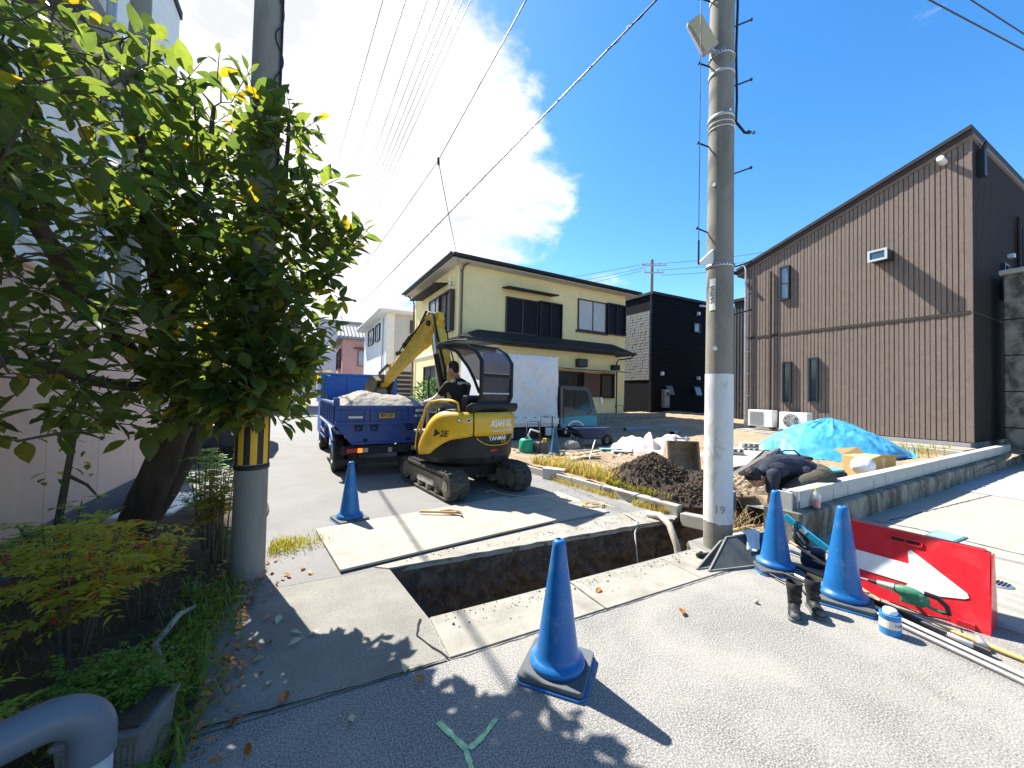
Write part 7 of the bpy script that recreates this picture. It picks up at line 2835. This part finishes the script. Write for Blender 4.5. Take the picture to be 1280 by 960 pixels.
def nandina(x, y, h, w, n, label, seed, mat=m_nand, kind='slim', size=(.036, .062), stems=7):
    r_ = random.Random(seed)
    t = thing('shrub', label, 'shrub', (x, y, .05))
    st = MB()
    its = []
    for k_ in range(stems):
        a = r_.uniform(0, 2 * pi)
        top = Vector((cos(a) * w * r_.uniform(.1, .8), sin(a) * w * r_.uniform(.1, .8), h * r_.uniform(.7, 1)))
        b = Vector((cos(a) * .05, sin(a) * .05, 0))
        mid = b.lerp(top, .55) + Vector((0, 0, .08 * h))
        st.tube([b, mid, top], [.007, .005, .003], 5)
        for f_ in range(n):
            s0 = mid.lerp(top, r_.uniform(-.3, 1.1))
            fa = r_.uniform(0, 2 * pi)
            fd = Vector((cos(fa), sin(fa), r_.uniform(-.05, .5))).normalized()
            FL = r_.uniform(.12, .26) * (w / .4) ** .5
            for j in range(9):
                q = s0 + fd * FL * (j + 1) / 9 + Vector((0, 0, -.08 * FL * ((j / 9) ** 2) * 9 * .3))
                sd = fd.cross(Vector((0, 0, 1))).normalized() * (1 if j % 2 else -1)
                its.append((q, orient(sd * .8 + fd * .7 + Vector((0, 0, r_.uniform(-.3, .2))), r_.uniform(-.4, .4)), r_.uniform(*size)))
                if j % 3 == 0:
                    its.append((q, orient(-sd * .8 + fd * .7 + Vector((0, 0, r_.uniform(-.3, .2)))), r_.uniform(*size)))
    st.build('stem', m_twig, t)
    leaves_mesh(its, kind, 'foliage', mat, t, 'stuff')
    return t


m_nandr = leaf_mat('reddening leaf', (.22, .30, .04), (.38, .32, .06), (.46, .08, .05), .4)
nandina(-1.02, 2.62, .78, .34, 13, 'bronze-green feathery shrub with reddish tips in the middle of the bed', 1, m_nandr, stems=9)
nandina(-1.30, 3.20, .70, .36, 12, 'light green feathery shrub below the leaning trunk', 2, m_nand, stems=8)
nandina(-.88, 3.10, .62, .30, 12, 'orange-tinged feathery shrub nearest the kerb side of the bed', 3, m_nandr, stems=7)
nandina(-1.42, 2.30, .50, .32, 12, 'low dark green leafy shrub at the far left against the wall', 4, m_shrubm, 'small', (.04, .07), stems=8)
nandina(-1.12, 1.98, .46, .26, 10, 'low yellow-green shrub hanging over the dark pot at the left', 5, m_nand, stems=7)
nandina(-1.55, 3.9, .6, .3, 10, 'dark green shrub at the foot of the beige wall behind the others', 6, m_shrubm, 'small', (.03, .05), stems=7)
nandina(-.78, 4.25, .85, .24, 10, 'tall leafy green shrub between the tree trunk and the striped pole', 7, m_shrubm, 'small', (.03, .05), stems=8)
nandina(-.66, 3.95, .80, .17, 14, 'sunlit yellow-green shrub touching the striped pole', 8, m_grass, 'small', (.03, .045), stems=7)
nandina(-1.0, 5.1, .9, .3, 9, 'green shrub behind the leaning trunk near the parked car', 9, m_shrubm, 'small', (.03, .05), stems=8)
nandina(-.68, 2.10, .30, .20, 16, 'mat of fine bright green foliage spilling over the concrete planter', 10, m_moss, 'small', (.016, .028), stems=26)


def grass(name, label, area, n, h, mat, seed, kind='stuff', zf=lambda x, y: .02, w=.006, lean=.5):
    r_ = random.Random(seed)
    m_ = MB()
    for i in range(n):
        x, y = area(r_)
        z = zf(x, y)
        a = r_.uniform(0, 2 * pi)
        hh = h * r_.uniform(.4, 1.1)
        l_ = lean * hh * r_.uniform(.2, 1)
        dx, dy = cos(a) * l_, sin(a) * l_
        wx, wy = -sin(a) * w, cos(a) * w
        m_.add([(x - wx, y - wy, z), (x + wx, y + wy, z), (x + dx * .4 - wx * .8, y + dy * .4 - wy * .8, z + hh * .6), (x + dx * .4 + wx * .8, y + dy * .4 + wy * .8, z + hh * .6), (x + dx, y + dy, z + hh * (.9 if lean < 1 else .6))],
               [(0, 1, 3, 2), (2, 3, 4)])
    o = m_.build(name, mat)
    return tag(o, label, 'grass', kind=kind)


grass('grass', 'sparse thin grass and weeds covering the planting bed', lambda r: (r.uniform(-1.9, -.5), r.uniform(1.2, 5.0)), 2600, .12, m_moss, 3, w=.003, lean=.9)
grass('grass', 'strip of sunlit yellow grass along the edge right of the striped pole', lambda r: (-.32 + abs(r.gauss(0, .20)), 4.15 + r.gauss(0, .10)), 900, .06, m_grass, 4, w=.003)
grass('grass', 'arching green grass blades at the edge of the bed above the asphalt', lambda r: (-.56 + r.gauss(0, .09), r.uniform(1.7, 3.4)), 700, .22, m_moss, 5, w=.004, lean=1.1)


def kline(y):
    return 4.16 + (3.50 - 4.16) * (y - 3.30) / 4.3


grass('weeds', 'yellowed dry weeds growing inside the kerb left of the dark soil heap', lambda r: (lambda y: (kline(y) + .10 + abs(r.gauss(0, .34)), y))(r.uniform(4.55, 6.4)), 1700, .20, m_weed, 6, zf=lot_h, w=.006, lean=.9)
grass('weeds', 'yellow-green grass tufts growing along the street side of the kerb', lambda r: (lambda y: (kline(y) - .06 - abs(r.gauss(0, .05)), y))(r.choice((r.uniform(3.4, 3.9), r.uniform(4.2, 5.6)))), 1100, .09, m_weed, 7, zf=lambda x, y: .005, w=.0035)
grass('weeds', 'small green and yellow weeds between the kerb and the soil heap', lambda r: (lambda y: (kline(y) + .08 + abs(r.gauss(0, .06)), y))(r.uniform(3.4, 4.6)), 500, .13, m_grass, 8, zf=lot_h, w=.005)
grass('weeds', 'sparse dry weeds at the foot of the brown house', lambda r: (r.uniform(12, 13.2), r.uniform(3.1, 5.2)), 260, .30, m_weed, 9, zf=lot_h, w=.008)

# leaf litter as one mass plus single fallen leaves
its = []
for i in range(800):
    x = -.47 + rr_.gauss(0, .10) if i % 3 else rr_.uniform(-1.8, -.5)
    y = rr_.uniform(1.6, 3.9)
    its.append((Vector((x, y, (.03 if x < -.5 else .012) + rr_.uniform(0, .03))), Euler((rr_.uniform(-.5, .5), rr_.uniform(-.5, .5), rr_.uniform(0, 6.3))).to_matrix(), rr_.uniform(.025, .06)))
tag(leaves_mesh(its, 'broad', 'leaf_litter', m_dry, None, 'stuff'), 'brown leaf litter gathered along the edge of the planting bed', 'leaves')
lp = bpy.data.meshes.new('pale_leaf')
lp.from_pydata(vs0, [], fs0)
lp.materials.append(m_pale)
ld_ = bpy.data.meshes.new('dry_leaf')
ld_.from_pydata(vs0, [], fs0)
ld_.materials.append(m_dry)
FL = [(-.15, 2.92, 0), (-.08, 2.70, 0), (-.02, 2.60, 0), (.08, 2.62, 0), (-.16, 2.26, 0), (-.08, 2.18, 1), (.47, 2.05, 0), (-.18, 3.55, 1), (-.05, 3.58, 1), (.0, 3.52, 1), (-.12, 3.48, 1),
      (.93, 1.0, 0), (2.28, 1.78, 1), (-.3, 2.7, 1), (-.2, 2.5, 0), (-.35, 3.2, 1), (-.4, 2.9, 1), (.20, 1.85, 0), (.55, 1.95, 1), (2.0, 2.3, 1), (.9, 2.9, 9)]
for x, y, k_ in FL:
    if k_ == 9:
        continue
    o = bpy.data.objects.new('fallen_leaf', ld_ if k_ else lp)
    COL.objects.link(o)
    o.location = (x, y, .02)
    o.rotation_euler = (rr_.uniform(-.2, .2), rr_.uniform(-.2, .2), rr_.uniform(0, 6.28))
    s_ = rr_.uniform(.055, .085)
    o.scale = (s_, s_, s_)
    tag(o, 'brown curled fallen leaf on the paving near the planting bed' if k_ else 'pale green fallen leaf lying on the asphalt below the tree', 'leaf', 'brown fallen leaves' if k_ else 'pale fallen leaves')
# bare curved branch piece lying in the bed
o = MB().tube([(-.62, 3.05, .12), (-.66, 2.9, .16), (-.72, 2.72, .10), (-.64, 2.55, .09), (-.68, 2.35, .10), (-.76, 2.2, .05)], [.010, .016, .018, .015, .012, .006], 8).build('dead_branch', M('bleached wood', (.32, .27, .21), .8, .2, 10, .3))
tag(o, 'bleached crooked dead branch lying at the edge of the planting bed', 'branch')

# concrete planter, dark pot, grey pvc bend pipe
t = thing('planter', 'ribbed grey concrete planter box at the lower left with moss over its rim', 'planter', (-.615, 1.99, 0), radians(-12))
m_plc = M('planter concrete', (.17, .165, .15), .9, .2, 6, .4, 60, stain=(.06, .06, .05), stain_amt=.6, stain_scale=4)
m_ = MB()
m_.box((0, 0, .115), (.22, .20, .23), top=(1.16, 1.16))
m_.build('body', m_plc, t, bevel=.012)
m_ = MB()
for i in range(14):
    x = -.098 + i * .0151
    m_.beam((x, -.099, .01), (x * 1.15, -.115, .21), .007, .007)
m_.build('ribs', m_plc, t)
MB().box((0, 0, .24), (.27, .25, .022)).build('rim', m_plc, t, bevel=.008)
MB().box((0, 0, .257), (.22, .19, .012)).build('soil', m_bed, t)
t = thing('plant_pot', 'dark red-brown plant pot half hidden by leaves above the grey pipe', 'pot', (-1.08, 1.86, .02))
MB().lathe([(0, 0), (.13, 0), (.17, .24), (.185, .25), (.185, .28), (.165, .28), (.155, .22), (0, .22)], n=28).build('pot_body', M('dark terracotta', (.05, .022, .018), .7, .2, 8, .2), t)
m_pvg = M('grey pvc elbow', (.13, .15, .18), .45, .05, 5, .05, 80)
m_pvw = M('pale pvc pipe', (.42, .45, .50), .45, .05, 5, .05, 80)
t = thing('drain_pipe', 'thick pale grey plastic pipe with a grey elbow turning down at the lower left corner', 'pipe', (0, 0, 0))
# horizontal run comes in from the left at about 0.44 m, elbow, then down
H0 = Vector((-1.10, 1.36, .50))
E0 = Vector((-.665, 1.585, .53))
dE = (E0 - H0).normalized()
MB().tube([H0 - dE * .8, E0 - dE * .08], .047, 24).build('pipe_run', m_pvw, t)
arc = [E0 - dE * .12]
for i in range(13):
    a = pi / 2 * i / 12
    arc.append(E0 + dE * (.11 * sin(a)) - Vector((0, 0, .11 * (1 - cos(a)))))
arc.append(E0 + dE * .11 - Vector((0, 0, .17)))
MB().tube(arc, .054, 26).build('elbow', m_pvg, t)
MB().tube([E0 + dE * .11 - Vector((0, 0, .15)), E0 + dE * .11 - Vector((0, 0, .55))], .047, 24).build('pipe_drop', m_pvw, t)
o = MB().bb(-1.02, -.99, 1.10, 1.14, 0, .62).build('white_stake', m_white)
tag(o, 'narrow white painted post cut by the left edge above the grey pipe', 'post')

# ------------------------------------------------------------ shrub beside the yellow house, things beyond the bed
t = thing('round_shrub', 'green leafy shrub behind the truck at the corner of the yellow house', 'shrub', (3.15, 11.2, 0))
MB().tube([(0, 0, 0), (.02, 0, .8)], .04, 8).build('stem', m_twig, t)
its = []
for i in range(900):
    while True:
        d = Vector((rr_.uniform(-1, 1), rr_.uniform(-1, 1), rr_.uniform(-1, 1)))
        if .25 < d.length < 1:
            break
    its.append((Vector((d.x * .62, d.y * .6, 1.15 + d.z * .75)), orient(d + Vector((0, 0, .2)), rr_.uniform(-1, 1)), rr_.uniform(.08, .14)))
leaves_mesh(its, 'small', 'foliage', leaf_mat('camellia leaf', (.03, .08, .02), (.06, .13, .04), None, .25), t, 'stuff')

t = thing('parked_car', 'dark parked car with a pale windscreen, mostly hidden behind the tree trunk', 'car', (-2.6, 9.2, 0), radians(0))
m_carp = M('dark car paint', (.03, .035, .045), .3, .1, 3, 0, coat=.5)
prof_ = [(0, .30), (0, .72), (.25, .86), (.95, .95), (1.45, 1.40), (2.9, 1.46), (3.7, 1.15), (3.85, .9), (3.85, .30)]
MB().prism(prof_, .0, 1.5, 'x').build('body', m_carp, t, bevel=.06)
MB().add([(.12, .985, .985), (1.38, .985, .985), (1.30, 1.40, 1.375), (.2, 1.40, 1.375)], [(0, 1, 2, 3)]).build('windscreen', m_glsky, t, solid=.01)
m_ = MB().prism([(1.2, 1.0), (1.55, 1.34), (2.8, 1.38), (3.4, 1.12), (3.4, 1.0)], 1.49, 1.505, 'x')
m_.build('side_window', m_glc, t)
for x in (.12, 1.18):
    MB().bb(x, x + .28, -.02, .05, .55, .72).build('headlight', m_white, t, bevel=.02)
for (x, y) in ((.08, .75), (1.42, .75), (.08, 3.05), (1.42, 3.05)):
    wheel(t, x, y, .29, .18, 1 if x > 1 else -1)
# sunlit slab at the back of the bed
o = MB().prism([(-1.9, 5.5), (-1.35, 5.5), (-1.2, 6.5), (-1.75, 6.5)], .0, .10).build('stone_slab', m_white, bevel=.01)
tag(o, 'pale stone slab lying beyond the tree trunk by the bed', 'slab')
